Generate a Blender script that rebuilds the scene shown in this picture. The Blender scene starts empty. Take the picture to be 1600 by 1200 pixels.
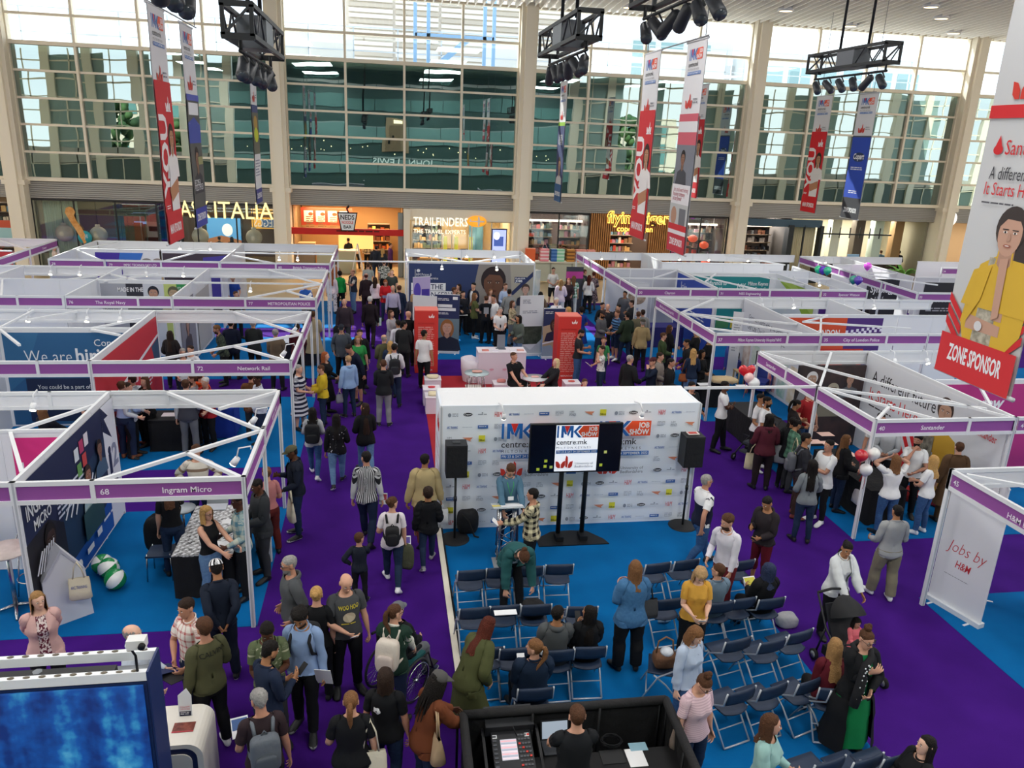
import bpy,bmesh,math,random
import numpy as np
import mathutils
Ve,Mx=getattr(mathutils,'Vector'),getattr(mathutils,'Matrix')
random.seed(7);RNG=np.random.default_rng(7)
SC=bpy.context.scene
COL=SC.collection
PI=math.pi
# camera
FPX,PITCH,ROLL,YAW,CH=1220.4,math.radians(17.478),math.radians(2.4295),math.radians(9.6419),7.2
_fw=Ve((math.sin(YAW)*math.cos(PITCH),math.cos(YAW)*math.cos(PITCH),-math.sin(PITCH)))
_r0=Ve((math.cos(YAW),-math.sin(YAW),0));_u0=_r0 .cross(_fw)
_rt=_r0*math.cos(ROLL)+_u0*math.sin(ROLL);_up=_u0*math.cos(ROLL)-_r0*math.sin(ROLL)
cam=bpy.data.cameras.new('camera');camo=bpy.data.objects.new('camera',cam);COL.objects.link(camo)
cam.sensor_width=36;cam.lens=FPX/1600*36;cam.clip_start=.1;cam.clip_end=600
camo.matrix_world=Mx(((_rt.x,_up.x,-_fw.x,0),(_rt.y,_up.y,-_fw.y,0),(_rt.z,_up.z,-_fw.z,CH),(0,0,0,1)))
SC.camera=camo
def ray(x,y):return _rt*((x-800)/FPX)-_up*((y-600)/FPX)+_fw
def at(x,y,z=0.0):
 d=ray(x,y);t=(z-CH)/d.z;return(d.x*t,d.y*t)
def aty(x,y,Y):
 d=ray(x,y);t=Y/d.y;return(d.x*t,CH+d.z*t)
# world, sun, fill lamps, exposure
w=bpy.data.worlds.new('world');SC.world=w;w.use_nodes=True
nt=w.node_tree;nt.nodes.clear()
out=nt.nodes.new('ShaderNodeOutputWorld');bg=nt.nodes.new('ShaderNodeBackground')
tc=nt.nodes.new('ShaderNodeTexCoord');sep=nt.nodes.new('ShaderNodeSeparateXYZ')
ramp=nt.nodes.new('ShaderNodeValToRGB');noi=nt.nodes.new('ShaderNodeTexNoise');mx=nt.nodes.new('ShaderNodeMixRGB')
r2=nt.nodes.new('ShaderNodeValToRGB')
nt.links.new(tc.outputs['Generated'],sep.inputs[0]);nt.links.new(sep.outputs['Z'],ramp.inputs[0])
ramp.color_ramp.elements[0].position=0.0;ramp.color_ramp.elements[0].color=(.94,.97,1,1)
ramp.color_ramp.elements[1].position=.7;ramp.color_ramp.elements[1].color=(.24,.47,.85,1)
nt.links.new(tc.outputs['Generated'],noi.inputs['Vector']);noi.inputs['Scale'].default_value=2.6;noi.inputs['Detail'].default_value=7
nt.links.new(noi.outputs['Fac'],r2 .inputs[0]);r2 .color_ramp.elements[0].position=.42;r2 .color_ramp.elements[1].position=.62
nt.links.new(r2 .outputs['Color'],mx.inputs['Fac']);nt.links.new(ramp.outputs['Color'],mx.inputs['Color1']);mx.inputs['Color2'].default_value=(1,1,1,1)
nt.links.new(mx.outputs['Color'],bg.inputs['Color']);nt.links.new(bg.outputs[0],out.inputs[0])
bg.inputs['Strength'].default_value=2.5
sun=bpy.data.lights.new('sun','SUN');sun.energy=11;sun.angle=math.radians(.6);sun.color=(1,.95,.86)
suno=bpy.data.objects.new('sun',sun);COL.objects.link(suno)
suno.rotation_euler=Ve((.42,-1,-.98)).to_track_quat('-Z','Y').to_euler()
FILL_W=330
for _x in(-17,-6,5,16,27):
 for _y in(-1,8,17,26):
  l=bpy.data.lights.new('ceiling_lamp','AREA');l.shape='SQUARE';l.size=3.2;l.energy=FILL_W*(1.9 if _y<0 else.95);l.color=(1,.985,.96)  # broad fill light added to brighten the hall, stronger behind the viewer
  o=bpy.data.objects.new('ceiling_lamp',l);COL.objects.link(o);o.location=(_x,_y,12.6)
SC.view_settings.view_transform='Standard';SC.view_settings.look='None'
SC.view_settings.exposure=0.0;SC.view_settings.gamma=1;SC.view_settings.use_curve_mapping=False
try:
 SC.cycles.max_bounces=8;SC.cycles.transparent_max_bounces=16;SC.cycles.caustics_reflective=False;SC.cycles.caustics_refractive=False
 SC.cycles.sample_clamp_indirect=4
except Exception:pass
# materials
def lin(h):
 if isinstance(h,(tuple,list)):return tuple(h[:3])
 h=h.lstrip('#');h=''.join(q*2 for q in h)if len(h)==3 else h;c=[int(h[i:i+2],16)/255 for i in(0,2,4)]
 return tuple(x/12.92 if x<=.04045 else((x+.055)/1.055)**2.4 for x in c)
_M={}
def mat(col,rough=.6,metal=0,spec=.4,kind='plain',col2=None,scale=8.,emit=0,bump=0.,coat=0,thr=.5,name=None):
 key=(str(col),rough,metal,spec,kind,str(col2),scale,emit,bump,coat,thr)
 if key in _M:return _M[key]
 m=bpy.data.materials.new(name or kind+'_'+str(col).replace('#','')[:20]);m.use_nodes=True
 t=m.node_tree;b=t.nodes['Principled BSDF'];c=lin(col)
 b.inputs['Base Color'].default_value=(*c,1);b.inputs['Roughness'].default_value=rough;b.inputs['Metallic'].default_value=metal
 b.inputs['Specular IOR Level'].default_value=spec
 if coat:b.inputs['Coat Weight'].default_value=coat
 if emit:b.inputs['Emission Color'].default_value=(*c,1);b.inputs['Emission Strength'].default_value=emit
 N=t.nodes.new;L=t.links.new
 def co(which):
  n=N('ShaderNodeTexCoord');return n.outputs[which]
 def uvsep():
  s=N('ShaderNodeSeparateXYZ');L(co('UV'),s.inputs[0]);return s
 def math_(op,a,bb=None):
  n=N('ShaderNodeMath');n.operation=op
  for i,q in enumerate((a,bb)):
   if q is None:continue
   if isinstance(q,(int,float)):n.inputs[i].default_value=q
   else:L(q,n.inputs[i])
  return n.outputs[0]
 def mixc(fac,a,bcol):
  n=N('ShaderNodeMixRGB');L(fac,n.inputs['Fac'])
  n.inputs['Color1'].default_value=(*a,1);n.inputs['Color2'].default_value=(*bcol,1);return n.outputs[0]
 fac=None
 if kind in('stripeh','stripev'):
  s=uvsep();v=s.outputs['Y'if kind=='stripeh'else'X']
  fac=math_('GREATER_THAN',math_('FRACT',math_('MULTIPLY',v,scale)),thr)
 elif kind=='check':
  s=uvsep()
  a=math_('GREATER_THAN',math_('FRACT',math_('MULTIPLY',s.outputs['X'],scale)),thr)
  d=math_('GREATER_THAN',math_('FRACT',math_('MULTIPLY',s.outputs['Y'],scale)),thr)
  fac=math_('MULTIPLY',math_('ADD',a,d),.5)
 elif kind=='dots':
  v=N('ShaderNodeTexVoronoi');v.inputs['Scale'].default_value=scale;L(co('UV'),v.inputs['Vector'])
  fac=math_('LESS_THAN',v.outputs['Distance'],thr)
 elif kind in('floral','mottle','carpet','wood','denim','marble'):
  n=N('ShaderNodeTexNoise');n.inputs['Scale'].default_value=scale;n.inputs['Detail'].default_value=3 if kind!='carpet'else 6
  L(co('UV'if kind in('floral','denim')else'Object'),n.inputs['Vector'])
  r=N('ShaderNodeValToRGB');L(n.outputs['Fac'],r.inputs[0])
  lo,hi={'floral':(thr-.02,thr+.02),'mottle':(.3,.7),'carpet':(.25,.75),'wood':(.3,.7),'denim':(.3,.75),'marble':(.35,.65)}[kind]
  r.color_ramp.elements[0].position=lo;r.color_ramp.elements[1].position=hi
  fac=r.outputs['Color']
 if fac is not None:
  L(mixc(fac,c,lin(col2)if col2 else tuple(x*.75 for x in c)),b.inputs['Base Color'])
 if bump:
  n=N('ShaderNodeTexNoise');n.inputs['Scale'].default_value=160 if kind=='carpet'else 70 if scale==40 else 9;n.inputs['Detail'].default_value=4;L(co('Object'),n.inputs['Vector'])
  bp=N('ShaderNodeBump');bp.inputs['Strength'].default_value=bump;bp.inputs['Distance'].default_value=.05 if kind!='carpet'else.01
  L(n.outputs['Fac'],bp.inputs['Height']);L(bp.outputs[0],b.inputs['Normal'])
 _M[key]=m;return m
def glass_mat(name,tint,refl,wav=0.,scale=1.):
 m=bpy.data.materials.new(name);m.use_nodes=True;t=m.node_tree;t.nodes.clear()
 o=t.nodes.new('ShaderNodeOutputMaterial');mixn=t.nodes.new('ShaderNodeMixShader');tr=t.nodes.new('ShaderNodeBsdfTransparent');g=t.nodes.new('ShaderNodeBsdfGlossy')
 tr.inputs['Color'].default_value=(*tint,1);g.inputs['Roughness'].default_value=0.0;g.inputs['Color'].default_value=(.74,.88,.86,1)
 mixn.inputs['Fac'].default_value=refl
 t.links.new(tr.outputs[0],mixn.inputs[1]);t.links.new(g.outputs[0],mixn.inputs[2]);t.links.new(mixn.outputs[0],o.inputs[0])
 if wav:
  n=t.nodes.new('ShaderNodeTexNoise');n.inputs['Scale'].default_value=scale;n.inputs['Detail'].default_value=1
  tcn=t.nodes.new('ShaderNodeTexCoord');t.links.new(tcn.outputs['Object'],n.inputs['Vector'])
  bp=t.nodes.new('ShaderNodeBump');bp.inputs['Strength'].default_value=1;bp.inputs['Distance'].default_value=wav
  t.links.new(n.outputs['Fac'],bp.inputs['Height']);t.links.new(bp.outputs[0],g.inputs['Normal'])
 return m
WHITE=mat('#e9ebee',.5,spec=.3);ALU=mat('#dfe2e6',.35,spec=.5);BLACK=mat('#101114',.55,spec=.3);PURPLE_F=mat('#8d4f96',.6)
CREAM=mat('#f1e7d2',.6);STEEL=mat('#b9bcc0',.25,1);DARKM=mat('#1b1c1f',.45,spec=.4);RED=mat('#d8262c',.5)
# mesh helpers
class MB:
 def __init__(s):s.v=[];s.f=[];s.mi=[];s.mats=[];s.sm=[]
 def m(s,mt):
  if mt not in s.mats:s.mats.append(mt)
  return s.mats.index(mt)
 def add(s,vs,fs,mt,smooth=False):
  k=len(s.v);i=s.m(mt);s.v+=[tuple(q)for q in vs]
  for f in fs:s.f.append(tuple(k+a for a in f));s.mi.append(i);s.sm.append(smooth)
  return s
 def bx(s,x0,x1,y0,y1,z0,z1,mt,M=None):
  vs=[(x0,y0,z0),(x1,y0,z0),(x1,y1,z0),(x0,y1,z0),(x0,y0,z1),(x1,y0,z1),(x1,y1,z1),(x0,y1,z1)]
  if M is not None:vs=[M@Ve(q)for q in vs]
  return s.add(vs,[(3,2,1,0),(4,5,6,7),(0,1,5,4),(1,2,6,5),(2,3,7,6),(3,0,4,7)],mt)
 def bar(s,p,q,w,h,mt):
  p,q=Ve(p),Ve(q);d=(q-p);L=d.length;d.normalize()
  u=d.cross(Ve((0,0,1)));u=Ve((1,0,0))if u.length<1e-4 else u.normalized();n=u.cross(d)
  M=Mx(((u.x,d.x,n.x,p.x),(u.y,d.y,n.y,p.y),(u.z,d.z,n.z,p.z),(0,0,0,1)))
  return s.bx(-w/2,w/2,0,L,-h/2,h/2,mt,M)
 def Tu(s,pts,r,mt,n=8,cap=True,closed=False):
  P=[Ve(p)for p in pts];rs=r if isinstance(r,(list,tuple))else[r]*len(P)
  vs=[];fs=[];prev=None;K=len(P)
  for i,p in enumerate(P):
   d=(P[(i+1)%K]-P[i-1])if closed else(P[min(i+1,K-1)]-P[max(i-1,0)])
   d=d.normalized()if d.length>1e-9 else Ve((0,0,1))
   if prev is None:
    u=d.cross(Ve((0,0,1)));u=Ve((1,0,0))if u.length<1e-3 else u.normalized()
   else:
    u=prev-d*prev.dot(d);u=u.normalized()if u.length>1e-6 else Ve((1,0,0))
   prev=u;v=d.cross(u)
   for k in range(n):
    a=2*PI*k/n;vs.append(p+(u*math.cos(a)+v*math.sin(a))*rs[i])
  for i in range(K if closed else K-1):
   j=(i+1)%K
   for k in range(n):fs.append((i*n+k,i*n+(k+1)%n,j*n+(k+1)%n,j*n+k))
  if cap and not closed:fs.append(tuple(range(n-1,-1,-1)));fs.append(tuple((K-1)*n+k for k in range(n)))
  return s.add(vs,fs,mt,True)
 def La(s,prof,mt,c=(0,0,0),n=16,M=None,sy=1.):
  vs=[];fs=[]
  for r,z in prof:
   for k in range(n):
    a=2*PI*k/n;q=Ve((r*math.cos(a),r*math.sin(a)*sy,z))
    vs.append((M@q)if M is not None else q+Ve(c))
  for i in range(len(prof)-1):
   for k in range(n):fs.append((i*n+k,i*n+(k+1)%n,(i+1)*n+(k+1)%n,(i+1)*n+k))
  if prof[0][0]>1e-4:fs.append(tuple(range(n-1,-1,-1)))
  if prof[-1][0]>1e-4:fs.append(tuple((len(prof)-1)*n+k for k in range(n)))
  return s.add(vs,fs,mt,True)
 def ball(s,c,r,mt,n=12,m_=8,sc=(1,1,1)):
  prof=[(max(1e-5,math.sin(PI*i/m_)),-math.cos(PI*i/m_))for i in range(m_+1)]
  M=Mx.Translation(c)@Mx.Diagonal((r*sc[0],r*sc[1],r*sc[2],1));return s.La(prof,mt,n=n,M=M)
 def prism(s,poly,O,U,V,d,mt):
  O,U,V=Ve(O),Ve(U),Ve(V);N=U.cross(V).normalized();n=len(poly)
  a=[O+U*p[0]+V*p[1]for p in poly];b=[q-N*d for q in a]
  fs=[tuple(range(n)),tuple(range(2*n-1,n-1,-1))]
  for i in range(n):j=(i+1)%n;fs.append((j,i,n+i,n+j))
  return s.add(a+b,fs,mt)
 def quad(s,a,b,c,d,mt):return s.add([a,b,c,d],[(0,1,2,3)],mt)
 def xf(s,M,start=0):
  for i in range(start,len(s.v)):s.v[i]=tuple(M@Ve(s.v[i]))
  return s
 def Bd(s,name,parent=None,world=True):
  me=bpy.data.meshes.new(name);me.from_pydata(s.v,[],s.f)
  for q in s.mats:me.materials.append(q)
  me.polygons.foreach_set('material_index',s.mi);me.polygons.foreach_set('use_smooth',s.sm);me.update()
  return link(name,me,parent,world)
def link(name,me,parent=None,world=True):
 o=bpy.data.objects.new(name,me);COL.objects.link(o)
 if parent is not None:
  o.parent=parent
  if world:o.matrix_parent_inverse=worldm(parent).inverted()
 return o
def worldm(o):
 M=o.matrix_basis.copy()
 if o.parent:M=worldm(o.parent)@o.matrix_parent_inverse@M
 return M
def tag(o,label=None,cat=None,group=None,kind=None):
 if label:o['label']=label
 if cat:o['category']=cat
 if group:o['group']=group
 if kind:o['kind']=kind
 return o
def Tg(name,label,cat,loc=(0,0,0),rz=0,group=None):
 o=bpy.data.objects.new(name,None);COL.objects.link(o);o.empty_display_size=.2
 o.location=loc;o.rotation_euler=(0,0,rz);return tag(o,label,cat,group)
def Sr(mb,name,label=None,cat=None,parent=None):
 o=mb.Bd(name,parent)
 if parent is None:tag(o,label,cat,kind='structure')
 return o
def dup(root,loc,rz,label=None,group=None):
 r=root.copy();COL.objects.link(r);r.location=loc;r.rotation_euler=(0,0,rz)
 if label:r['label']=label
 if group:r['group']=group
 for ch in list(root.children):
  c=ch.copy();COL.objects.link(c);c.parent=r
  for g in ch.children:
   d=g.copy();COL.objects.link(d);d.parent=c
 return r
# lettering and print
_T={}
def text_geo(s,bold=0.,shear=0.,res=2):
 k=(s,bold,shear,res)
 if k in _T:return _T[k]
 cu=bpy.data.curves.new('lettering','FONT');cu.body=s;cu.size=1.0;cu.offset=bold;cu.shear=shear;cu.resolution_u=res
 o=bpy.data.objects.new('lettering',cu);me=bpy.data.meshes.new_from_object(o)
 vs=[tuple(v.co[:2])for v in me.vertices];fs=[tuple(p.vertices)for p in me.polygons]
 bpy.data.objects.remove(o);bpy.data.meshes.remove(me);bpy.data.curves.remove(cu)
 if vs:
  x0=min(v[0]for v in vs);x1=max(v[0]for v in vs)
 else:x0=x1=0
 _T[k]=([(v[0]-x0,v[1])for v in vs],fs,x1-x0);return _T[k]
class Pn:
 """flat print on a panel: O top-left corner, U to the reader's right, V down (default straight down), layers 0.6 mm apart"""
 def __init__(s,O,U,V=(0,0,-1),first=.002,step=.0008,flip=False):
  s.O=Ve(O);s.U=Ve(U).normalized();s.V=Ve(V).normalized();s.N=s.V.cross(s.U).normalized()
  s.k=0;s.first=first;s.step=step;s.mb=MB()
 def p(s,u,v):return s.O+s.U*u+s.V*v+s.N*(s.first+s.step*s.k)
 def poly(s,pts,mt):
  s.k+=1;s.mb.add([s.p(*q)for q in pts],[tuple(range(len(pts)))],mt);return s
 def rect(s,u,v,w,h,mt):return s.poly([(u,v),(u,v+h),(u+w,v+h),(u+w,v)],mt)
 def ell(s,cu,cv,ru,rv,mt,n=20,a0=0,a1=2*PI):
  return s.poly([(cu+ru*math.cos(a0+(a1-a0)*i/n),cv-rv*math.sin(a0+(a1-a0)*i/n))for i in range(n)],mt)
 def text(s,t,u,v,h,mt,align='l',bold=0.,xs=1.,shear=0.,rot=0.,mw=None):
  """cap height h, baseline at v"""
  vs,fs,wd=text_geo(t,bold,shear);sc=h/.69
  if not vs:return s
  sx=sc*xs
  if mw and wd*sx>mw:sx=mw/wd
  off={'l':0,'c':-wd*sx/2,'r':-wd*sx}[align];s.k+=1;c,sn=math.cos(rot),math.sin(rot)
  P=[]
  for x,y in vs:
   a,b=x*sx+off,y*sc;P.append(s.p(u+a*c-b*sn,v-(a*sn+b*c)))
  s.mb.add(P,fs,mt);return s
 def Ln(s,u,v,w,h,n,mt,fill=.45,seed=1):
  """n rows of small print too small to read, as word-length dashes"""
  r=random.Random(seed);s.k+=1;dh=h/n
  for i in range(n):
   x=0;end=w*(r.uniform(.55,1)if i%4==3 else r.uniform(.88,1))
   while x<end:
    ww=min(r.uniform(1,4)*dh*.9,end-x)
    s.mb.add([s.p(u+x,v+i*dh),s.p(u+x,v+i*dh+dh*fill),s.p(u+x+ww,v+i*dh+dh*fill),s.p(u+x+ww,v+i*dh)],[(0,1,2,3)],mt)
    x+=ww+dh*.45
  return s
 def Bd(s,name='print',parent=None):return s.mb.Bd(name,parent)
# SETTING
YF=41.2
ZR=[4.45,5.68,6.90,8.07,9.25,10.42,11.62,13.25]
COLX=[-29,-17,-5,7.05,19.1,31.5,43.5]
ceil_z=lambda y:13.2+(41-y)*math.tan(math.radians(3.4))
mb=MB();mb.bx(-70,80,-40,60,-.3,-.012,mat('#c8b48f',.35,kind='mottle',col2='#bca784',scale=.6,spec=.5));Sr(mb,'floor','pale beige polished stone mall floor beyond the carpets','floor')
CP=mat('#43177c',.95,kind='carpet',col2='#38116c',scale=1.3,bump=.25,spec=.1)
CB=mat('#0668a8',.95,kind='carpet',col2='#045c98',scale=1.3,bump=.25,spec=.1)
CR=mat('#a8323a',.95,kind='carpet',col2='#9a2a32',scale=1.3,bump=.25,spec=.1)
def carpet(x0,x1,y0,y1,z,m_,label):
 b=MB();b.bx(x0,x1,y0,y1,-.012,z,m_);o=b.Bd('carpet');tag(o,label,'carpet',kind='structure');return o
carpet(-24,30,1.5,34.85,.004,CP,'purple carpet of the aisles between the stands')
def bcarp(x0,x1,y0,y1,label):return carpet(x0,x1,y0,y1,.010,CB,label)
bcarp(-20,-1.95,10.6,14.6,'blue carpet under the front left row of stands, beside the beach balls')
bcarp(-20,-1.95,16.6,21.5,'blue carpet under the second left row of stands, beside the red side wall')
bcarp(-20,-1.0,23.25,28.3,'blue carpet under the third left row of stands, with the soldier posters')
bcarp(-12,-1.9,29.7,34.8,'blue carpet under the back left row of stands by the shops')
bcarp(8.98,28,12.3,17.3,'blue carpet under the stand with the red and white balloons')
bcarp(8.6,28,19.0,23.9,'blue carpet under the hospital stand on the right')
bcarp(8.5,18.6,25.5,34.3,'blue carpet under the far right stand by the gift shop')
bcarp(8.95,28,4.5,10.35,'blue carpet behind the white roll-up banner at the right edge')
bcarp(1.02,6.05,4.5,14.5,'blue carpet of the stage and its rows of chairs')
bcarp(1.1,8.0,25.3,34.2,'blue carpet in front of the prison service wall')
bcarp(-6,-1.55,3.5,7.3,'blue carpet strip under the white counter and the big screen')
carpet(1.08,6.0,14.5,23.4,.013,CR,'red carpet of the lounge behind the stage wall')
b=MB();b.bx(.93,1.02,8.2,13.4,0,.045,mat('#e9e2d2',.6));b.bx(1.02,1.05,8.2,13.4,0,.05,BLACK);o=b.Bd('trim_1');tag(o,'long white edging strip between purple and blue carpet beside the stage','edging',kind='structure')
# columns
for i,x in enumerate(COLX):
 b=MB();b.bx(x-.40,x+.40,YF-.62,YF+.35,0,13.4,CREAM);b.bx(x-.22,x+.22,YF-.80,YF-.62,0,13.4,CREAM)
 b.bx(x-.50,x+.50,YF-.70,YF+.35,4.2,4.42,CREAM);b.bx(x-.5,x+.5,YF-.9,YF+.3,0,.15,CREAM)
 o=b.Bd('column');tag(o,['cream column of the glass front behind the left edge','cream column left of the Italian restaurant window','cream column between the Italian restaurant and the noodle bar','cream column between the travel agent and the gift shop','cream column right of the gift shop windows','cream column behind the big hanging banner at right','cream column beyond the right edge of the hall'][i],'column',kind='structure')
# glazed front: each bay a window with mullions, transoms and single panes
GLOW=glass_mat('glass_dark_reflecting',(.40,.52,.50),.40,.0065,.45)
GTOP=glass_mat('glass_clear',(.93,.96,.97),.06)
MUL=mat('#f0e6d0',.5)
pane_cache={}
def pane(wd,ht,g):
 k=(round(wd,3),round(ht,3),g.name)
 if k not in pane_cache:
  b=MB();b.bx(-wd/2,wd/2,-.012,.012,-ht/2,ht/2,g);me=bpy.data.meshes.new('pane');me.from_pydata(b.v,[],b.f);me.materials.append(g);pane_cache[k]=me
 return pane_cache[k]
for i in range(len(COLX)-1):
 x0,x1=COLX[i]+.40,COLX[i+1]-.40;b=MB()
 for z in(ZR[0],ZR[5],ZR[6],ZR[7]):
  t=.17 if z in(ZR[5],ZR[0])else.11;b.bx(x0,x1,YF-.22,YF+.1,z-t/2,z+t/2,MUL)
 root=Sr(b,'window_%d'%(i+1),'glazed bay %s'%['beyond the left edge of the hall','above the Italian restaurant, behind the left hanging banners','above the noodle bar and travel agent, mirroring shop letters','above the gift shop, behind two tall red and grey banners','behind the red and blue hanging banners at right','behind the big hanging banner at right'][i],'window')
 xs=[x0+(x1-x0)*k/4 for k in range(5)]
 for z in ZR[1:5]:
  Sr(MB().bx(x0,x1,YF-.13,YF+.05,z-.05,z+.05,MUL),'transom',parent=root)
 for x in xs:Sr(MB().bx(x-.055,x+.055,YF-.2,YF+.08,ZR[0],ZR[7],MUL),'mullion',parent=root)
 for r in range(7):
  for k in range(4):
   wd=xs[1]-xs[0]-.10;ht=ZR[r+1]-ZR[r]-.10
   o=bpy.data.objects.new('pane',pane(wd,ht,GLOW if r<5 else GTOP));COL.objects.link(o);o.parent=root
   o.location=((xs[k]+xs[k+1])/2,YF-.02,(ZR[r]+ZR[r+1])/2);o.rotation_euler=(random.uniform(-.004,.004),0,random.uniform(-.005,.005))
 rb=MB();rb.bx(x0,x1,YF,YF+.15,3.55,4.42,mat('#8f8c86',.6));band=Sr(rb,'trim_%d'%(i+2),'grey ribbed band above the shop fronts in bay %s'%['at far left','of the Italian restaurant','of the noodle bar and travel agent','of the gift shop','with the seating shop','at far right'][i],'band')
 for k in range(9):
  z=3.57+k*.095;Sr(MB().bx(x0,x1,YF-.06,YF,z,z+.07,mat('#a9a6a0',.55)),'slat',parent=band)
# ceiling with hanging slats and downlights
cz=lambda y:ceil_z(y)
b=MB();b.add([(-45,41.6,cz(41.6)+.45),(-45,-8,cz(-8)+.45),(60,-8,cz(-8)+.45),(60,41.6,cz(41.6)+.45),(-45,41.6,cz(41.6)+.7),(-45,-8,cz(-8)+.7),(60,-8,cz(-8)+.7),(60,41.6,cz(41.6)+.7)],[(0,1,2,3),(7,6,5,4),(0,4,5,1),(1,5,6,2),(2,6,7,3),(3,7,4,0)],mat('#d9d4cb',.7));ceil=Sr(b,'ceiling','white slatted ceiling of the hall','ceiling')
SL=mat('#fbf8f2',.6);sl_me=None
for k in range(118):
 x=-10+k*.40
 if sl_me is None:
  b=MB();b.add([(-.03,41.4,cz(41.4)),(.03,41.4,cz(41.4)),(.03,6,cz(6)),(-.03,6,cz(6)),(-.03,41.4,cz(41.4)+.30),(.03,41.4,cz(41.4)+.30),(.03,6,cz(6)+.30),(-.03,6,cz(6)+.30)],[(0,1,2,3),(7,6,5,4),(0,4,5,1),(1,5,6,2),(2,6,7,3),(3,7,4,0)],SL);sl_me=bpy.data.meshes.new('slat');sl_me.from_pydata(b.v,[],b.f);sl_me.materials.append(SL)
 o=bpy.data.objects.new('slat',sl_me);COL.objects.link(o);o.location.x=x;o.parent=ceil
WARM=mat('#ffd9a0',.5,emit=6)
def downlight(px,py,lab):
 d=ray(px,py);a,bb=math.tan(math.radians(3.4)),13.2
 t=(bb+41*a-CH)/(d.z+a*d.y);p=Ve((0,0,CH))+d*t
 th=Tg('downlight',lab,'ceiling light',(p.x,p.y,p.z-.02),0,'round warm downlights in the slatted ceiling')
 MB().La([(.30,0),(.36,-.05),(.36,.2),(.30,.2)],WHITE).Bd('rim',th,False);MB().La([(.29,.0),(.29,-.02)],WARM).Bd('lens',th,False)
for px,py,lab in((1228,16,'round warm downlight over the hanging lighting truss, left of two'),(1471,28,'round warm downlight in the slats beside the big grey banner'),(1328,40,'small downlight just above the truss over the red and blue banners'),(1490,51,'small downlight at the ceiling edge near the big banner'),(984,11,'downlight in the slats left of the top spotlights'),(1455,10,'small pale downlight at the very top of the ceiling')):downlight(px,py,lab)
# opposite side of the hall, behind the viewer (seen mirrored in the glass front)
YB=-5.0;TEAL=mat('#7aa5a1',.35,spec=.6);TEAL2=mat('#5f8986',.3,spec=.6);DK=mat('#45605e',.5)
b=MB();b.bx(-15,20,YB-.3,YB-.15,0,16,DK);wallb=Sr(b,'wall_back','dark glass shop front behind the viewer','wall')
for z0,z1,m_ in((3.0,4.9,TEAL),(6.4,8.2,TEAL),(9.6,10.8,TEAL2),(5.0,5.2,mat('#9fb4b0',.4)),(8.2,8.3,mat('#9fb4b0',.4)),(12,12.3,mat('#c8d0cc',.4))):
 for k in range(10):
  x=-15+k*3.5;Sr(MB().bx(x+.03,x+3.47,YB-.15,YB-.05,z0,z1,m_),'panel',parent=wallb)
q=aty(613,246,YF*2-YB);sg=Pn((q[0]+4.0,YB-.04,q[1]+.5),(-1,0,0));LET=mat('#e8f4ee',.4,emit=.8)
sg.text('JOHN LEWIS',0,.9,.72,LET,mw=7.8);sg.text('& PARTNERS',2.3,1.75,.42,mat('#a8bcb6',.4),mw=3.6);sg.Bd('lettering',wallb)
q=aty(616,200,YF*2-YB)
Sr(MB().bx(q[0]-1.1,q[0]+1.1,YB-.15,YB-.03,q[1]-2.0,q[1]+1.3,mat('#b09a7c',.6)).bx(q[0]-.75,q[0]+.75,YB-.03,YB,q[1]-2.0,q[1]+.7,mat('#8d7a60',.6)).bx(q[0]-.5,q[0]-.3,YB,YB+.01,q[1]-1.4,q[1]-.2,BLACK).bx(q[0]-.4,q[0]+.4,YB-.03,YB+.02,q[1]+.85,q[1]+1.15,mat('#fff2c0',.5,emit=3)),'door_1',parent=wallb)
b=MB()
for k in range(34):
 x=random.Random(k).uniform(-14,19);z=random.Random(k+99).uniform(5.3,6.2);b.ball((x,YB-.1,z),.05,mat('#ffe6b0',.5,emit=5),6,4)
o=b.Bd('lamp_bulbs',wallb);o['kind']='stuff'
for s in(-1,1):
 for k in range(14):
  x=(-15.5-k*4.2)if s<0 else(20.5+k*4.2)
  b=MB();b.bx(x-.42,x+.42,YB-.5,YB+.1,0,15.5,CREAM);o=Sr(b,'column','cream column of the far side behind the viewer','column');o['group']='columns behind the viewer'
  if k<13:
   xx=x+(2.1*s);b=MB()
   for z in(1.2,3.4,5.2,6.6,8.0,9.6,11.2,13):b.bx(xx-1.7,xx+1.7,YB-.2,YB-.1,z-.06,z+.06,MUL)
   b.bx(xx-.05,xx+.05,YB-.2,YB-.1,0,14,MUL);b.bx(xx-1.7,xx+1.7,YB-.2,YB-.1,3.4,4.6,mat('#b4b0a4',.5));b.bx(xx-1.7,xx+1.7,YB-.3,YB-.2,0,3.4,mat('#56645f',.4));b.bx(xx-1.7,xx+(1.7 if k%3==0 else-.6),YB-.3,YB-.2,4.6,13.5,mat('#93a8a2',.4))  # lower and upper blank panels added to darken the mirrored view
   o=Sr(b,'window_%d'%(20+k+(10 if s>0 else 0)),'window grid with added dimming panels on the far side behind the viewer','window');o['group']='windows behind the viewer'
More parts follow.
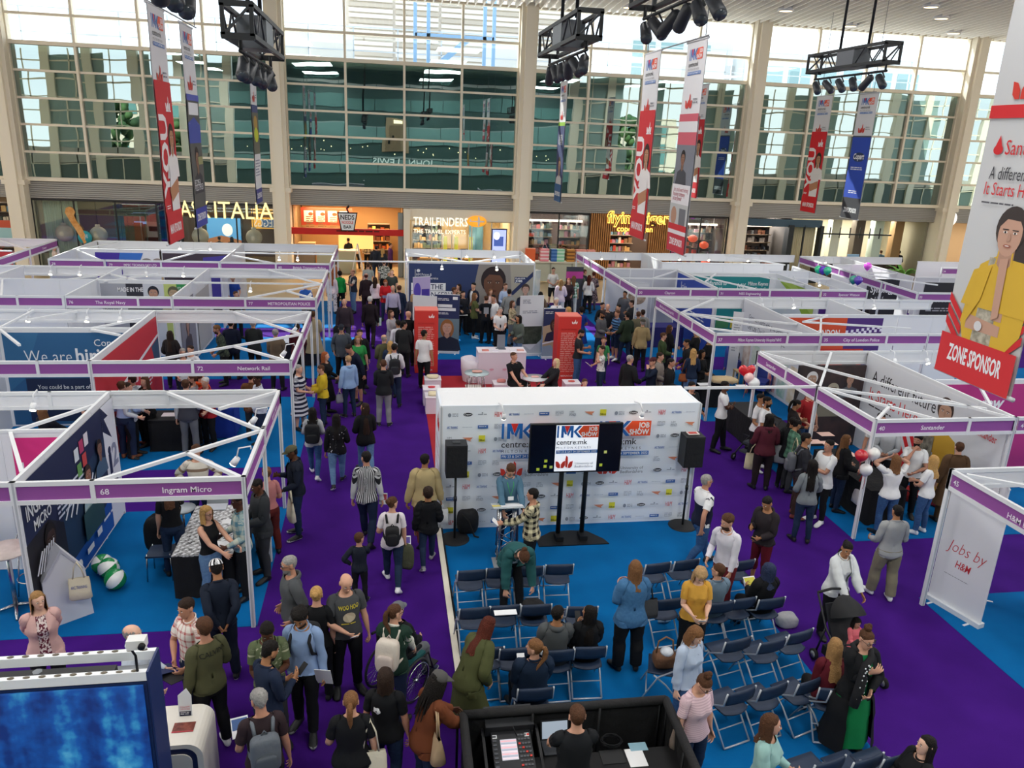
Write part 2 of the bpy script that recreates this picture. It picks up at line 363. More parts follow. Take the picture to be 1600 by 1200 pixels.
for k,(x,y,h)in enumerate(((-24,-22,8),(-33,-26,10),(30,-24,9),(40,-20,7),(36,-34,11))):
 rr=random.Random(k);b=MB()
 for j in range(110):
  u=rr.uniform(0,1);s_=2.6*math.sin(PI*(.15+.8*u));b.ball((x+rr.uniform(-s_,s_),y+rr.uniform(-s_,s_),h*(.35+.62*u)),rr.uniform(.25,.65),mat(rr.choice(('#3d5a33','#4c6a3c','#31492b')),.8),6,4)
 t=Tg('tree','green tree outside behind the viewer, mirrored, '+['left of the far left pair','beside the left office block','nearest to the shop front at right','furthest to the right','furthest back at right'][k],'tree',(x,y,0),0,'trees outside behind the viewer');b.Bd('crown',t);MB().Tu([(x,y,0),(x,y,h*.5)],.22,mat('#5b4a3a',.8)).Bd('trunk',t)
for x in(-30,34):
 b=MB();b.bx(x-14,x+14,-52,-48,0,11,mat('#cfc4b0',.7));
 for k in range(7):
  for z in(2,5,8):b.bx(x-12.5+k*3.8,x-10.5+k*3.8,-48,-47.9,z,z+1.8,TEAL2)
 tag(b.Bd('office_building'),'pale office block outside behind the viewer, on the %s'%('left'if x<0 else'right'),'building','buildings behind the viewer')
# what lies beyond the glass front: dark upper mall floor, terrace, railing and gantry
b=MB();b.bx(-45,60,YF+2.6,YF+3.0,3.7,10.4,mat('#8aa09c',.6));Sr(b,'wall_front','dark inner wall behind the lower panes of the glass front','wall')
b=MB();b.bx(-60,70,YF+.3,YF+22,10.1,10.35,mat('#d9d6cf',.6));Sr(b,'roof','pale flat roof outside behind the upper panes','roof')
LOUV=mat('#d7cdbd',.6)
b=MB();b.bx(-2.3,12.4,YF+14,YF+18,10.35,18,mat('#cfc5b6',.6));t=b.Bd('plant_room');tag(t,'cream louvred roof building seen through the upper panes','building')
for k in range(22):
 z=10.9+k*.32
 for j in range(5):MB().bx(-2.1+j*2.92,.65+j*2.92,YF+13.88,YF+14,z,z+.22,mat('#e3dccf'if(j+k)%3 else'#c2b7a6',.6)).Bd('slat',t)
RB=Tg('roof_railing','thin pale railing with panels along the roof outside','railing',(0,YF+6,10.35))
for k in range(26):MB().bx(-28+k*2.4,-27.94+k*2.4,YF+6,YF+6.06,10.35,12.6,mat('#bcc6cc',.5)).Bd('post',RB)
for z in(11.4,12.6):MB().bx(-28,33,YF+6,YF+6.05,z,z+.05,mat('#c8d0d6',.5)).Bd('rail',RB)
for k in(2,5,9,10,14,18,19):MB().bx(-27.9+k*2.4,-25.6+k*2.4,YF+6.02,YF+6.04,10.5,12.5,mat('#e6e4da',.5)).Bd('panel',RB)
BLU=mat('#8fb6dc',.5);g=Tg('gantry','pale blue metal stair gantry on the roof outside','gantry',(2,YF+4,10.35));gx0,gx1=1.7,5.9
for x in(gx0,2.4,gx1-.5,gx1):MB().bx(x-.09,x+.09,YF+4,YF+4.18,10.35,14.2,BLU).Bd('post',g)
for z in(12.1,14.1):MB().bx(gx0,gx1,YF+4,YF+4.18,z,z+.2,BLU).Bd('beam',g)
MB().bar((2.5,YF+4.1,10.4),(4.6,YF+4.1,12.2),.12,.3,BLU).Bd('stair_flight',g);MB().bx(gx0-4.5,gx1+1.5,YF+3.9,YF+4.0,10.35,10.6,mat('#6d86b0',.5)).Bd('base_edge',g)
for k,(x0,x1,h,d_)in enumerate(((-34,-20,12.6,30),(20,29,15.5,26),(29.5,44,14.5,22))):
 b=MB();b.bx(x0,x1,YF+d_,YF+d_+5,8,h,mat('#cfd3d2',.5));t=b.Bd('office_building');tag(t,['low pale building far out on the left skyline','glazed office block outside, upper right behind the truss','pale glass office block outside at far right'][k],'building')
 for j in range(int((x1-x0)/2.4)):
  for z in np.arange(10.6,h-1,1.7):MB().bx(x0+.3+j*2.4,x0+2.2+j*2.4,YF+d_-.05,YF+d_,z,z+1.2,mat('#7fa5a8',.2,spec=.7)).Bd('window',t)
# SHOPS behind the glass front (ground floor)
SB=YF+4.2
def shop(x0,x1,back,side,floorc,lab,lampc=(1,.8,.55),watt=260):
 b=MB();b.bx(x0,x1,SB,SB+.15,0,3.6,back);Sr(b,'wall_shop','back wall of the '+lab,'wall')
 for x in(x0,x1):Sr(MB().bx(x-.06,x+.06,YF+.3,SB,0,3.6,side),'wall_shop_side','side wall of the '+lab,'wall')
 Sr(MB().bx(x0,x1,YF,SB+.1,3.55,3.7,mat('#d8d0c2',.6)),'ceiling_shop','ceiling of the '+lab,'ceiling')
 l=bpy.data.lights.new('shop_lamp','AREA');l.shape='RECTANGLE';l.size=(x1-x0)*.8;l.size_y=1.2;l.energy=watt;l.color=lampc
 o=bpy.data.objects.new('shop_lamp',l);COL.objects.link(o);o.location=((x0+x1)/2,YF+2,3.45)
def product_wall(x0,x1,y,z0,z1,cols,lab,n=90,seed=1,nx=None):
 """a shelf unit full of small goods: unit + shelves as parts, goods as one stuff part"""
 r=random.Random(seed);t=Tg('shop_shelf',lab,'shelf',((x0+x1)/2,y,z0));rows=max(2,int((z1-z0)/.42))
 MB().bx(x0,x1,y+.28,y+.33,0,z1,mat('#4b4038',.7)).Bd('back_panel',t)
 for k in range(rows+1):MB().bx(x0,x1,y,y+.3,z0+(z1-z0)*k/rows-.02,z0+(z1-z0)*k/rows+.02,mat('#8a7a66',.6)).Bd('shelf_board',t)
 g=MB()
 for k in range(rows):
  x=x0+.05
  while x<x1-.15:
   w_=r.uniform(.08,.22);h=r.uniform(.14,.34);z=z0+(z1-z0)*k/rows+.02
   g.bx(x,x+w_,y+.05,y+.25,z,z+h,mat(r.choice(cols),.5));x+=w_+r.uniform(.01,.05)
 o=g.Bd('goods',t);o['kind']='stuff';return t
def sign(name,label,cat='sign',loc=(0,0,0)):return Tg(name,label,cat,loc)
GL=glass_mat('glass_shop',(.93,.95,.94),.10)
def shopglass(x0,x1,n,z1=3.5,frame=mat('#2b2a28',.5),nm='shop window'):
 b=MB();b.bx(x0,x1,YF-.04,YF+.04,z1-.05,z1+.05,frame).bx(x0,x1,YF-.04,YF+.04,0,.08,frame)
 r=Sr(b,'window_%d'%(50+int(x0*2)),nm,'window')
 for k in range(n+1):
  x=x0+(x1-x0)*k/n;Sr(MB().bx(x-.03,x+.03,YF-.04,YF+.04,0,z1,frame),'mullion',parent=r)
 for k in range(n):
  a=x0+(x1-x0)*k/n+.03;Sr(MB().bx(a,a+(x1-x0)/n-.06,YF-.01,YF+.01,.08,z1-.05,GL),'pane',parent=r)
# Italian restaurant -17..-5
shop(-16.6,-10.9,mat('#4b463e',.7),mat('#5a5348',.7),None,'restaurant, left half',watt=110)
shop(-10.9,-5.4,mat('#5b4a38',.7),mat('#4e4438',.7),None,'restaurant, right half',watt=150)
shopglass(-16.6,-5.4,6,nm='restaurant window behind the globe lamps')
t=Tg('curtain','pale green curtain at the left end of the restaurant window','curtain',(-15.6,YF+.6,0))
for k in range(14):MB().La([(.075,.1),(.07,3.4)],mat('#b9cdb8',.8),(-16.3+k*.11,YF+.6+.03*(k%2),0),8).Bd('fold',t)
IT=[(0,0),(.25,.12),(.5,.02),(.62,-.3),(.5,-.55),(.62,-.95),(.95,-1.5),(1.15,-2.0),(1.08,-2.35),(1.2,-2.6),(1.0,-2.75),(.92,-2.5),(.72,-2.1),(.5,-1.6),(.22,-1.1),(.05,-.7),(-.12,-.35)]
x,z=aty(103,325,YF-.1);t=sign('map_sign','orange boot shaped map of Italy on the restaurant window','sign',(x,YF-.1,z))
b=MB();b.prism([(p[0]*.62,p[1]*.62)for p in IT][::-1],(x,YF-.12,z),(1,0,0),(0,0,1),.05,mat('#d08a3c',.6,kind='mottle',col2='#e6b070',scale=6));b.Bd('map_shape',t)
def tubes(pxs):pass
for i,(px,py)in enumerate(((101,364),(154,367),(313,369),(397,371))):
 x,z=aty(px,py,YF+.4);t=Tg('globe_lamp',['globe pendant lamp beside the orange map','globe pendant lamp right of the teal round sign','globe pendant lamp under the gold restaurant letters','globe pendant lamp near the right end of the restaurant window'][i],'lamp',(x,YF+.4,z),0,'white globe lamps in the restaurant')
 MB().ball((x,YF+.4,z),.41,mat('#d8d2be',.6,kind='mottle',col2='#c4bda8',scale=3),18,12).Bd('shade',t);MB().Tu([(x,YF+.4,z+.35),(x,YF+.4,z+.5)],.12,mat('#d8d2be',.6)).Bd('neck',t);MB().Tu([(x,YF+.4,z+.5),(x,YF+.4,3.55)],.02,DARKM,6).Bd('cord',t)
x,z=aty(133,371,YF-.08);t=sign('round_sign','teal round sticker on the restaurant window','sign',(x,YF-.08,z));MB().La([(0,0),(.32,0),(.32,.03),(0,.03)],mat('#2f9fae',.5),M=Mx.Translation((x,YF-.08,z))@Mx.Rotation(PI/2,4,'X'),n=24).Bd('disc',t)
pr=Pn((x-.2,YF-.115,z+.2),(1,0,0));pr.Ln(.04,.06,.32,.26,4,WHITE).Bd('print',t)
x0,z0=aty(176,318,YF+.9);x1,z1=aty(256,372,YF+.9)
t=Tg('tiled_partition','dark green tiled wall with a doorway inside the restaurant','partition',((x0+x1)/2,YF+.9,0));gt=mat('#3f5a48',.35,kind='mottle',col2='#4e6b56',scale=3,spec=.5)
for a,bb,za,zb in((x0,x0+.9,0,z0),(x1-.25,x1+.5,0,z0),(x0+.9,x1-.25,z0-.85,z0)):
 ny=max(1,int((zb-za)/.42));nx=max(1,int((bb-a)/.3))
 for i in range(nx):
  for j in range(ny):MB().bx(a+(bb-a)*i/nx+.008,a+(bb-a)*(i+1)/nx-.008,YF+.9,YF+.96,za+(zb-za)*j/ny+.008,za+(zb-za)*(j+1)/ny-.008,gt).Bd('tile',t)
MB().bx(x0+.9,x0+1.3,YF+.85,YF+.95,0,z0-.9,mat('#7a5634',.6)).Bd('wooden_jamb',t)
x,z=aty(232,341,YF+2);t=Tg('wall_screen','blue lit menu screen seen through the restaurant doorway','screen',(x,YF+2,z));MB().bx(x-.85,x+.85,YF+2,YF+2.08,z-.35,z+.35,DARKM).Bd('frame',t);MB().bx(x-.8,x+.8,YF+1.985,YF+2,z-.3,z+.3,mat('#5f8ac0',.4,emit=.7)).Bd('display',t)
x,z=aty(242,358,YF+1.7);t=Tg('espresso_machine','white coffee machine seen through the restaurant doorway','appliance',(x,YF+1.7,z-.4));MB().bx(x-.35,x+.45,YF+1.6,YF+1.9,z-.4,z+.4,mat('#d5dade',.35)).Bd('body',t);MB().bx(x-.25,x+.3,YF+1.57,YF+1.6,z-.1,z+.15,DARKM).Bd('tray',t);MB().bx(x-.45,x+.6,YF+1.5,YF+2.3,0,z-.4,mat('#2a2724',.6)).Bd('cabinet',t)
GOLD=mat('#f2dd9a',.4,emit=1.3)
t=sign('restaurant_sign','gold lit letters over the Italian restaurant window','sign',(-7.5,YF-.1,2.8))
xa,za=aty(284,327,YF-.1);xb,zb=aty(438,333,YF-.1)
pr=Pn((xa-.1,YF-.1,(za+zb)/2+.5),(1,0,0));pr.text('ASK',0,.86,.82,GOLD,mw=1.42);pr.text('ITALIAN',aty(339,329,YF-.1)[0]-xa-.02,.86,.82,GOLD,mw=xb-aty(339,329,YF-.1)[0]+.45);pr.Bd('lettering',t)
MB().bx(xa-.2,xb+.5,YF-.07,YF-.05,za-.02,za+.04,mat('#5a4c38',.5)).Bd('rail',t)
x0,z0=aty(322,340,YF+3.6);x1,z1=aty(378,385,YF+3.6)
t=Tg('poster_screen','large blue sky picture glowing at the back of the restaurant','screen',((x0+x1)/2,YF+3.6,z1));MB().bx(x0-.1,x1+.1,YF+3.6,YF+3.7,z1-.1,z0+.1,DARKM).bx((x0+x1)/2-.1,(x0+x1)/2+.1,YF+3.62,YF+3.68,0,z1,DARKM).Bd('frame',t)
pr=Pn((x0,YF+3.6,z0),(1,0,0));W_,H_=x1-x0,z0-z1;pr.rect(0,0,W_,H_,mat('#4f95cc',.5,emit=.8));pr.ell(W_*.6,H_*.42,.28,.34,mat('#e8eef4',.5,emit=.7));pr.poly([(0,H_*.75),(W_*.4,H_*.62),(W_,H_*.78),(W_,H_),(0,H_)],mat('#a8714a',.5,emit=.35));pr.Bd('display',t)
x0,z0=aty(392,326,YF+3.2);x1,z1=aty(440,358,YF+3.2)
t=sign('reversed_sign','blue and yellow bakery sign read backwards through the restaurant','sign',(x0,YF+3.2,z1));MB().bx(x0,x1+.3,YF+3.2,YF+3.3,z1,z0,mat('#d8a63a',.5,emit=.4)).Bd('board',t)
pr=Pn((x0,YF+3.2,z0),(1,0,0));pr.rect(.5,(z0-z1)*.52,x1-x0-.2,(z0-z1)*.42,mat('#28598e',.5,emit=.3));pr.rect(0,.25,x1-x0+.3,.2,mat('#5d4a34',.6));pr.Bd('print',t)
pr=Pn((x1+.2,YF+3.2-.02,z0),(-1,0,0));pr.N=Ve((0,-1,0));pr.text('GREGGS',.12,(z0-z1)*.9,.42,WHITE,mw=1.5);pr.Bd('lettering',t)
for k,x in enumerate((-16.0,-13.2,-9.4,-7.6)):
 t=Tg('dining_table',['dark restaurant table with chairs behind the curtain','dark restaurant table near the orange map','dark restaurant table under the gold letters','dark restaurant table at the right end of the window'][k],'table',(x,YF+1.4,0));MB().La([(0,.72),(.45,.72),(.45,.76),(0,.76)],DARKM,(x,YF+1.4,0)).Bd('tabletop',t);MB().Tu([(x,YF+1.4,0),(x,YF+1.4,.72)],.05,DARKM).Bd('leg',t)
# noodle bar -4.6..1 (open front)
shop(-4.6,1.0,mat('#b08a5c',.7),mat('#8e7350',.7),None,'noodle bar',(1,.72,.42),420)
x0,z0=aty(470,327,YF+2.2);x1,z1=aty(545,350,YF+2.2)
t=Tg('menu_board','red framed row of menu boards in the noodle bar','sign',((x0+x1)/2,YF+2.2,z1));MB().bx(x0,x1+.2,YF+2.2,YF+2.3,z1-.1,z0+.1,mat('#b5442f',.6)).bx(x0,x0+.05,YF+2.25,YF+2.3,z0,3.56,DARKM).bx(x1,x1+.05,YF+2.25,YF+2.3,z0,3.56,DARKM).Bd('board',t)
for k in range(4):
 a=x0+.15+k*(x1-x0)/4;q=MB().bx(a,a+(x1-x0)/4-.15,YF+2.17,YF+2.2,z1+.08,z0-.05,mat('#e8d2b4',.5,emit=.5)).Bd('menu_panel',t);pr=Pn((a+.05,YF+2.165,z0-.1),(1,0,0));pr.Ln(.05,.25,.45,.7,7,mat('#8a6a4a',.6),seed=k);pr.ell(.3,.12,.12,.09,mat('#9a4a2a',.6));pr.Bd('print',q)
x,z=aty(543,346,YF-.5);t=sign('hanging_sign','white tapered takeaway box sign hanging over the noodle bar','sign',(x,YF-.5,z));za=z+.02
b=MB();b.prism([(-.5,.42),(-.33,-.5),(.33,-.5),(.5,.42)],(x,YF-.5,za),(1,0,0),(0,0,1),.12,BLACK);b.Bd('box',t)
pr=Pn((x-.5,YF-.5,za+.42),(1,0,0));pr.poly([(.06,.05),(.215,.87),(.785,.87),(.94,.05)],WHITE);pr.text('NEDS',.5,.35,.23,BLACK,'c',.02,mw=.68);pr.text('NOODLE',.5,.56,.15,mat('#d8443c',.5),'c',.02,mw=.56);pr.text('BAR',.5,.79,.15,BLACK,'c',.02,mw=.42);pr.Bd('print',t)
MB().Tu([(x+.05,YF-.45,za+.42),(x-.03,YF-.3,za+.58),(x+.05,YF-.05,za+.7)],.05,BLACK,6).Bd('hanger',t)
x0,z0=aty(457,355,YF-.1);x1,z1=aty(629,364,YF-.1)
t=Tg('awning_bar','red bar across the noodle bar front','fascia',(x0,YF-.1,z0));MB().bx(x0-.1,x1+.1,YF-.2,YF-.1,z0-.32,z0+.0,mat('#c8241f',.5)).Bd('bar',t);pr=Pn((-2.4,YF-.2,z0),(1,0,0));pr.Ln(0,.08,2.4,.16,1,mat('#5a1512',.6));pr.Bd('lettering',t)
t=Tg('serving_counter','pale green noodle bar counter with a lit food display','counter',(-2.6,YF+1.0,0));MB().bx(-3.5,-1.5,YF+.8,YF+1.5,0,1.15,mat('#a9b29a',.6)).Bd('front_panel',t);MB().bx(-3.6,-1.4,YF+.75,YF+1.55,1.15,1.22,mat('#d9d2bc',.5)).Bd('worktop',t);MB().bx(-2.4,-.6,YF+1.6,YF+2.1,1.2,2.0,mat('#f0c070',.5,emit=1.2)).Bd('food_display',t)
product_wall(-.9,.3,YF+2.8,1.0,2.4,['#c87a32','#a04a28','#d8b060','#6a3a20'],'lit shelf of bottles at the right of the noodle bar',seed=3)
t=Tg('glass_cabinet','small steel and glass cabinet at the left of the noodle bar','cabinet',(-4.0,YF+.9,0));MB().bx(-4.4,-3.6,YF+.7,YF+1.3,0,1.0,mat('#8a7c66',.5)).Bd('base',t);MB().bx(-4.45,-3.65,YF+.72,YF+1.28,1.0,1.5,mat('#a8b0ae',.2)).Bd('case',t);MB().bx(-4.42,-3.55,YF+.65,YF+1.32,1.5,1.58,mat('#c7a878',.5)).Bd('lid',t)
Sr(MB().bx(.98,1.3,YF-.45,YF+.3,0,3.55,CREAM).bx(.7,.95,YF-.1,YF+.3,0,3.3,mat('#8d9696',.3)),'door_2','cream jamb and glass door between noodle bar and travel agent','door')
for k,x in enumerate((-4.7,-.4)):
 pass
x,y=at(560,436);t=Tg('a_board','white curved A-board standing before the noodle bar','sign',(x,y,0));
for s in(-1,1):MB().prism([(-.45,0),(.45,0),(.38,1.5),(.25,1.75),(0,1.84),(-.25,1.75),(-.38,1.5)],(x+s*.35,y,0),(0,1,0),(-s*.19,0,.98),.04,mat('#e4e2da',.5)).Bd('board',t)
# travel agent 1.3..6.6
shop(1.3,6.65,mat('#a98d62',.7),mat('#c9b894',.7),None,'travel agent',(1,.85,.62),420)
Sr(MB().bx(1.3,6.65,YF-.1,YF+.25,2.98,3.55,CREAM),'trim_20','cream head panel over the travel agent window','panel')
shopglass(1.4,6.6,5,2.98,mat('#d8cfba',.5),'travel agent window')
xa,za=aty(646,342,YF-.1);xb,zb=aty(731,345,YF-.1);TW=mat('#fbf6e6',.4,emit=1.0)
t=sign('travel_sign','two rows of white lit letters over the travel agent window','sign',(xa,YF-.1,zb));pr=Pn((xa,YF-.12,za+.02),(1,0,0));pr.text('TRAILFINDERS',0,.34,.42,TW,mw=xb-xa);pr.text('THE TRAVEL EXPERTS',.0,.74,.2,TW,mw=xb-xa-.1);pr.Bd('lettering',t)
x,z=aty(745,346,YF-.15);OR=mat('#f0a132',.5,emit=.8);t=sign('oval_sign','orange oval sign with a white aeroplane beside the travel letters','sign',(x,YF-.15,z));MB().La([(0,0),(1,0),(1,.06),(0,.06)],OR,M=Mx.Translation((x,YF-.12,z))@Mx.Rotation(PI/2,4,'X')@Mx.Diagonal((.5,.29,1,1)),n=28).Bd('plate',t)
pr=Pn((x-.5,YF-.185,z+.3),(1,0,0));pr.poly([(.1,.28),(.1,.32),(.85,.34),(.92,.3),(.85,.26)],WHITE);pr.poly([(.55,.29),(.68,.29),(.62,.05),(.56,.05)],WHITE);pr.poly([(.56,.55),(.62,.55),(.68,.31),(.55,.31)],WHITE);pr.poly([(.15,.3),(.22,.3),(.18,.18),(.14,.18)],WHITE);pr.Bd('emblem',t)
x0,z0=aty(770,359,YF-.25);x1,z1=aty(790,388,YF-.25);t=Tg('digital_screen','upright lilac advertising screen at the right of the travel window','screen',((x0+x1)/2,YF-.25,0));MB().bx(x0-.05,x1+.05,YF-.25,YF-.1,0,z0+.05,mat('#1b1c4a',.4)).Bd('cabinet',t);pr=Pn((x0,YF-.25,z0),(1,0,0));pr.rect(0,0,x1-x0,z0-.5,mat('#a9b6f4',.4,emit=1.0));pr.rect(.08,.35,.5,.5,mat('#4a63b0',.4,emit=.6));pr.ell(.22,.32,.16,.2,mat('#f4f4ff',.4,emit=1));pr.Bd('display',t)
product_wall(1.6,3.2,YF+3.2,.2,2.4,['#7a4a32','#a8885a','#5c6a58','#c8a070','#3a3a38'],'brochure shelf at the left of the travel agent',seed=5)
for k,(x,c)in enumerate(((3.6,'#3a2d26'),(4.3,'#6a3a2c'),(2.4,'#4a3a2a'))):
 t=Tg('travel_desk',['travel desk with a dark monitor by the yellow drapes','travel desk at the middle of the travel agent','travel desk near the brochure shelf'][k],'desk',(x,YF+1.8,0));MB().bx(x-.5,x+.5,YF+1.5,YF+2.1,.7,.78,mat('#b08a5a',.5)).Bd('desktop',t);MB().bx(x-.45,x+.45,YF+1.55,YF+2.05,0,.7,mat(c,.6)).Bd('pedestal',t);q=MB().bx(x-.2,x+.2,YF+1.65,YF+1.7,.95,1.3,BLACK).bx(x-.03,x+.03,YF+1.66,YF+1.7,.78,.95,BLACK).Bd('monitor',t)
for k,px in enumerate((696,713,736)):
 x,z=aty(px,372,YF+1.2);t=Tg('banner_flag',['yellow feather flag left in the travel window','yellow feather flag in the middle of the travel window','yellow feather flag right in the travel window'][k],'flag',(x,YF+1.2,0));MB().bx(x-.1,x+.1,YF+1.2,YF+1.23,.3,2.0,mat('#e8e23c',.6,emit=.3)).Bd('cloth',t);MB().Tu([(x-.12,YF+1.2,0),(x-.12,YF+1.2,2.1)],.02,ALU,6).Bd('pole',t)
t=Tg('wall_poster','large blue sea poster on the right wall of the travel agent','poster',(5.2,YF+3.9,1));MB().bx(4.8,5.6,YF+3.9,YF+3.95,.6,2.7,mat('#5d8ca2',.6,kind='mottle',col2='#2f5a70',scale=1.4)).Bd('sheet',t)
# gift shop 7.4..18.7
shop(7.45,10.85,mat('#5a4a42',.7),mat('#4a3e38',.7),None,'gift shop, left window',(1,.9,.8),300)
shop(10.9,18.7,mat('#4e4038',.7),mat('#4a3e38',.7),None,'gift shop, doorway and right window',(1,.85,.7),380)
shopglass(7.5,10.8,2,3.5,nm='gift shop display window left of the wooden slats');shopglass(15.5,18.65,2,3.5,nm='gift shop display window right of the wooden slats')
MIX=['#c84a3a','#6a8a9a','#8a6a4a','#d8b070','#b07a8a','#4a5a50','#e0d0b8','#7a4a3a','#9aa08a']
product_wall(7.6,9.2,YF+1.7,.3,2.9,MIX,'gift shop shelf left of the bright doorway',seed=11);product_wall(9.6,10.8,YF+1.7,.3,2.9,MIX,'gift shop shelf beside the wooden slats',seed=12)
product_wall(12.0,14.1,YF+2.4,.3,2.6,MIX,'gift shop shelf seen through the slatted doorway',seed=13);product_wall(15.7,17.3,YF+1.5,.3,2.2,['#e86a2a','#d8923a','#c84a20','#e8b060','#8a5a3a'],'shelf of orange lanterns and vases in the right window',seed=14);product_wall(17.5,18.6,YF+1.8,.3,2.9,MIX,'gift shop shelf by the right column',seed=15)
for k,(x,z)in enumerate(((15.9,2.2),(17.0,2.25),(17.7,1.9),(17.9,.9))):
 t=Tg('paper_lantern',['orange paper lantern at the left of the right gift window','orange paper lantern high in the right gift window','small red lantern right of the slatted shelf','red lantern low in the right gift window'][k],'lantern',(x,YF+.7,z));MB().ball((x,YF+.7,z),.26,mat('#f0582a',.5,emit=.5),14,10,(1,1,.8)).Bd('shade',t);MB().Tu([(x,YF+.7,z+.2),(x,YF+.7,3.5)],.01,DARKM,4).Bd('cord',t)
for k,(xa,xb)in enumerate(((7.6,10.7),(15.6,18.5))):
 t=Tg('track_light',['white lit track light in the left gift window','white lit track light in the right gift window'][k],'light',(xa,YF+1,3.0));MB().bx(xa,xb,YF+1,YF+1.12,2.95,3.05,mat('#fff6e6',.5,emit=2.2)).bx(xa+.2,xa+.23,YF+1.05,YF+1.08,3.05,3.55,WHITE).bx(xb-.23,xb-.2,YF+1.05,YF+1.08,3.05,3.55,WHITE).Bd('track',t)
 for j in range(6):MB().Tu([(xa+.3+j*.5,YF+1.06,2.95),(xa+.3+j*.5,YF+.96,2.75)],.06,WHITE,8).Bd('spot',t)
t=Tg('slat_wall','warm wooden slat wall with a doorway under the glowing yellow letters','wall cladding',(13.1,YF,0));WD=mat('#b5793f',.55,kind='wood',col2='#c98c50',scale=3)
MB().bx(10.85,12.0,YF+.02,YF+.1,0,3.55,mat('#5d3a1e',.7)).bx(14.15,15.45,YF+.02,YF+.1,0,3.55,mat('#5d3a1e',.7)).bx(12.0,14.15,YF+.02,YF+.1,2.6,3.55,mat('#5d3a1e',.7)).Bd('backing',t)
for k in range(39):
 x=10.9+k*.118;z0=2.62 if 11.98<x<14.1 else.05;MB().bx(x,x+.062,YF-.06,YF+.03,z0,3.55,WD).Bd('slat',t)
TY=mat('#ffcf5a',.4,emit=2.0);xa,za=aty(947,338,YF-.1);t=sign('shop_letters','glowing yellow shop letters on the wooden slats','sign',(xa,YF-.1,za));pr=Pn((xa,YF-.10,za+.25),(1,0,0));pr.text('flying tiger',.06,.58,.60,TY,bold=.035,mw=3.5);pr.k=20;pr.text('flying tiger',.08,.575,.58,mat('#3a2410',.5),bold=-.012,mw=3.46);pr.text('copenhagen',.65,1.02,.30,TY,bold=.02,mw=2.0);pr.Bd('lettering',t)
t=Tg('glass_bench','long pale glass-sided planter bench before the gift shop','bench',(9,YF-1,0));MB().bx(7.3,10.9,YF-1.2,YF-.9,.1,1.05,mat('#b9bba8',.3,spec=.6)).Bd('side_panel',t);MB().bx(7.2,11,YF-1.3,YF-.7,1.05,1.12,mat('#cfcab8',.5)).Bd('top_rail',t)
for k in range(4):MB().bx(7.4+k*1.15,7.46+k*1.15,YF-1.23,YF-1.2,.1,1.05,mat('#8f9082',.5)).Bd('post',t)
for k,(x,w_,c,c2)in enumerate(((7.5,.5,'#e86a3a',None),(8.25,.45,'#e88a94','#f2d8d8'),(8.75,.3,'#2f63a8','#5a86c0'),(9.1,.4,'#8fd0a8','#cfe8d8'),(9.65,.4,'#c88a3a','#7a4a20'),(10.2,.55,'#ea9a8c','#f7ddd4'),(10.75,.4,'#ea9a8c','#f7ddd4'))):
 t=Tg('gift_bag',['orange gift bag at the left end of the bench row','pink striped gift bag on the bench','blue gift bag on the bench','mint green gift bag on the bench','brown patterned gift bag on the bench','coral and white striped gift box on the bench','coral striped gift box at the right end of the bench'][k],'gift bag',(x,YF-1,1.12));MB().bx(x-w_/2,x+w_/2,YF-1.15,YF-.85,1.12,1.75,mat(c,.6)).Bd('body',t)
 if c2:
  for j in range(3):MB().bx(x-w_/2-.002,x+w_/2+.002,YF-1.155,YF-.845,1.22+j*.18,1.3+j*.18,mat(c2,.6)).Bd('band',t)
 if k==1:MB().Tu([(x-.15,YF-1,1.75),(x,YF-1,2.1),(x+.15,YF-1,1.75)],.02,mat('#d8a0a0',.6),6).Bd('handle',t)
# right shops 19.4..31
shop(19.5,22.4,mat('#2c2a28',.7),mat('#3a3632',.7),None,'clothes shop',(1,.95,.9),520)
product_wall(19.8,22.1,YF+1.6,.2,2.9,['#22242c','#3a2c2a','#c8c0b8','#54382e','#7a8088','#15161a','#8a5a44'],'dark rails of clothes in the shop right of the gift shop',seed=31)
shop(22.5,31.0,mat('#cfc9b4',.7),mat('#8f8a78',.7),None,'cream fronted shop',(1,.97,.86),520)
Sr(MB().bx(19.5,24.2,YF-.1,YF+.1,3.1,3.5,mat('#3d5666',.5)),'trim_21','slate blue sign board over the clothes shop','fascia')
BF=mat('#23282a',.5)
Sr(MB().bx(22.2,22.5,YF-.2,YF+.3,0,3.2,BF).bx(24.1,24.3,YF-.2,YF+.2,0,3.2,BF).bx(22.4,24.2,YF-.15,YF+.1,.0,.5,BF).bx(23.15,23.22,YF-.1,YF,.5,3.2,BF),'door_3','dark framed shop window with a long pale curtain','door')
t=Tg('curtain','pale gold curtain in the dark framed shop window','curtain',(23.2,YF+.5,0))
for k in range(15):MB().La([(.07,.5),(.06,3.1)],mat('#d6cca8',.8),(22.6+k*.108,YF+.5,0),8).Bd('fold',t)
for k in range(7):Sr(MB().bx(24.4+k*.62,24.45+k*.62,YF+.4,YF+.45,2.5,3.1,BF),'trim_%d'%(22+k),'black bar of the cream shop grille','bar')
Sr(MB().bx(24.3,28.9,YF+.4,YF+.46,2.68,2.76,BF),'trim_30','black rail of the cream shop grille','rail')
for k,x in enumerate((25.9,27.4,28.6,29.9)):
 Sr(MB().bx(x-.28,x+.28,YF+1.2,YF+1.7,0,3.5,[mat('#d8dccb',.5),mat('#5a5148',.6),mat('#c5d6cc',.4),mat('#9a7a55',.6)][k]),'column',['pale pillar inside the cream shop, left','dark pillar inside the cream shop','pale green pillar inside the cream shop','brown pillar inside the cream shop, right'][k],'column')
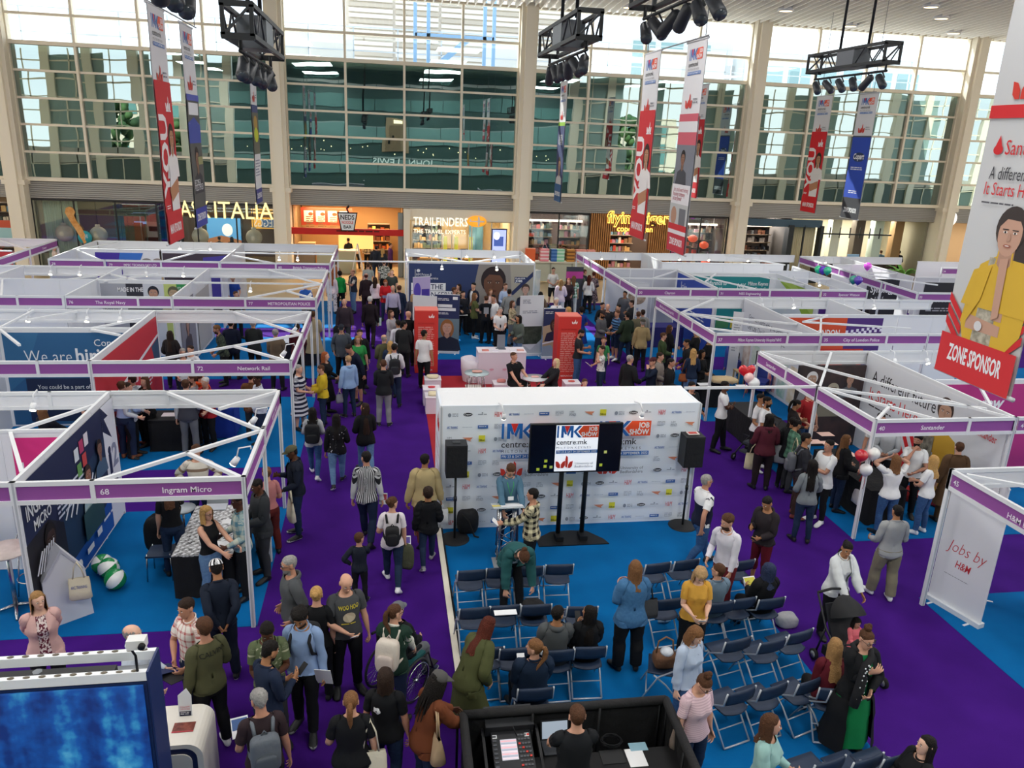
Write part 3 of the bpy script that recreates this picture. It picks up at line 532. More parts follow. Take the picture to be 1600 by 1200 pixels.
for k,(px,py)in enumerate(((1270,386),(1300,388),(1315,386),(1398,388),(1385,360))):
 x,z=aty(px,py,YF+.6);t=Tg('armchair',['dark lounge chair left outside the cream shop','dark tub chair outside the cream shop','dark tub chair with pale rim outside the cream shop','dark sofa chair by the blue screen','dark chair deep in the cream shop'][k],'chair',(x,YF+.6,0));MB().bx(x-.4,x+.4,YF+.3,YF+.9,.2,.45,mat('#3a2f28',.7)).Bd('seat',t);MB().bx(x-.4,x+.4,YF+.8,YF+.95,.45,.95,mat('#41352c',.7)).Bd('backrest',t)
 for sx in(-.35,.35):
  for sy in(.35,.85):MB().bx(x+sx-.02,x+sx+.02,YF+sy-.02,YF+sy+.02,0,.2,DARKM).Bd('leg',t)
x,z=aty(1335,391,YF-.4);t=Tg('poster_stand','small blue poster stand outside the cream shop','sign',(x,YF-.4,0));MB().bx(x-.35,x+.35,YF-.4,YF-.34,.4,1.7,mat('#8ab4d8',.5)).bx(x-.2,x+.2,YF-.41,YF-.4,.9,1.3,mat('#2c4a6a',.5)).Bd('board',t);MB().bx(x-.3,x+.3,YF-.5,YF-.2,0,.05,DARKM).Bd('base',t)
def plant(x,y,z,h,n,c,lab,seed=0):
 r=random.Random(seed);t=Tg('potted_plant',lab,'plant',(x,y,z));MB().La([(.16,0),(.22,.35),(.2,.35),(.14,.05)],mat('#6a5a48',.7),(x,y,z)).Bd('pot',t)
 for k in range(n):
  a=r.uniform(0,2*PI);l=r.uniform(.6,1)*h;d=Ve((math.cos(a),math.sin(a),0));s_=d.cross(Ve((0,0,1)));o=Ve((x,y,z+.3));b=MB();pts=[]
  for j in range(6):
   q=j/5;pts.append((o+d*l*.75*q+Ve((0,0,l*(q*1.1-.75*q*q))),.11*math.sin(PI*min(q*.9+.1,1))+.005))
  vs=[]
  for p,w_ in pts:vs+=[p-s_*w_,p+Ve((0,0,.02)),p+s_*w_]
  fs=[]
  for j in range(5):fs+=[(j*3,j*3+1,j*3+4,j*3+3),(j*3+1,j*3+2,j*3+5,j*3+4)]
  b.add(vs,fs,mat(c,.5),True).Bd('leaf',t)
x,z=aty(1421,381,YF-.3);plant(x,YF-.3,0,1.9,16,'#5f9a42','leafy green plant outside the cream shop by the right column',4)
x,z=aty(1441,392,YF-1.6);plant(x+.3,YF-1.9,0,1.0,12,'#4a8038','lower green plant beside the taller plant by the right column',5)
x,z=aty(1485,342,YF-.6);t=sign('round_sign','white round sign with letter e beyond the right column','sign',(x,YF-.6,z));MB().La([(0,0),(.42,0),(.42,.1),(0,.1)],mat('#fbf8f0',.4,emit=.8),M=Mx.Translation((x,YF-.5,z))@Mx.Rotation(PI/2,4,'X'),n=24).Bd('disc',t);pr=Pn((x-.2,YF-.6,z+.2),(1,0,0));pr.text('e',.2,.38,.34,mat('#6a5a8a',.5),'c',.03);pr.Bd('lettering',t)
shop(31.9,43,mat('#b59a78',.7),mat('#8a7a66',.7),None,'shop at the far right',(1,.9,.75),300)
shop(-28.6,-17.4,mat('#6a5a48',.7),mat('#5a4e42',.7),None,'shop at the far left',(1,.85,.65),240)
product_wall(-20,-17.6,YF+.8,.2,3.2,MIX,'crowded shop shelf at the left edge behind the first column',seed=21)
x,z=aty(6,352,YF);t=Tg('window_poster','orange and pale blue poster in the window at the left edge','poster',(x,YF-.1,z));MB().bx(x-.6,x+.45,YF-.1,YF-.07,z-.9,z+.25,mat('#9fc8cc',.6)).bx(x-.6,x+.45,YF-.105,YF-.1,z-.1,z+.25,mat('#c8553a',.6)).Bd('sheet',t)
# EXHIBITION STANDS
HT=2.48
SYS=mat('#e4e6e9',.4,spec=.4);PANELW=mat('#e6e7eb',.6);LENS=mat('#fff1cf',.4,emit=14);FP=mat('#93529c',.55)
TXW=mat('#f6eef8',.5)
class Stand:
 def __init__(s,label,x,y,name='exhibition_stand'):s.r=Tg(name,label,'stand',(x,y,0))
 def post(s,x,y,h=HT):MB().bx(x-.03,x+.03,y-.03,y+.03,0,h,SYS).bx(x-.012,x+.012,y-.036,y+.036,0,h,mat('#b8bcc2',.4)).Bd('post',s.r);return s
 def Fc(s,p,q,segs,out,z1=HT,hh=.34):
  """out = outward normal; segs = [(length fraction end, number, text)]"""
  p,q,N=Ve((*p,0)),Ve((*q,0)),Ve((*out,0));d=(q-p).normalized();L=(q-p).length
  z0=z1-hh
  for za,zb in((z0,z0+.065),(z1-.065,z1)):
   a=p+Ve((0,0,(za+zb)/2));b=q+Ve((0,0,(za+zb)/2));MB().bar(a,b,.055,zb-za,SYS).Bd('rail',s.r)
  u=Ve((0,0,-1)).cross(N)*-1
  u=N.cross(Ve((0,0,1)))*-1
  t0=0
  for t1,num,txt in segs:
   a=p+d*(L*t0+.03);b=p+d*(L*t1-.03);m=MB()
   zz=Ve((0,0,(z0+z1)/2));m.bar(a+zz,b+zz,.012,hh-.13,PANELW)
   fa,fb=a+N*.009,b+N*.009
   m.add([fa+Ve((0,0,z0+.065)),fb+Ve((0,0,z0+.065)),fb+Ve((0,0,z1-.065)),fa+Ve((0,0,z1-.065))],[(0,1,2,3)],FP);o=m.Bd('fascia_panel',s.r)
   MB().bx(-.03,.03,-.032,.032,z0,z1,SYS).xf(Mx.Translation(p+d*L*t1)).Bd('bracket',s.r)
   if num or txt:
    U=Ve((0,0,1)).cross(N)
    st=a if(b-a).dot(U)>0 else b;pr=Pn(fa*0+st+N*.010+Ve((0,0,z1-.065)),U);w_=(b-a).length
    if num:pr.text(num,.06,.155,.085,TXW,bold=.01)
    if txt:pr.text(txt,w_*.62 if num else w_*.5,.155,.085,TXW,'c',.012,mw=w_*.62)
    pr.Bd('lettering',o)
   t0=t1
  return s
 def wall(s,p,q,z1=HT-.03,z0=.02,m_=None,n=None):
  p,q=Ve((*p,0)),Ve((*q,0));L=(q-p).length;n=n or max(1,round(L));d=(q-p)/n
  for i in range(n):
   a,b=p+d*i,p+d*(i+1);e=d.normalized()*.018;zz=Ve((0,0,(z0+z1)/2));MB().bar(a+e+zz,b-e+zz,.03,z1-z0,m_ or PANELW).Bd('wall_panel',s.r)
   if i:MB().bx(-.02,.02,-.024,.024,0,z1,SYS).xf(Mx.Translation(a)).Bd('upright',s.r)
  zt=Ve((0,0,z1+.015));MB().bar(p+zt,q+zt,.05,.05,SYS).Bd('top_rail',s.r);return s
 def Br(s,*ps,z=HT-.04):
  for i in range(len(ps)-1):MB().bar((*ps[i],z),(*ps[i+1],z),.055,.05,SYS).Bd('brace',s.r)
  return s
 def spots(s,*ps):
  for x,y,dx,dy in ps:
   o=MB().Tu([(x,y,HT),(x,y,HT+.05),(x+dx*.18,y+dy*.18,HT+.02),(x+dx*.22,y+dy*.22,HT-.14)],.012,SYS,6).Bd('spotlight',s.r)
   b=Ve((x+dx*.22,y+dy*.22,HT-.16));dr=Ve((dx*.5,dy*.5,-.7)).normalized()
   MB().Tu([b-dr*.03,b+dr*.1],[.045,.06],WHITE,10).Bd('lamp_head',o);MB().Tu([b+dr*.1,b+dr*.112],.052,LENS,10).Bd('lens',o)
  return s
 def face(s,p,out,z=HT-.06):
  N=Ve((*out,0));U=Ve((0,0,1)).cross(N);return Pn(Ve((*p,z))+N*.026,U)
def Pt(pr,cx,top,h,skin,hair,cloth,long=True,side=.0):
 """flat printed head and shoulders, h = height of the head"""
 S,H_,C=mat(skin,.6),mat(hair,.7),mat(cloth,.7)
 if long:pr.ell(cx,top+h*.62,h*.46,h*.66,H_)
 else:pr.ell(cx,top+h*.42,h*.40,h*.44,H_)
 pr.poly([(cx-h*.2,top+h*.8),(cx-h*.22,top+h*1.15),(cx-h*.75,top+h*1.35),(cx-h*.95,top+h*2.1),(cx+h*.95,top+h*2.1),(cx+h*.75,top+h*1.35),(cx+h*.22,top+h*1.15),(cx+h*.2,top+h*.8)],C)
 pr.poly([(cx-h*.16,top+h*.8),(cx-h*.18,top+h*1.14),(cx,top+h*1.3),(cx+h*.18,top+h*1.14),(cx+h*.16,top+h*.8)],mat(tuple(x*.82 for x in lin(skin)),.6))
 pr.ell(cx+side*h,top+h*.53,h*.31,h*.44,S)
 pr.poly([(cx-h*.34+side*h,top+h*.45),(cx-h*.28+side*h,top+h*.16),(cx+side*h,top+h*.06),(cx+h*.28+side*h,top+h*.16),(cx+h*.34+side*h,top+h*.45),(cx+h*.2+side*h,top+h*.26),(cx-h*.14+side*h,top+h*.24)],H_)
 E=mat('#2a1c18',.5);W_=mat('#efe9e4'if lin(skin)[0]>.3 else'#a89c92',.5)
 for e in(-.13,.13):
  pr.ell(cx+(side+e)*h,top+h*.50,h*.055,h*.024,W_,12);pr.ell(cx+(side+e)*h,top+h*.50,h*.026,h*.024,E,10);pr.rect(cx+(side+e-.08)*h,top+h*.435,h*.16,h*.022,H_)
 pr.poly([(cx+(side-.02)*h,top+h*.5),(cx+(side-.055)*h,top+h*.66),(cx+(side+.055)*h,top+h*.66),(cx+(side+.02)*h,top+h*.5)],mat(tuple(x*.86 for x in lin(skin)),.6))
 LC=mat(tuple(x*k for x,k in zip(lin(skin),(.62,.36,.36))),.5);pr.ell(cx+side*h,top+h*.765,h*.105,h*.034,LC,14);pr.ell(cx+side*h,top+h*.76,h*.06,h*.010,W_ if lin(skin)[0]>.3 else LC,12)
def mk_logo(pr,u,v,w,black='#1c1c20',base=True):
 """the job show logo, w wide"""
 BL,RD,OR_=mat('#2466b4',.5),mat('#d8322e',.5),mat('#e4502a',.5);K=mat(black,.5);h=w*.30
 pr.rect(u,v,w*.045,h,BL);pr.poly([(u+w*.10,v),(u+w*.10,v+h),(u+w*.16,v+h),(u+w*.16,v)],BL)
 pr.poly([(u+w*.10,v),(u+w*.19,v+h*.72),(u+w*.24,v+h*.72),(u+w*.17,v)],BL);pr.poly([(u+w*.17,v),(u+w*.24,v+h*.66),(u+w*.31,v)],RD);pr.poly([(u+w*.31,v),(u+w*.24,v+h*.72),(u+w*.27,v+h*.9),(u+w*.37,v)],BL)
 pr.rect(u+w*.33,v,w*.06,h,BL);pr.poly([(u+w*.39,v+h*.5),(u+w*.52,v),(u+w*.6,v),(u+w*.46,v+h*.5),(u+w*.6,v+h),(u+w*.52,v+h)],BL)
 pr.poly([(u+w*.50,v+h*.5),(u+w*.62,v),(u+w,v),(u+w,v+h),(u+w*.62,v+h)],OR_);pr.text('JOB',u+w*.97,v+h*.45,h*.34,WHITE,'r',.03,.85);pr.text('SHOW',u+w*.97,v+h*.9,h*.34,WHITE,'r',.03,.85)
 pr.text('centre:mk',u,v+h+w*.17,w*.125,K,mw=w,bold=.008);pr.text('M I L T O N  K E Y N E S',u,v+h+w*.275,w*.055,mat('#55585e',.5),mw=w)
 pr.rect(u,v+h+w*.31,w,w*.085,BL);pr.text('FRI 23 & SAT 24 SEPTEMBER 2022',u+w*.02,v+h+w*.375,w*.05,WHITE,mw=w*.96,bold=.015)
 if base:ub(pr,u,v+h+w*.44,w*.42);pr.text('University of',u+w*.47,v+h+w*.68,w*.06,mat('#6a6d74',.5),mw=w*.45);pr.text('Bedfordshire',u+w*.47,v+h+w*.76,w*.06,mat('#6a6d74',.5),mw=w*.45)
def ub(pr,u,v,w,c='#d03a2e'):
 C=mat(c,.5);h=w*.78
 pr.poly([(u,v+h*.45),(u+w*.16,v+h*.5),(u+w*.27,v+h*.72),(u+w*.28,v+h),(u+w*.14,v+h),(u+w*.03,v+h*.85)],C)
 pr.poly([(u+w*.56,v+h*.42),(u+w*.56,v+h*.8),(u+w*.46,v+h),(u+w*.31,v+h),(u+w*.32,v+h*.7),(u+w*.42,v+h*.5)],C)
 pr.poly([(u+w*.60,v),(u+w*.70,v+h*.16),(u+w*.72,v+h*.6),(u+w*.68,v+h*.98),(u+w*.58,v+h*.9),(u+w*.56,v+h*.3)],C)
 pr.poly([(u+w,v+h*.45),(u+w*.84,v+h*.5),(u+w*.74,v+h*.72),(u+w*.72,v+h),(u+w*.86,v+h),(u+w*.97,v+h*.85)],C)
# L1 front left row
S=Stand('open white frame stand with purple fascia numbered 68 and navy graphic wall',-3.5,12.5)
for p in((-2,10.6),(-5,10.6),(-2,14.56),(-2,12.5),(-5,14.56)):S.post(*p)
S.Fc((-5,10.6),(-2,10.6),[(1/3,'',''),(1,'68','Ingram Micro')],(0,-1)).Fc((-2,10.6),(-2,14.56),[(.5,'',''),(1,'68','Ingram Micro')],(1,0)).Fc((-5,14.56),(-2,14.56),[(1/3,'',''),(1,'68','Ingram Micro')],(0,1))
S.wall((-5,10.63),(-5,14.53)).Br((-3.98,10.62),(-2.03,12.5),(-3.98,14.54)).Br((-2.99,11.6),(-2.03,10.62)).Br((-2.9,13.6),(-2.03,14.54)).spots((-2.05,11.6,-1,0),(-2.05,13.4,-1,0))
pr=S.face((-5,10.62),(1,0));NV=mat('#222a4c',.6);pr.rect(0,.05,3.93,2.3,NV)
pr.poly([(0,2.35),(0,1.9),(1.0,2.0),(2.2,1.95),(3.3,1.75),(3.3,2.35)],mat('#1f56a8',.6));pr.poly([(.0,.95),(.75,.9),(1.5,1.35),(1.35,1.9),(0,2.2)],mat('#1c1a22',.6))
pr.poly([(1.25,.95),(3.3,.6),(3.3,1.75),(2.2,1.95),(1.3,1.95)],mat('#24405e',.6,kind='mottle',col2='#1d2c4a',scale=1.2))
pr.rect(3.3,.05,.63,2.3,mat('#e4e6ee',.6));pr.poly([(3.3,.05),(3.62,.3),(3.42,.3),(3.7,.75),(3.3,.5)],NV);pr.text('i',3.42,1.35,.5,NV,bold=.05);pr.text('2',3.6,1.3,.42,mat('#8d93ac',.6),bold=.03);pr.ell(3.62,1.65,.16,.2,NV)
pr.text('INGRAM',.12,.62,.22,WHITE,mw=.85,bold=.02);pr.text('MICRO',.3,.86,.16,WHITE,mw=.6,bold=.02);pr.Ln(1.1,.72,1.25,.42,5,mat('#cfd4e4',.6),seed=3)
for k,(u,v,c)in enumerate(((1.95,.3,'#dfe6ee'),(2.18,.24,'#b8406a'),(2.4,.2,'#e6e0ea'),(2.0,.58,'#6aa05a'),(2.24,.5,'#c84a4a'))):pr.rect(u,v,.18,.22,mat(c,.6))
for k in range(7):pr.poly([(1.3+k*.2,1.2+.05*(k%3)),(1.34+k*.2,1.23+.05*(k%3)),(1.62+k*.2,.98),(1.58+k*.2,.95)],mat('#e8ecf4',.6))
Pt(pr,.72,.95,.5,'#3e2a22','#1c1412','#201a20',False);Pt(pr,2.35,.72,.36,'#a0705c','#3a2a24','#a9c4cc',False);Pt(pr,2.95,.5,.32,'#8a6656','#2c201c','#4a6480',False)
pr.rect(1.9,1.42,.9,.5,mat('#2f5052',.6))
for k in range(6):pr.poly([(.06+k*.09,1.45+.02*k),(.10+k*.09,1.47+.02*k),(.34+k*.08,1.2),(.30+k*.08,1.18)],mat('#e2e4ec',.6))
pr.ell(1.5,2.12,.1,.1,WHITE);pr.rect(1.85,2.03,.3,.1,WHITE);pr.rect(2.35,1.95,.22,.12,WHITE);pr.Ln(2.7,1.92,.5,.1,1,WHITE);pr.Ln(.5,2.18,.7,.1,1,WHITE);pr.Bd('print',S.r)
S=Stand('white frame stand with bright pink back wall lettered Inter, left of the navy wall',-7,11.6)
S.post(-8,10.6).Fc((-9,10.6),(-5.02,10.6),[(.5,'',''),(.75,'',''),(1,'','')],(0,-1)).wall((-9,12.6),(-5.03,12.6));
pr=S.face((-5.86,12.6),(0,-1));pr.rect(0,.06,.83,2.32,mat('#d8317e',.6));pr.text('Inter',.08,.72,.23,WHITE,mw=.72,bold=.035);pr.text('serve',.42,1.05,.2,WHITE,mw=.4,bold=.03);pr.Bd('print',S.r)
S.Br((-5.85,12.58),(-5.05,11.0)).Br((-5.85,12.62),(-5.03,13.9));S.Fc((-9,14.56),(-5.02,14.56),[(.5,'',''),(.75,'',''),(1,'','')],(0,1)).spots((-6.9,14.52,0,-1),(-6.2,14.52,0,-1),(-7.9,14.52,0,-1))
# L2
S=Stand('open white frame stand with purple fascia numbered 72 and red side wall',-4,19)
for p in((-2,16.6),(-2,21.46),(-2,19),(-6,16.6),(-6,21.46)):S.post(*p)
S.Fc((-6,16.6),(-2,16.6),[(.5,'',''),(1,'72','Network Rail')],(0,-1)).Fc((-2,16.6),(-2,21.46),[(.5,'',''),(1,'72','Network Rail')],(1,0)).Fc((-6,21.46),(-2,21.46),[(.5,'',''),(1,'','')],(0,1)).wall((-6,16.63),(-6,21.43))
S.Br((-4.98,16.62),(-2.03,19),(-4.0,21.44)).Br((-3.4,17.9),(-2.03,16.62)).Br((-2.9,20.3),(-2.03,21.44)).spots((-2.05,17.8,-1,0),(-2.05,20.1,-1,0))
pr=S.face((-6,16.63),(1,0));pr.rect(0,.08,4.75,2.3,mat('#c9343f',.6));pr.poly([(0,2.38),(0,1.2),(4.75,.55),(4.75,.62),(.2,1.3),(.2,2.38)],WHITE);pr.poly([(4.1,.75),(4.75,.65),(4.75,1.6),(4.4,1.5)],mat('#3a5472',.6));pr.text('Build train networks',.3,1.75,.3,WHITE,mw=2.2,bold=.01);pr.text('for our future',1.9,1.25,.3,WHITE,mw=1.9,bold=.01);pr.Ln(2.6,1.4,1.4,.3,3,WHITE);pr.Bd('print',S.r)
S=Stand('white frame stand with deep blue wall printed We are hiring',-7.5,18)
S.post(-9,16.6).Fc((-9.96,16.6),(-6.02,16.6),[(.75,'','Connells Group'),(1,'','')],(0,-1)).wall((-9.96,19.45),(-6.03,19.45)).wall((-8.95,16.63),(-8.95,19.4))
pr=S.face((-8.88,19.45),(0,-1));BLU1=mat('#2c5f8c',.6);pr.rect(0,.05,2.83,2.3,BLU1);pr.poly([(0,.05),(.8,.05),(.35,1.2),(.0,1.5)],mat('#356c98',.6));pr.rect(.38,1.18,2.45,1.1,mat('#1f2c4c',.6));pr.text('We are',.42,.78,.30,WHITE,mw=1.05,bold=-.008);pr.text('hiring',1.56,.78,.34,WHITE,mw=.96,bold=.02);pr.text("We've got vacancies across our Head Office",.5,1.1,.115,WHITE,mw=2.25);pr.text('Connells',2.0,.38,.17,WHITE,mw=.8)
for k,t_ in enumerate(('You could be a part of the largest, most','most profitable high street estate agency','services provider in the UK.')):pr.text(t_,.62,1.45+k*.2,.11,WHITE,mw=2.1 if k<2 else 1.35)
pr.Bd('print',S.r)
S.Fc((-9.96,21.46),(-6.02,21.46),[(.5,'',''),(1,'','')],(0,1)).Br((-8.9,19.43),(-7.9,18.0)).Br((-8.7,20.4),(-7.9,21.4)).Br((-6.1,18.9),(-6.9,19.42)).Br((-7.0,19.5),(-6.1,20.6)).spots((-7.6,21.42,0,-1),(-6.8,21.42,0,-1),(-9.0,21.42,0,-1))
S.Br((-8.97,19.5),(-8.97,21.44))
# L3
S=Stand('open white frame stand with purple fascia numbered 77, beside the soldier posters',-4,25.7)
for p in((-2,23.25),(-2,28.3),(-2,25.7),(-6,23.25),(-6,28.3)):S.post(*p)
S.Fc((-6,23.25),(-2,23.25),[(.5,'',''),(1,'77','METROPOLITAN POLICE')],(0,-1)).Fc((-2,23.25),(-2,28.3),[(.5,'',''),(1,'77','METROPOLITAN POLICE')],(1,0)).Fc((-6,28.3),(-2,28.3),[(.5,'',''),(1,'','')],(0,1)).wall((-6,23.28),(-6,28.27))
S.Br((-4,23.27),(-2.03,25.7),(-4,28.28)).Br((-3,24.5),(-2.03,23.3)).Br((-6,25.7),(-2,25.7)).spots((-4.2,25.68,0,-1),(-2.05,24.6,-1,0))
pr=S.face((-6,23.6),(1,0));pr.rect(.2,.3,1.8,2.0,mat('#8f8c94',.6));Pt(pr,1.0,.8,.5,'#b08a78','#3a3030','#50464c');pr.rect(2.3,.4,1.9,1.9,mat('#b9b5b0',.6));pr.Bd('print',S.r)
S=Stand('white frame stand with soldier and sailor posters, fascia numbered 76',-7.5,24.5)
S.post(-8.85,23.25).Fc((-8.85,23.25),(-6.02,23.25),[(.68,'76','The Royal Navy'),(1,'','')],(0,-1)).wall((-8.85,23.28),(-8.85,28.25)).wall((-8.8,25.8),(-6.03,25.8)).Fc((-8.85,28.3),(-6.02,28.3),[(.5,'',''),(1,'','')],(0,1)).spots((-8.0,28.26,0,-1),(-6.8,28.26,0,-1)).Br((-8.8,27.0),(-7.6,25.85)).Br((-8.6,25.7),(-7.4,27.2))
pr=S.face((-8.75,25.8),(0,-1));pr.rect(0,.05,.75,2.2,mat('#a9abb4',.6));pr.rect(.75,.05,.5,2.2,mat('#33343e',.6));pr.rect(1.25,.05,.62,2.2,mat('#c9ccd4',.6));pr.rect(1.87,.05,.7,2.2,mat('#b7c473',.6));pr.rect(2.25,.05,.47,.32,mat('#2c8a4c',.6));pr.text('IT\'S A DUTY',2.28,.22,.08,WHITE,mw=.42);pr.text('MADE IN THE',.5,.3,.13,mat('#f0f0f0',.6),mw=.75,bold=.02);pr.poly([(2.1,.45),(2.5,.45),(2.72,.7),(2.5,.95),(2.1,.9)],mat('#3c79bc',.6));pr.text('WHEN YOU',.06,.75,.09,mat('#3a3a40',.6),mw=.5);pr.text('JOIN US',.06,.88,.09,mat('#3a3a40',.6),mw=.4);pr.rect(.85,.5,.25,.22,mat('#e8e8ec',.6));Pt(pr,1.55,.12,.42,'#b58a74','#22242e','#2c3044',False);Pt(pr,2.15,.12,.42,'#b09878','#5c5c46','#8c8464',False);pr.Bd('print',S.r)
S=Stand('white walled stand left of the soldier and sailor posters',-10.3,24.5)
S.Fc((-12,23.25),(-8.9,23.25),[(.62,'','Service Limited'),(1,'','')],(0,-1)).wall((-12,25.8),(-8.9,25.8)).Fc((-13,28.3),(-8.9,28.3),[(.5,'',''),(1,'','')],(0,1)).spots((-11,28.26,0,-1),(-10.1,28.26,0,-1)).Br((-10.5,23.3),(-11.5,25.75)).Br((-9.8,25.85),(-8.95,27.0)).wall((-11.9,25.85),(-11.9,28.2))
# L4
S=Stand('white frame stand with purple fascia numbered 80 nearest the noodle bar',-3.9,32)
for p in((-2,29.7),(-2,34.75),(-2,32.2),(-5.9,29.7),(-5.9,34.75)):S.post(*p)
S.Fc((-5.9,29.7),(-2,29.7),[(.5,'',''),(1,'80','British Transport Police')],(0,-1)).Fc((-2,29.7),(-2,34.75),[(.5,'',''),(1,'','')],(1,0)).Fc((-5.9,34.75),(-2,34.75),[(.5,'',''),(1,'','')],(0,1)).wall((-5.9,29.73),(-5.9,34.7)).Br((-5.8,32.2),(-2,32.2)).Br((-5.8,31.5),(-4,29.75)).spots((-4.1,32.16,0,-1),(-3.4,32.16,0,-1))
S=Stand('white frame stand with dark and blue wall, fascia numbered 79',-7,32)
S.post(-9.85,29.75).Fc((-9.8,29.75),(-5.95,29.75),[(.48,'79','IMPEC TECHNOLOGY LTD'),(1,'','')],(0,-1)).wall((-8.6,32.3),(-5.95,32.3)).Fc((-9.9,34.75),(-5.95,34.75),[(.5,'',''),(1,'','')],(0,1)).Br((-7.2,32.2),(-7.9,29.8)).spots((-8.4,34.7,0,-1),(-7.2,34.7,0,-1))
pr=S.face((-8.55,32.3),(0,-1));pr.rect(0,.05,2.6,2.3,mat('#453a44',.6));pr.poly([(1.5,.2),(2.6,.08),(2.6,2.2),(1.4,2.2)],mat('#4a3f96',.6));pr.Bd('print',S.r)
S=Stand('white frame stand with purple and blue back wall at the back left',-10.8,32)
S.post(-11.7,29.8).Fc((-11.7,29.78),(-9.82,29.76),[(.98,'78','Buckinghamshire Council')],(0,-1)).Fc((-11.7,34.75),(-9.9,34.75),[(1,'','')],(0,1)).wall((-11.7,29.85),(-11.7,34.7)).wall((-11.65,32.3),(-8.65,32.3)).Br((-11.6,32.2),(-10,29.85)).Br((-11.6,32.4),(-10.8,34.7))
pr=S.face((-11.0,32.3),(0,-1));pr.rect(0,.06,1.2,2.3,mat('#4b35a0',.6));pr.poly([(.9,.06),(1.75,.06),(1.55,.5),(.8,.5)],mat('#3a72c8',.6));pr.ell(1.85,.42,.2,.16,mat('#8a8480',.6));pr.ell(2.25,.42,.2,.16,mat('#9a8a84',.6));pr.Bd('print',S.r)
S=Stand('white frame stand with slanting purple fascia at the left edge of the hall',-14,32)
for p in((-13.3,34.9),(-13.3,29.6),(-13.3,32.2)):S.post(*p)
S.Fc((-13.3,29.6),(-13.3,34.9),[(.5,'',''),(1,'','Careers')],(1,0)).Fc((-17,34.9),(-13.3,34.9),[(.5,'',''),(1,'','')],(0,1)).Br((-15.5,34.8),(-13.35,32.2));S.wall((-15.5,31.5),(-13.6,31.5),m_=mat('#b9343a',.6))
pr=S.face((-15.4,31.5),(0,-1));pr.ell(.5,1.5,.28,.9,mat('#8a7c74',.6));pr.ell(1.2,1.5,.25,.9,mat('#7c7068',.6));pr.Bd('print',S.r)
tag(MB().bar((-2,30.55,2.45),(.9,30.55,2.45),.05,.05,SYS).Bd('tie_beam'),'thin white beam over the aisle before the noodle bar','beam')
tag(MB().bar((6.05,14.5,2.45),(9.0,14.5,2.45),.05,.05,SYS).Bd('tie_beam'),'thin white beam from the stage wall to the balloon stand','beam')
# prison service wall
S=Stand('navy stand wall reading JOIN THE PRISON SERVICE with printed portraits',3.4,31)
for p in((.9,30.6),(5.9,30.6),(.9,34),(5.9,34),(3.3,34)):S.post(*p)
S.wall((.9,30.6),(5.9,30.6)).Fc((.9,34),(5.9,34),[(.5,'',''),(1,'','')],(0,1)).Fc((5.9,30.6),(5.9,34),[(.5,'',''),(1,'','')],(1,0)).Fc((.9,30.6),(.9,34),[(1,'','')],(-1,0)).Br((1,33),(3.4,30.65)).Br((3.2,30.65),(5.8,33)).spots((2.2,30.56,0,-1),(4.35,30.56,0,-1),(2.2,33.9,0,-1),(3.5,33.9,0,-1),(4.7,33.9,0,-1))
pr=S.face((.92,30.6),(0,-1));pr.rect(0,.02,4.96,2.36,mat('#2e3d68',.6));pr.poly([(2.75,.02),(4.96,.02),(4.96,2.38),(2.3,2.38)],mat('#8f8a86',.6));pr.poly([(4.0,.02),(4.96,.02),(4.96,2.38),(4.2,2.38)],mat('#a8a294',.6));pr.poly([(4.05,1.15),(4.94,.28),(4.94,.48),(4.15,1.25)],mat('#27325a',.6));pr.rect(4.2,.5,.48,.24,mat('#27325a',.6));pr.text('PLAN FOR',4.23,.59,.06,WHITE,mw=.42,bold=.02);pr.text('JOBS',4.23,.71,.09,WHITE,mw=.42,bold=.03)
Pt(pr,3.35,.12,1.25,'#6a4838','#2c2226','#232a44',False);Pt(pr,4.66,.78,.42,'#c09a88','#4a3a34','#23283c',False)
pr.rect(.25,.25,.015,.4,WHITE);pr.ell(.38,.3,.07,.06,WHITE);pr.text('HM Prison &',.3,.5,.1,WHITE,mw=.6);pr.text('Probation Service',.3,.64,.1,WHITE,mw=.85);pr.rect(.1,.78,1.35,.3,WHITE);pr.text('JOIN THE',.2,1.03,.2,mat('#1e2a52',.5),mw=1.15,bold=.01);pr.rect(.1,1.1,2.05,.3,WHITE);pr.text('PRISON SERVICE',.2,1.34,.2,mat('#1e2a52',.5),mw=1.88,bold=.01);pr.rect(.1,1.5,1.9,.25,WHITE);pr.text('Apply now',.3,1.69,.15,mat('#1e2a52',.5),mw=1.5);pr.Bd('print',S.r)
t=Tg('pop_up_display','curved pop-up display end at the right of the prison service wall','display',(6.15,30.7,0))
b=MB();P_=[(6.0+.24*math.sin(a*PI/8),30.95-.24*math.cos(a*PI/8))for a in range(9)]
for i in range(8):b.add([(*P_[i],.05),(*P_[i+1],.05),(*P_[i+1],2.15),(*P_[i],2.15)],[(0,1,2,3)],mat('#8fa4ae',.6,kind='mottle',col2='#cfc9bb',scale=1.5),True)
b.Bd('panel',t);MB().La([(.26,0),(.26,.05),(0,.05)],DARKM,(6.0,30.95,0)).Bd('base',t)
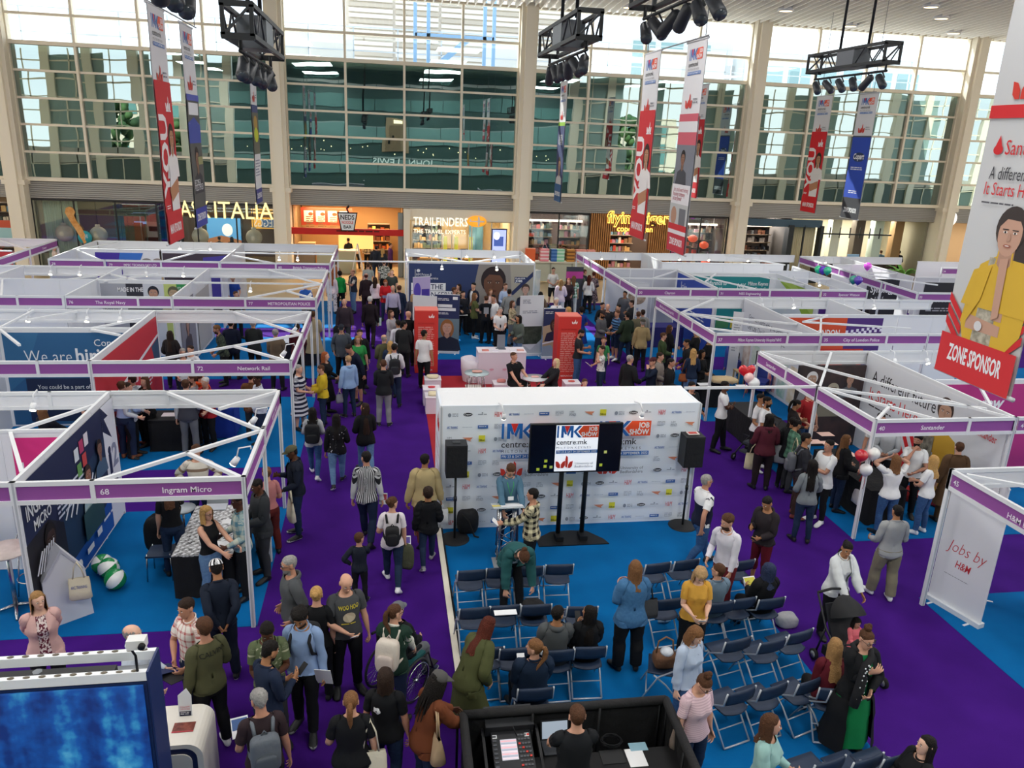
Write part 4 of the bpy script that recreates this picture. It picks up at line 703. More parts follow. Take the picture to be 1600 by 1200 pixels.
# R1
S=Stand('open white frame stand with purple fascia numbered 40 and long printed wall',10.4,14.8)
for p in((9,12.42),(9,14.46),(9,17.25),(11.95,12.42),(11.95,17.25)):S.post(*p)
S.Fc((9,12.42),(11.95,12.42),[(.665,'40','Santander'),(1,'','')],(0,-1)).Fc((9,12.42),(9,17.25),[(.42,'',''),(.7,'',''),(1,'','Santander')],(-1,0)).Fc((9,17.25),(11.95,17.25),[(.5,'',''),(1,'','')],(0,1)).wall((11.93,12.45),(11.93,17.22)).Br((10.3,12.45),(9.03,14.46),(10.9,17.2)).Br((9.03,12.45),(9.9,13.3)).Br((9.1,17.2),(11.9,12.5)).Br((9.03,14.46),(11.8,13.0))
pr=S.face((11.93,17.2),(-1,0));pr.rect(0,.03,4.72,2.38,mat('#dfe1e6',.6));KB=mat('#2c2c30',.6);SR=mat('#d8282c',.6);pr.text('A different future',.35,.62,.3,KB,mw=2.35);pr.text('It Starts Here',.35,1.05,.3,SR,mw=1.85);pr.Ln(.4,1.18,1.0,.07,1,KB)
for k in range(4):pr.poly([(1.1+k*.3,2.4),(1.5+k*.3,1.85),(1.1+k*.3,1.3),(1.25+k*.3,1.3),(1.66+k*.3,1.85),(1.25+k*.3,2.4)],SR)
Pt(pr,3.0,.16,.62,'#c39a82','#4a3a36','#cfa236',False,.02);pr.poly([(2.5,1.2),(2.85,1.1),(2.9,2.4),(2.45,2.4)],mat('#9a9484',.6,kind='mottle',col2='#4a463e',scale=9));pr.poly([(2.9,1.4),(3.5,1.35),(3.55,2.1),(3.1,2.3),(2.9,2.2)],mat('#cfa236',.6));pr.ell(3.78,.52,.1,.1,SR);pr.poly([(3.72,.5),(3.78,.32),(3.85,.5)],SR);pr.text('Santander',3.92,.6,.16,SR,mw=.62);pr.rect(4.0,1.55,.3,.3,mat('#e9b8b0',.6));pr.Ln(4.32,1.56,.2,.25,4,mat('#b9b9bd',.6));pr.poly([(3.95,1.92),(4.5,1.92),(4.5,1.97),(3.95,1.97)],mat('#e08c88',.6));pr.Bd('print',S.r)
S=Stand('stand with magenta back panel lettered view, right of the long printed wall',13.2,14)
S.post(14.9,12.42).Fc((12,12.42),(15,12.42),[(.66,'44',''),(1,'','')],(0,-1)).wall((12,14.8),(15,14.8)).Fc((12,17.25),(15.5,17.25),[(.5,'',''),(1,'','')],(0,1)).Br((12.05,13.2),(13,14.75)).spots((12.5,17.2,0,-1),(13.4,17.2,0,-1))
pr=S.face((12.02,14.8),(0,-1));pr.rect(0,.04,2.9,2.36,mat('#b8347e',.6));pr.text('Great view',.2,.62,.28,WHITE,mw=1.6,bold=.03,shear=.2);pr.Bd('print',S.r)
t=Tg('poster_wall','dark poster wall of printed people at the back of the balloon stand','poster',(10.9,17.1,0));MB().bx(10.05,11.85,17.08,17.14,0,2.15,mat('#2e2c30',.6)).Bd('board',t)
pr=Pn((10.05,17.08,2.15),(1,0,0));pr.rect(.0,0,1.8,2.1,mat('#2c2b30',.6,kind='mottle',col2='#54403e',scale=2.5));Pt(pr,.38,.15,.38,'#b89480','#e4e4e6','#8f9298',False);Pt(pr,.98,.45,.42,'#6f5648','#b4ae9c','#8a8676',False);Pt(pr,1.4,.2,.3,'#b48c78','#4a3a30','#6a7076',False);pr.Bd('print',t)
# R2
S=Stand('open white frame hospital stand with purple fascia numbered 37',10,21.4)
for p in((8.65,19.05),(8.65,21.7),(8.65,23.82),(11.68,19.05),(11.68,23.82)):S.post(*p)
S.Fc((8.65,19.05),(11.68,19.05),[(.68,'37','Milton Keynes University Hospital NHS'),(1,'','')],(0,-1)).Fc((8.65,19.05),(8.65,23.82),[(.33,'',''),(.56,'',''),(1,'','Milton Keynes University Hospital NHS')],(-1,0)).Fc((8.65,23.82),(11.68,23.82),[(.5,'',''),(1,'','')],(0,1)).wall((11.68,19.08),(11.68,23.8)).Br((10.6,23.8),(8.68,21.7),(11.2,19.2)).Br((8.68,21.7),(11.65,20.3)).Br((9.9,19.1),(8.7,19.8))
pr=S.face((11.68,23.78),(-1,0));pr.rect(0,.03,4.6,2.36,mat('#dcdee4',.6));pr.text('Great care starts with great people',.5,.5,.16,mat('#3a3f52',.6),mw=2.3);pr.text('Our City, Our Hospital, Our People.',.5,.82,.2,mat('#3a3f52',.6),mw=2.5)
for k,c in enumerate(('#c3a08c','#a8c4b4','#e0d4c4','#d84a5a','#7fb8ac','#d8c49a')):pr.rect(.4+k*.62,1.2,.5,1.1,mat(c,.6,kind='mottle',col2='#efe9e2',scale=3))
pr.Bd('print',S.r)
S=Stand('white stand with orange and purple chequered wall, fascia numbered 35',13.2,21.4)
S.post(14.9,19.05).Fc((11.7,19.05),(15.6,19.05),[(.5,'35','City of London Police'),(1,'','')],(0,-1)).wall((11.75,21.4),(15.6,21.4)).Fc((11.7,23.85),(14.65,23.85),[(.35,'',''),(.7,'',''),(1,'','')],(0,1)).Fc((14.7,23.85),(18.5,23.85),[(.35,'',''),(.7,'',''),(1,'','')],(0,1)).Br((11.75,19.2),(13,21.35)).Br((13.2,21.35),(12.0,20.6),(14.9,19.8)).wall((14.65,21.45),(14.65,23.8)).spots((12.2,23.8,0,-1),(13.3,23.8,0,-1),(15.1,23.8,0,-1),(16.2,23.8,0,-1))
pr=S.face((11.8,21.4),(0,-1));pr.rect(0,.03,2.1,2.36,mat('#d2502c',.6));pr.rect(2.1,.03,1.2,2.36,mat('#4f2f78',.6));pr.rect(.3,1.0,2.5,.9,mat('#c83a2c',.6));pr.text('CITY OF LONDON',.3,.6,.2,WHITE,mw=1.6,bold=.02)
for k in range(14):
 for j in range(2):
  if(k+j)%2==0:pr.rect(2.1+k*.086,.42+j*.09-k*.012,.086,.09,mat('#e6e2f0',.6))
pr.ell(1.2,1.5,.25,.45,mat('#4a3430',.6));pr.ell(2.4,1.6,.25,.4,mat('#54403a',.6));pr.Bd('print',S.r)
for p,q in(((15.6,21.4),(18,21.4)),):S.wall(p,q)
# R3
S=Stand('white frame stand with grey walls and blue poster by the gift shop',10,28)
for p in((8.55,25.57),(8.5,29.5),(8.45,34),(11.5,25.57)):S.post(*p)
S.Fc((8.55,25.57),(11.5,25.57),[(.66,'30','Clayton'),(1,'','')],(0,-1)).Fc((8.55,25.57),(8.45,34),[(.22,'',''),(.46,'',''),(.7,'',''),(.85,'',''),(1,'','')],(-1,0)).wall((8.6,29.6),(11.5,29.6),m_=mat('#c9cbd2',.6)).wall((11.5,25.6),(11.5,29.58)).Fc((8.45,34),(14,34.2),[(.33,'',''),(.66,'',''),(1,'','')],(0,1)).Br((8.6,27.6),(11.4,27.6)).Br((11.45,29.5),(9.8,27.6)).spots((9.5,33.9,0,-1),(10.6,33.9,0,-1))
pr=S.face((11.5,29.5),(-1,0));pr.rect(.1,.03,3.6,2.36,mat('#2f4aa8',.6));pr.text('Join us',.5,.6,.3,WHITE,mw=1.2);pr.poly([(1.2,.9),(3.4,.5),(3.4,.56),(1.2,.98)],WHITE);pr.Ln(1.6,1.2,1.6,.6,5,WHITE);pr.Bd('print',S.r)
S=Stand('white stand with teal wall reading make a difference',13.3,28)
S.post(15.38,25.57).Fc((11.52,25.57),(15.38,25.57),[(.5,'31','NES Engineering'),(1,'','')],(0,-1)).wall((11.55,28.9),(15.38,28.9)).wall((15.38,25.6),(15.38,28.88)).Br((11.6,27),(12.8,28.85)).Br((11.7,28.8),(13.0,25.65)).Br((15.3,26.6),(14.3,28.8))
pr=S.face((11.62,28.9),(0,-1));pr.rect(0,.08,3.5,2.2,mat('#1f8286',.6));pr.text('make a difference to',.35,.42,.17,WHITE,mw=1.35,bold=.01);pr.text("your person's life",.4,.66,.17,WHITE,mw=1.2,bold=.01);pr.text('MK',2.15,.62,.28,WHITE,mw=.36,shear=.1);pr.text('Milton Keynes',2.6,.42,.15,WHITE,mw=.85,bold=.015);pr.text('City Council',2.6,.63,.15,WHITE,mw=.75,shear=.2)
for k,c in enumerate(('#c8404a','#e0b03a','#4a8a5a','#d8c03a','#5a3a48')):pr.rect(.2+k*.62,1.75,.55,.4,mat(c,.6))
pr.Bd('print',S.r)
pr=S.face((15.38,28.8),(-1,0));pr.poly([(.1,.1),(3.0,.1),(3.0,1.6),(1.6,.6)],mat('#9cbb3c',.6));pr.poly([(.1,.1),(1.6,.35),(3.0,1.0),(3.0,.6),(1.5,.1)],mat('#b8cf62',.6));pr.Bd('print',S.r)
S=Stand('short white stand with fascia numbered 32 beside the teal wall',16.4,28)
S.post(17.2,25.57).Fc((15.42,25.57),(17.2,25.57),[(1,'32','Spencer Watson')],(0,-1)).Fc((17.2,25.57),(17.2,31),[(.5,'',''),(1,'','')],(1,0)).wall((15.42,29.6),(17.2,29.6)).spots((15.6,28,0,-1),(16.6,28,0,-1)).Br((15.42,28.02),(17.2,28.02))
S=Stand('row of plain white back walls behind the teal council stand',12.5,31.5)
S.wall((11.5,31.4),(17,31.4)).wall((11.5,31.4),(11.5,34.1)).post(17.2,31.4).Fc((14,34.2),(19,34.3),[(.33,'',''),(.66,'',''),(1,'','')],(0,1)).spots((13.2,34.1,0,-1),(14.6,34.1,0,-1),(16.5,34.1,0,-1)).Br((15.5,34.1),(17.1,31.5))
# R4
S=Stand('long white frame stand with slanting purple fascia and green balloons at far right',20.5,29.7)
for p in((19,25.25),(19.1,29.7),(19.2,34.1),(19,27.4)):S.post(*p)
S.Fc((19,25.25),(19.2,34.1),[(.22,'','Synergy'),(.45,'',''),(.6,'',''),(.8,'',''),(1,'','')],(-1,0)).Fc((19,25.25),(23,25.25),[(.5,'33',''),(1,'','')],(0,-1)).Fc((19.2,34.1),(24.5,34.2),[(.33,'',''),(.66,'',''),(1,'','')],(0,1)).wall((21.3,28.6),(24.5,28.6),m_=mat('#c6c8cf',.6)).wall((21.2,28.6),(21.2,34)).Br((19.1,29.7),(21.2,29.7)).Br((19.1,29.7),(21.1,27)).spots((20.3,34,0,-1))
S.wall((19.4,31.6),(21.2,31.6))
pr=S.face((21.75,28.6),(0,-1));pr.rect(0,.15,1.9,2.2,mat('#24262e',.6));pr.text('Synology',.25,.95,.3,WHITE,mw=1.5,bold=.02);pr.Ln(.25,1.2,1.2,.2,2,mat('#a8aab4',.6));pr.Bd('print',S.r)
S=Stand('short white stand with purple fascia beyond the long stand at far right',25.5,32.5)
S.post(24.5,31.3).Fc((24.5,31.3),(27,31.3),[(.5,'34',''),(1,'','')],(0,-1)).wall((24.5,33),(27,33))
t=Tg('banner_stand','black roll-up banner with white letters under the slanting fascia','banner',(20.2,29.0,0));MB().bx(19.5,20.9,29.0,29.04,.05,2.3,mat('#24262e',.6)).Bd('sheet',t);MB().bx(19.5,20.9,28.9,29.15,0,.07,ALU).Bd('base',t);pr=Pn((19.5,29.0,2.3),(1,0,0));pr.text('Synology',.15,.55,.26,WHITE,mw=1.1,bold=.02);pr.text('a b c d',.4,.8,.1,mat('#c8cad2',.6));pr.Ln(.2,.9,1.0,.12,2,mat('#8a8c96',.6));pr.Bd('print',t)
# stage wall (branded box)
S=Stand('white branded box wall of logos behind the stage',3.5,13.9,'stage_wall')
X0,X1,Y0,Y1=1.0,5.97,13.45,14.5
for p in((X0,Y0),(X1,Y0),(X0,Y1),(X1,Y1)):S.post(*p)
CLOTH=mat('#eceef0',.8,bump=.3)
b=MB();nx,ny=26,6;vs=[];
for j in range(ny+1):
 for i in range(nx+1):vs.append((X0-.01+(X1-X0+.02)*i/nx,Y0-.01+(Y1-Y0+.02)*j/ny,HT+.02-.05*math.sin(PI*j/ny)*(1-.6*abs(math.sin(i*1.1)))))
b.add(vs,[(j*(nx+1)+i,j*(nx+1)+i+1,(j+1)*(nx+1)+i+1,(j+1)*(nx+1)+i)for j in range(ny)for i in range(nx)],CLOTH,True);b.Bd('top_cloth',S.r)
WB=mat('#eaf0f8',.55)
MB().bx(X0,X1,Y0-.02,Y0+.02,0,HT+.02,WB).Bd('front_panel',S.r);MB().bx(X0-.02,X0+.02,Y0,Y1,0,HT,WB).Bd('side_panel',S.r);MB().bx(X1-.02,X1+.02,Y0,Y1,0,HT,WB).Bd('side_panel',S.r);MB().bx(X0,X1,Y1-.02,Y1+.02,0,HT,WB).Bd('back_panel',S.r)
pr=Pn((X0,Y0-.02,HT),(1,0,0));W5=X1-X0;rows,cols=10,17;HMR=mat('#d23a46',.5);GR=mat('#8b93a0',.5);BB=mat('#3d66ac',.5)
for r_ in range(rows):
 for c_ in range(cols):
  u=.10+c_*(W5-.1)/cols;v=.10+r_*.235
  if(1.0<u<2.12 or 2.8<u<3.98)and.2<v<1.34:continue
  k=(c_+r_*4)%11
  if k in(0,):pr.ell(u+.05,v+.06,.032,.04,GR,10);pr.Ln(u+.1,v+.03,.12,.07,3,GR)
  elif k==1:pr.ell(u+.1,v+.05,.085,.036,mat('#20242c',.5),14);pr.text('Copart',u+.1,v+.065,.035,WHITE,'c',.02,mw=.13)
  elif k==2:pr.Ln(u,v+.04,.18,.03,1,GR);pr.ell(u+.08,v+.02,.015,.015,GR,8)
  elif k==3:pr.text('H&M',u+.02,v+.1,.1,HMR,mw=.14,shear=.15)
  elif k==4:pr.text('ARC TRAINING',u,v+.08,.045,BB,mw=.2,bold=.02,shear=.2)
  elif k==5:pr.Ln(u,v+.05,.2,.016,1,mat('#a8b4c4',.5))
  elif k==6:pr.rect(u,v+.02,.19,.065,BB);pr.Ln(u+.02,v+.04,.15,.03,1,WHITE)
  elif k==7:pr.Ln(u+.02,v+.0,.17,.1,4,mat('#a6adb8',.5))
  elif k==8:pr.text('HM',u+.01,v+.04,.04,GR);pr.Ln(u,v+.05,.14,.06,3,GR)
  elif k==9:pr.poly([(u,v+.02),(u+.2,v+.02),(u+.15,v+.07),(u+.17,v+.1),(u+.08,v+.065)],mat('#d88a6a',.5))
  else:pr.rect(u+.02,v-.02,.12,.125,mat('#e0da3a',.5));pr.text('Nikon',u+.08,v+.09,.035,BLACK,'c',.02,mw=.11)
pr.k=200;mk_logo(pr,1.1,.28,1.0);mk_logo(pr,2.95,.26,1.0);pr.Bd('print',S.r)
pr=Pn((X0-.02,Y1-.05,HT),(0,-1,0));ub(pr,.3,.2,.5);
for k in range(6):pr.Ln(.1,.8+k*.25,.8,.08,2,mat('#c87a86',.5),seed=k)
pr.Bd('print',S.r)
for x in(2.05,4.65):
 o=MB().Tu([(x,Y0-.02,HT+.06),(x+.02,Y0-.3,HT+.12),(x+.05,Y0-.38,HT-.02)],.016,WHITE,6).Bd('arm_light',S.r);MB().Tu([(x+.05,Y0-.38,HT-.02),(x+.05,Y0-.34,HT-.12)],[.03,.045],WHITE,10).Bd('lamp_head',o);MB().Tu([(x+.05,Y0-.34,HT-.12),(x+.05,Y0-.336,HT-.13)],.04,LENS,10).Bd('lens',o)
# PEOPLE: one continuous template body, posed and dressed per person
AD=math.radians(48);ADIR=np.array([math.sin(AD),0,-math.cos(AD)])
SHO=np.array([.165,.008,1.392]);LU,LF=.29,.262
HIP,KNE,ANK=np.array([.088,.005,.90]),np.array([.094,-.004,.49]),np.array([.10,.015,.085])
BONES=['pelvis','spine','chest','neck','head']+[b+s for s in'LR'for b in('uarm','farm','hand','fing','fin2','thigh','shin','foot')]
BI={b:i for i,b in enumerate(BONES)}
def sst(a,b,x):t=np.clip((x-a)/(b-a),0,1);return t*t*(3-2*t)
def arm_t(P,s):
 d=ADIR*np.array([s,1,1]);r=P-SHO*np.array([s,1,1]);t=r@d;return t,np.linalg.norm(r-t[:,None]*d,axis=1)
def template(voxel,tris):
 bm=bmesh.new()
 def loft(rings,n=16):
  vs=[]
  for c,u,v in rings:vs.append([bm.verts.new(Ve(c)+Ve(u)*math.cos(2*PI*k/n)+Ve(v)*math.sin(2*PI*k/n))for k in range(n)])
  for a,b in zip(vs,vs[1:]):
   for k in range(n):bm.faces.new((a[k],a[(k+1)%n],b[(k+1)%n],b[k]))
  bm.faces.new(vs[0][::-1]);bm.faces.new(vs[-1])
 loft([((0,cy,z),(rx,0,0),(0,ry,0))for z,rx,ry,cy in((.79,.05,.06,0),(.83,.15,.105,.012),(.90,.172,.118,.014),(.97,.163,.112,.008),(1.05,.145,.100,0),(1.12,.143,.098,0),(1.20,.155,.106,-.003),(1.28,.168,.113,-.004),(1.35,.178,.106,.002),(1.40,.168,.088,.008),(1.44,.122,.070,.012),(1.47,.074,.060,.014),(1.50,.056,.056,.012),(1.56,.052,.055,.004),(1.61,.05,.05,0))],28)
 loft([((0,cy,z),(rx,0,0),(0,ry,0))for z,rx,ry,cy in((1.528,.024,.024,-.058),(1.54,.040,.046,-.040),(1.562,.053,.066,-.022),(1.59,.062,.083,-.010),(1.62,.069,.091,-.004),(1.655,.073,.096,.001),(1.69,.073,.095,.004),(1.715,.065,.084,.006),(1.735,.048,.062,.008),(1.747,.024,.032,.008))],24)
 loft([((0,y,z),(w,0,0),(0,h*.4,h))for y,z,w,h in((-.088,1.66,.008,.010),(-.102,1.645,.011,.012),(-.113,1.622,.015,.013),(-.108,1.606,.016,.010),(-.09,1.60,.012,.008))],8)
 for s in(-1,1):
  S=np.array([s,1,1]);d=ADIR*S;N=np.array([-d[2]*s,0,d[0]*s])*-1;Y=np.array([0,1,0]);J=SHO*S
  if N[2]>0:N=-N
  loft([((s*.077,.010,z),(.010,0,0),(0,w,0))for z,w in((1.605,.008),(1.62,.018),(1.64,.022),(1.66,.020),(1.67,.010))],8)
  loft([(J+d*t,Y*a,N*b)for t,a,b in((-.07,.034,.034),(-.02,.053,.053),(.05,.053,.053),(.15,.048,.048),(.25,.041,.042),(.29,.039,.040),(.34,.042,.042),(.42,.037,.036),(.50,.029,.026),(.555,.027,.020))])
  loft([(J+d*t,Y*a,N*b)for t,a,b in((.53,.026,.019),(.565,.031,.017),(.60,.040,.016),(.635,.043,.015),(.655,.040,.012))],12)
  for k,(y,l,an)in enumerate(((-.034,.070,-.20),(-.012,.080,-.06),(.011,.076,.07),(.032,.060,.22))):
   fd=d*math.cos(an)+Y*math.sin(an);b0=J+d*.635+Y*y
   loft([(b0+fd*q*l,Y*r,N*r)for q,r in((0,.0105),(.35,.0098),(.7,.0088),(1,.0066))],8)
  td=(d*.72-Y*.66+N*.22);td=td/np.linalg.norm(td);b0=J+d*.575-Y*.024
  loft([(b0+td*q*.072,np.cross(td,N)*r,N*r)for q,r in((0,.014),(.4,.012),(.75,.0105),(1,.007))],8)
  loft([((s*x,y,z),(r,0,0),(0,r2,0))for z,r,r2,x,y in((.92,.075,.08,.085,.01),(.86,.088,.094,.088,.008),(.78,.085,.090,.089,.004),(.66,.073,.077,.092,0),(.55,.060,.062,.094,-.002),(.49,.055,.057,.094,-.004),(.42,.053,.056,.095,.006),(.36,.053,.058,.096,.014),(.25,.043,.046,.098,.016),(.14,.035,.037,.10,.016),(.06,.034,.036,.10,.016))])
  loft([((s*(.10+(-y)*.06),y,cz),(w,0,0),(0,0,h))for y,w,h,cz in((.075,.020,.022,.034),(.05,.034,.04,.043),(.0,.037,.05,.052),(-.06,.041,.036,.038),(-.12,.046,.025,.027),(-.17,.039,.018,.020),(-.198,.018,.012,.016))],12)
 me=bpy.data.meshes.new('tmp');bm.to_mesh(me);bm.free();o=bpy.data.objects.new('tmp',me);COL.objects.link(o)
 r=o.modifiers.new('r','REMESH');r.mode='VOXEL';r.voxel_size=voxel
 sm=o.modifiers.new('s','SMOOTH');sm.factor=.5;sm.iterations=2
 dm=o.modifiers.new('d','DECIMATE');bpy.context.view_layer.update()
 dg=bpy.context.evaluated_depsgraph_get();dm.show_render=dm.show_viewport=False
 n0=len(o.evaluated_get(dg).data.polygons)*2;dm.show_viewport=True;dm.ratio=min(1,tris/max(n0,1));dg.update()
 ev=bpy.data.meshes.new_from_object(o.evaluated_get(bpy.context.evaluated_depsgraph_get()))
 bpy.data.objects.remove(o);bm=bmesh.new();bm.from_mesh(ev);bmesh.ops.triangulate(bm,faces=bm.faces[:])
 def parts():
  C=np.array([f.calc_center_median()for f in bm.faces]);s=np.where(C[:,0]>0,1,-1)
  tL,rL=arm_t(C,1);tR,rR=arm_t(C,-1);t=np.where(s>0,tL,tR);rad=np.where(s>0,rL,rR)
  arm=(t>.03)&(rad<np.where(t>.5,.16,.082))&(np.abs(C[:,0])>.165);head=(C[:,2]-.7*C[:,1]>1.50)
  return C,t,arm,head
 def cut(sel,co,no):
  fs=[f for f,k in zip(bm.faces,sel)if k];es={e for f in fs for e in f.edges};vs={v for f in fs for v in f.verts}
  bmesh.ops.bisect_plane(bm,geom=fs+list(es)+list(vs),dist=1e-5,plane_co=co,plane_no=no)
 for z in(.105,.30,.46,.62):C,t,a,h=parts();cut((np.abs(C[:,2]-z)<.09)&~a,(0,0,z),(0,0,1))
 for z in(.80,.87,.96):C,t,a,h=parts();cut((np.abs(C[:,2]-z)<.09)&~a&(np.abs(C[:,0])<.24),(0,0,z),(0,0,1))
 C,t,a,h=parts();cut((C[:,2]>1.36)&(C[:,2]<1.56),(0,0,1.462),(0,-.42,1))
 for q in(.10,.19,.36,.535):
  for s in(1,-1):
   C,t,a,h=parts();cut((np.abs(t-q)<.09)&(C[:,0]*s>.14)&(a|(q<.12)),SHO*np.array([s,1,1])+ADIR*np.array([s,1,1])*q,ADIR*np.array([s,1,1]))
 for x in(-.055,.055):C,t,a,h=parts();cut((np.abs(C[:,0]-x)<.06)&(C[:,1]<.02)&(C[:,2]>.78)&(C[:,2]<1.5),(x,0,0),(1,0,0))
 C,t,a,h=parts();cut(C[:,2]>1.54,(0,-.074,1.700),(0,.65,.757))
 bmesh.ops.triangulate(bm,faces=bm.faces[:]);bm.normal_update()
 V=np.array([v.co for v in bm.verts]);F=np.array([[v.index for v in f.verts]for f in bm.faces]);NRM=np.array([v.normal for v in bm.verts])
 C,t,a,h=parts();bm.free();bpy.data.meshes.remove(ev)
 T=dict(V=V,F=F,N=NRM,C=C,t=t,arm=a,s=np.where(C[:,0]>0,1,-1));T['W']=weights(V)
 T['hd']=C[:,2]-.7*C[:,1];T['neck']=((C[:,2]-1.462-.42*C[:,1])>0)&(np.abs(C[:,0])<.098);T['hairp']=((C-np.array([0,-.074,1.700]))@np.array([0,.65,.757]))
 tv=np.where(V[:,0]>0,arm_t(V,1)[0],arm_t(V,-1)[0]);av=(tv>.02)&(np.abs(V[:,0])>.165)&(V[:,2]>.7);T['tv']=tv;T['av']=av
 rel=V-SHO*np.stack([np.sign(V[:,0]+1e-9),np.ones(len(V)),np.ones(len(V))],1)
 T['UV']=np.where(av[:,None],np.stack([np.arctan2(rel[:,1],rel[:,2])*.05,tv],1),np.stack([np.arctan2(V[:,0],-V[:,1])*.15,V[:,2]],1))
 return T
def weights(V):
 n=len(V);W=np.zeros((n,len(BONES)));z=V[:,2];left=np.ones(n)
 armw=np.zeros(n)
 for s,S in((1,'L'),(-1,'R')):
  t,rad=arm_t(V,s);ok=(V[:,0]*s>.05)
  a=sst(-.045,.065,t)*np.where(t>.5,rad<.15,1-sst(.072,.105,rad))*ok*(np.abs(V[:,0])>.10);armw=np.maximum(armw,a)
  e=sst(LU-.05,LU+.05,t);w_=sst(LU+LF-.025,LU+LF+.025,t);fg=sst(.632,.650,t);f2=sst(.672,.690,t)
  th=((V[:,1]<-.030-.55*np.maximum(t-.575,0))&(t>.575));fg=np.where(th,0,fg);f2=np.where(th,0,f2)
  W[:,BI['uarm'+S]]=a*(1-e);W[:,BI['farm'+S]]=a*e*(1-w_);W[:,BI['hand'+S]]=a*w_*(1-fg);W[:,BI['fing'+S]]=a*fg*(1-f2);W[:,BI['fin2'+S]]=a*f2
 low=(1-armw)*(1-sst(.83,.975,z));side=sst(-.03,.03,V[:,0])
 for sd,S in((side,'L'),(1-side,'R')):
  k=1-sst(.43,.55,z);f=1-sst(.07,.12,z)
  W[:,BI['thigh'+S]]=low*sd*(1-k);W[:,BI['shin'+S]]=low*sd*k*(1-f);W[:,BI['foot'+S]]=low*sd*f
 up=(1-armw)-low;zz=z-.7*V[:,1];hd=sst(1.52,1.575,zz);nk=sst(1.43,1.50,z-.3*V[:,1])*(1-hd);ch=sst(1.12,1.28,z)*(1-hd-nk);sp=sst(.96,1.10,z)*(1-hd-nk-ch);pv=1-hd-nk-ch-sp
 for b,q in(('head',hd),('neck',nk),('chest',ch),('spine',sp),('pelvis',pv)):W[:,BI[b]]=np.maximum(up,0)*np.maximum(q,0)
 return W/np.maximum(W.sum(1,keepdims=True),1e-6)
TEMPL={'near':template(.0055,6400),'far':template(.008,2300)}
def shape_fn(fem,girth,belly,kid):
 def f(V,ar=None):
  V=V.copy();z=V[:,2];t=np.where(V[:,0]>0,arm_t(V,1)[0],arm_t(V,-1)[0]);arm=sst(-.02,.06,t)*(np.abs(V[:,0])>.15)*(z>.7)*(z<1.5)
  g=1+(girth-1)*sst(.15,.5,z)*(1-sst(1.40,1.5,z));gx=g.copy()
  if fem:gx=gx*(1-.10*np.exp(-((z-1.08)/.11)**2)+.05*np.exp(-((z-.90)/.11)**2)-.09*sst(1.2,1.34,z)*(1-sst(1.44,1.5,z)))
  sx=np.where(arm>.5,1,gx);V[:,0]=np.where(arm>.02,V[:,0]+(np.sign(V[:,0])*.165*(gx.clip(.8,1.3)-1))*1.0,V[:,0]*sx);V[:,1]=V[:,1]*(1+(g-1)*(1-arm))
  if fem:
   for s in(-1,1):V[:,1]-=.045*np.exp(-((V[:,0]-s*.075)/.06)**2-((z-1.26)/.065)**2)*(V[:,1]<.02)*(1-arm)
  if belly:V[:,1]-=belly*np.exp(-((z-1.06)/.13)**2)*(V[:,1]<0)*(1-arm)*(1-(V[:,0]/.2)**2).clip(0)
  if kid:
   m=sst(1.47,1.53,z-.5*V[:,1])*(z>1.4);c=np.array([0,0,1.53]);V=V+(V-c)*(.28*m)[:,None]
  return V
 return f
def rot_min(a,b):
 a=a/np.linalg.norm(a);b=b/np.linalg.norm(b);v=np.cross(a,b);c=a@b
 if c<-.9999:return-np.eye(3)+0
 K=np.array([[0,-v[2],v[1]],[v[2],0,-v[0]],[-v[1],v[0],0]]);return np.eye(3)+K+K@K/(1+c)
def rot_ax(ax,ang):
 ax=np.array(ax,float);ax/=np.linalg.norm(ax);K=np.array([[0,-ax[2],ax[1]],[ax[2],0,-ax[0]],[-ax[1],ax[0],0]]);return np.eye(3)+math.sin(ang)*K+(1-math.cos(ang))*K@K
def ik(a,tgt,l1,l2,pole):
 d=tgt-a;L=np.linalg.norm(d)
 if L>(l1+l2)*.998:d=d*((l1+l2)*.998/L);L=(l1+l2)*.998
 if L<abs(l1-l2)+.03:L=abs(l1-l2)+.03
 u=d/np.linalg.norm(d);p=pole-u*(pole@u);p=p/max(np.linalg.norm(p),1e-6);x=(l1*l1-l2*l2+L*L)/(2*L);h=math.sqrt(max(l1*l1-x*x,0));m=a+u*x+p*h;return m,a+u*L
ARMS={'down':(.25,-.03,.845),'pocket':(.215,-.075,.94),'phone':(.10,-.27,1.19),'front':(.10,-.29,1.07),'cross':(-.10,-.215,1.165),'behind':(.06,.17,.93),'hip':(.205,-.02,1.0),'reach':(.15,-.46,1.12),'strap':(.13,-.15,1.31),'face':(.05,-.175,1.46),'head':(.13,-.10,1.66),'table':(.17,-.38,1.0),'carry':(.27,-.04,.84),'fold':(.04,-.215,1.02),'bendL':(.20,-.25,1.02),'far':(.16,-.53,1.30),'lap':(.11,-.30,.98),'low':(.16,-.20,.80),'swingf':(.23,-.20,.90),'swingb':(.24,.15,.89),'point':(.02,-.22,1.30),'chair':(.22,-.30,.84)}
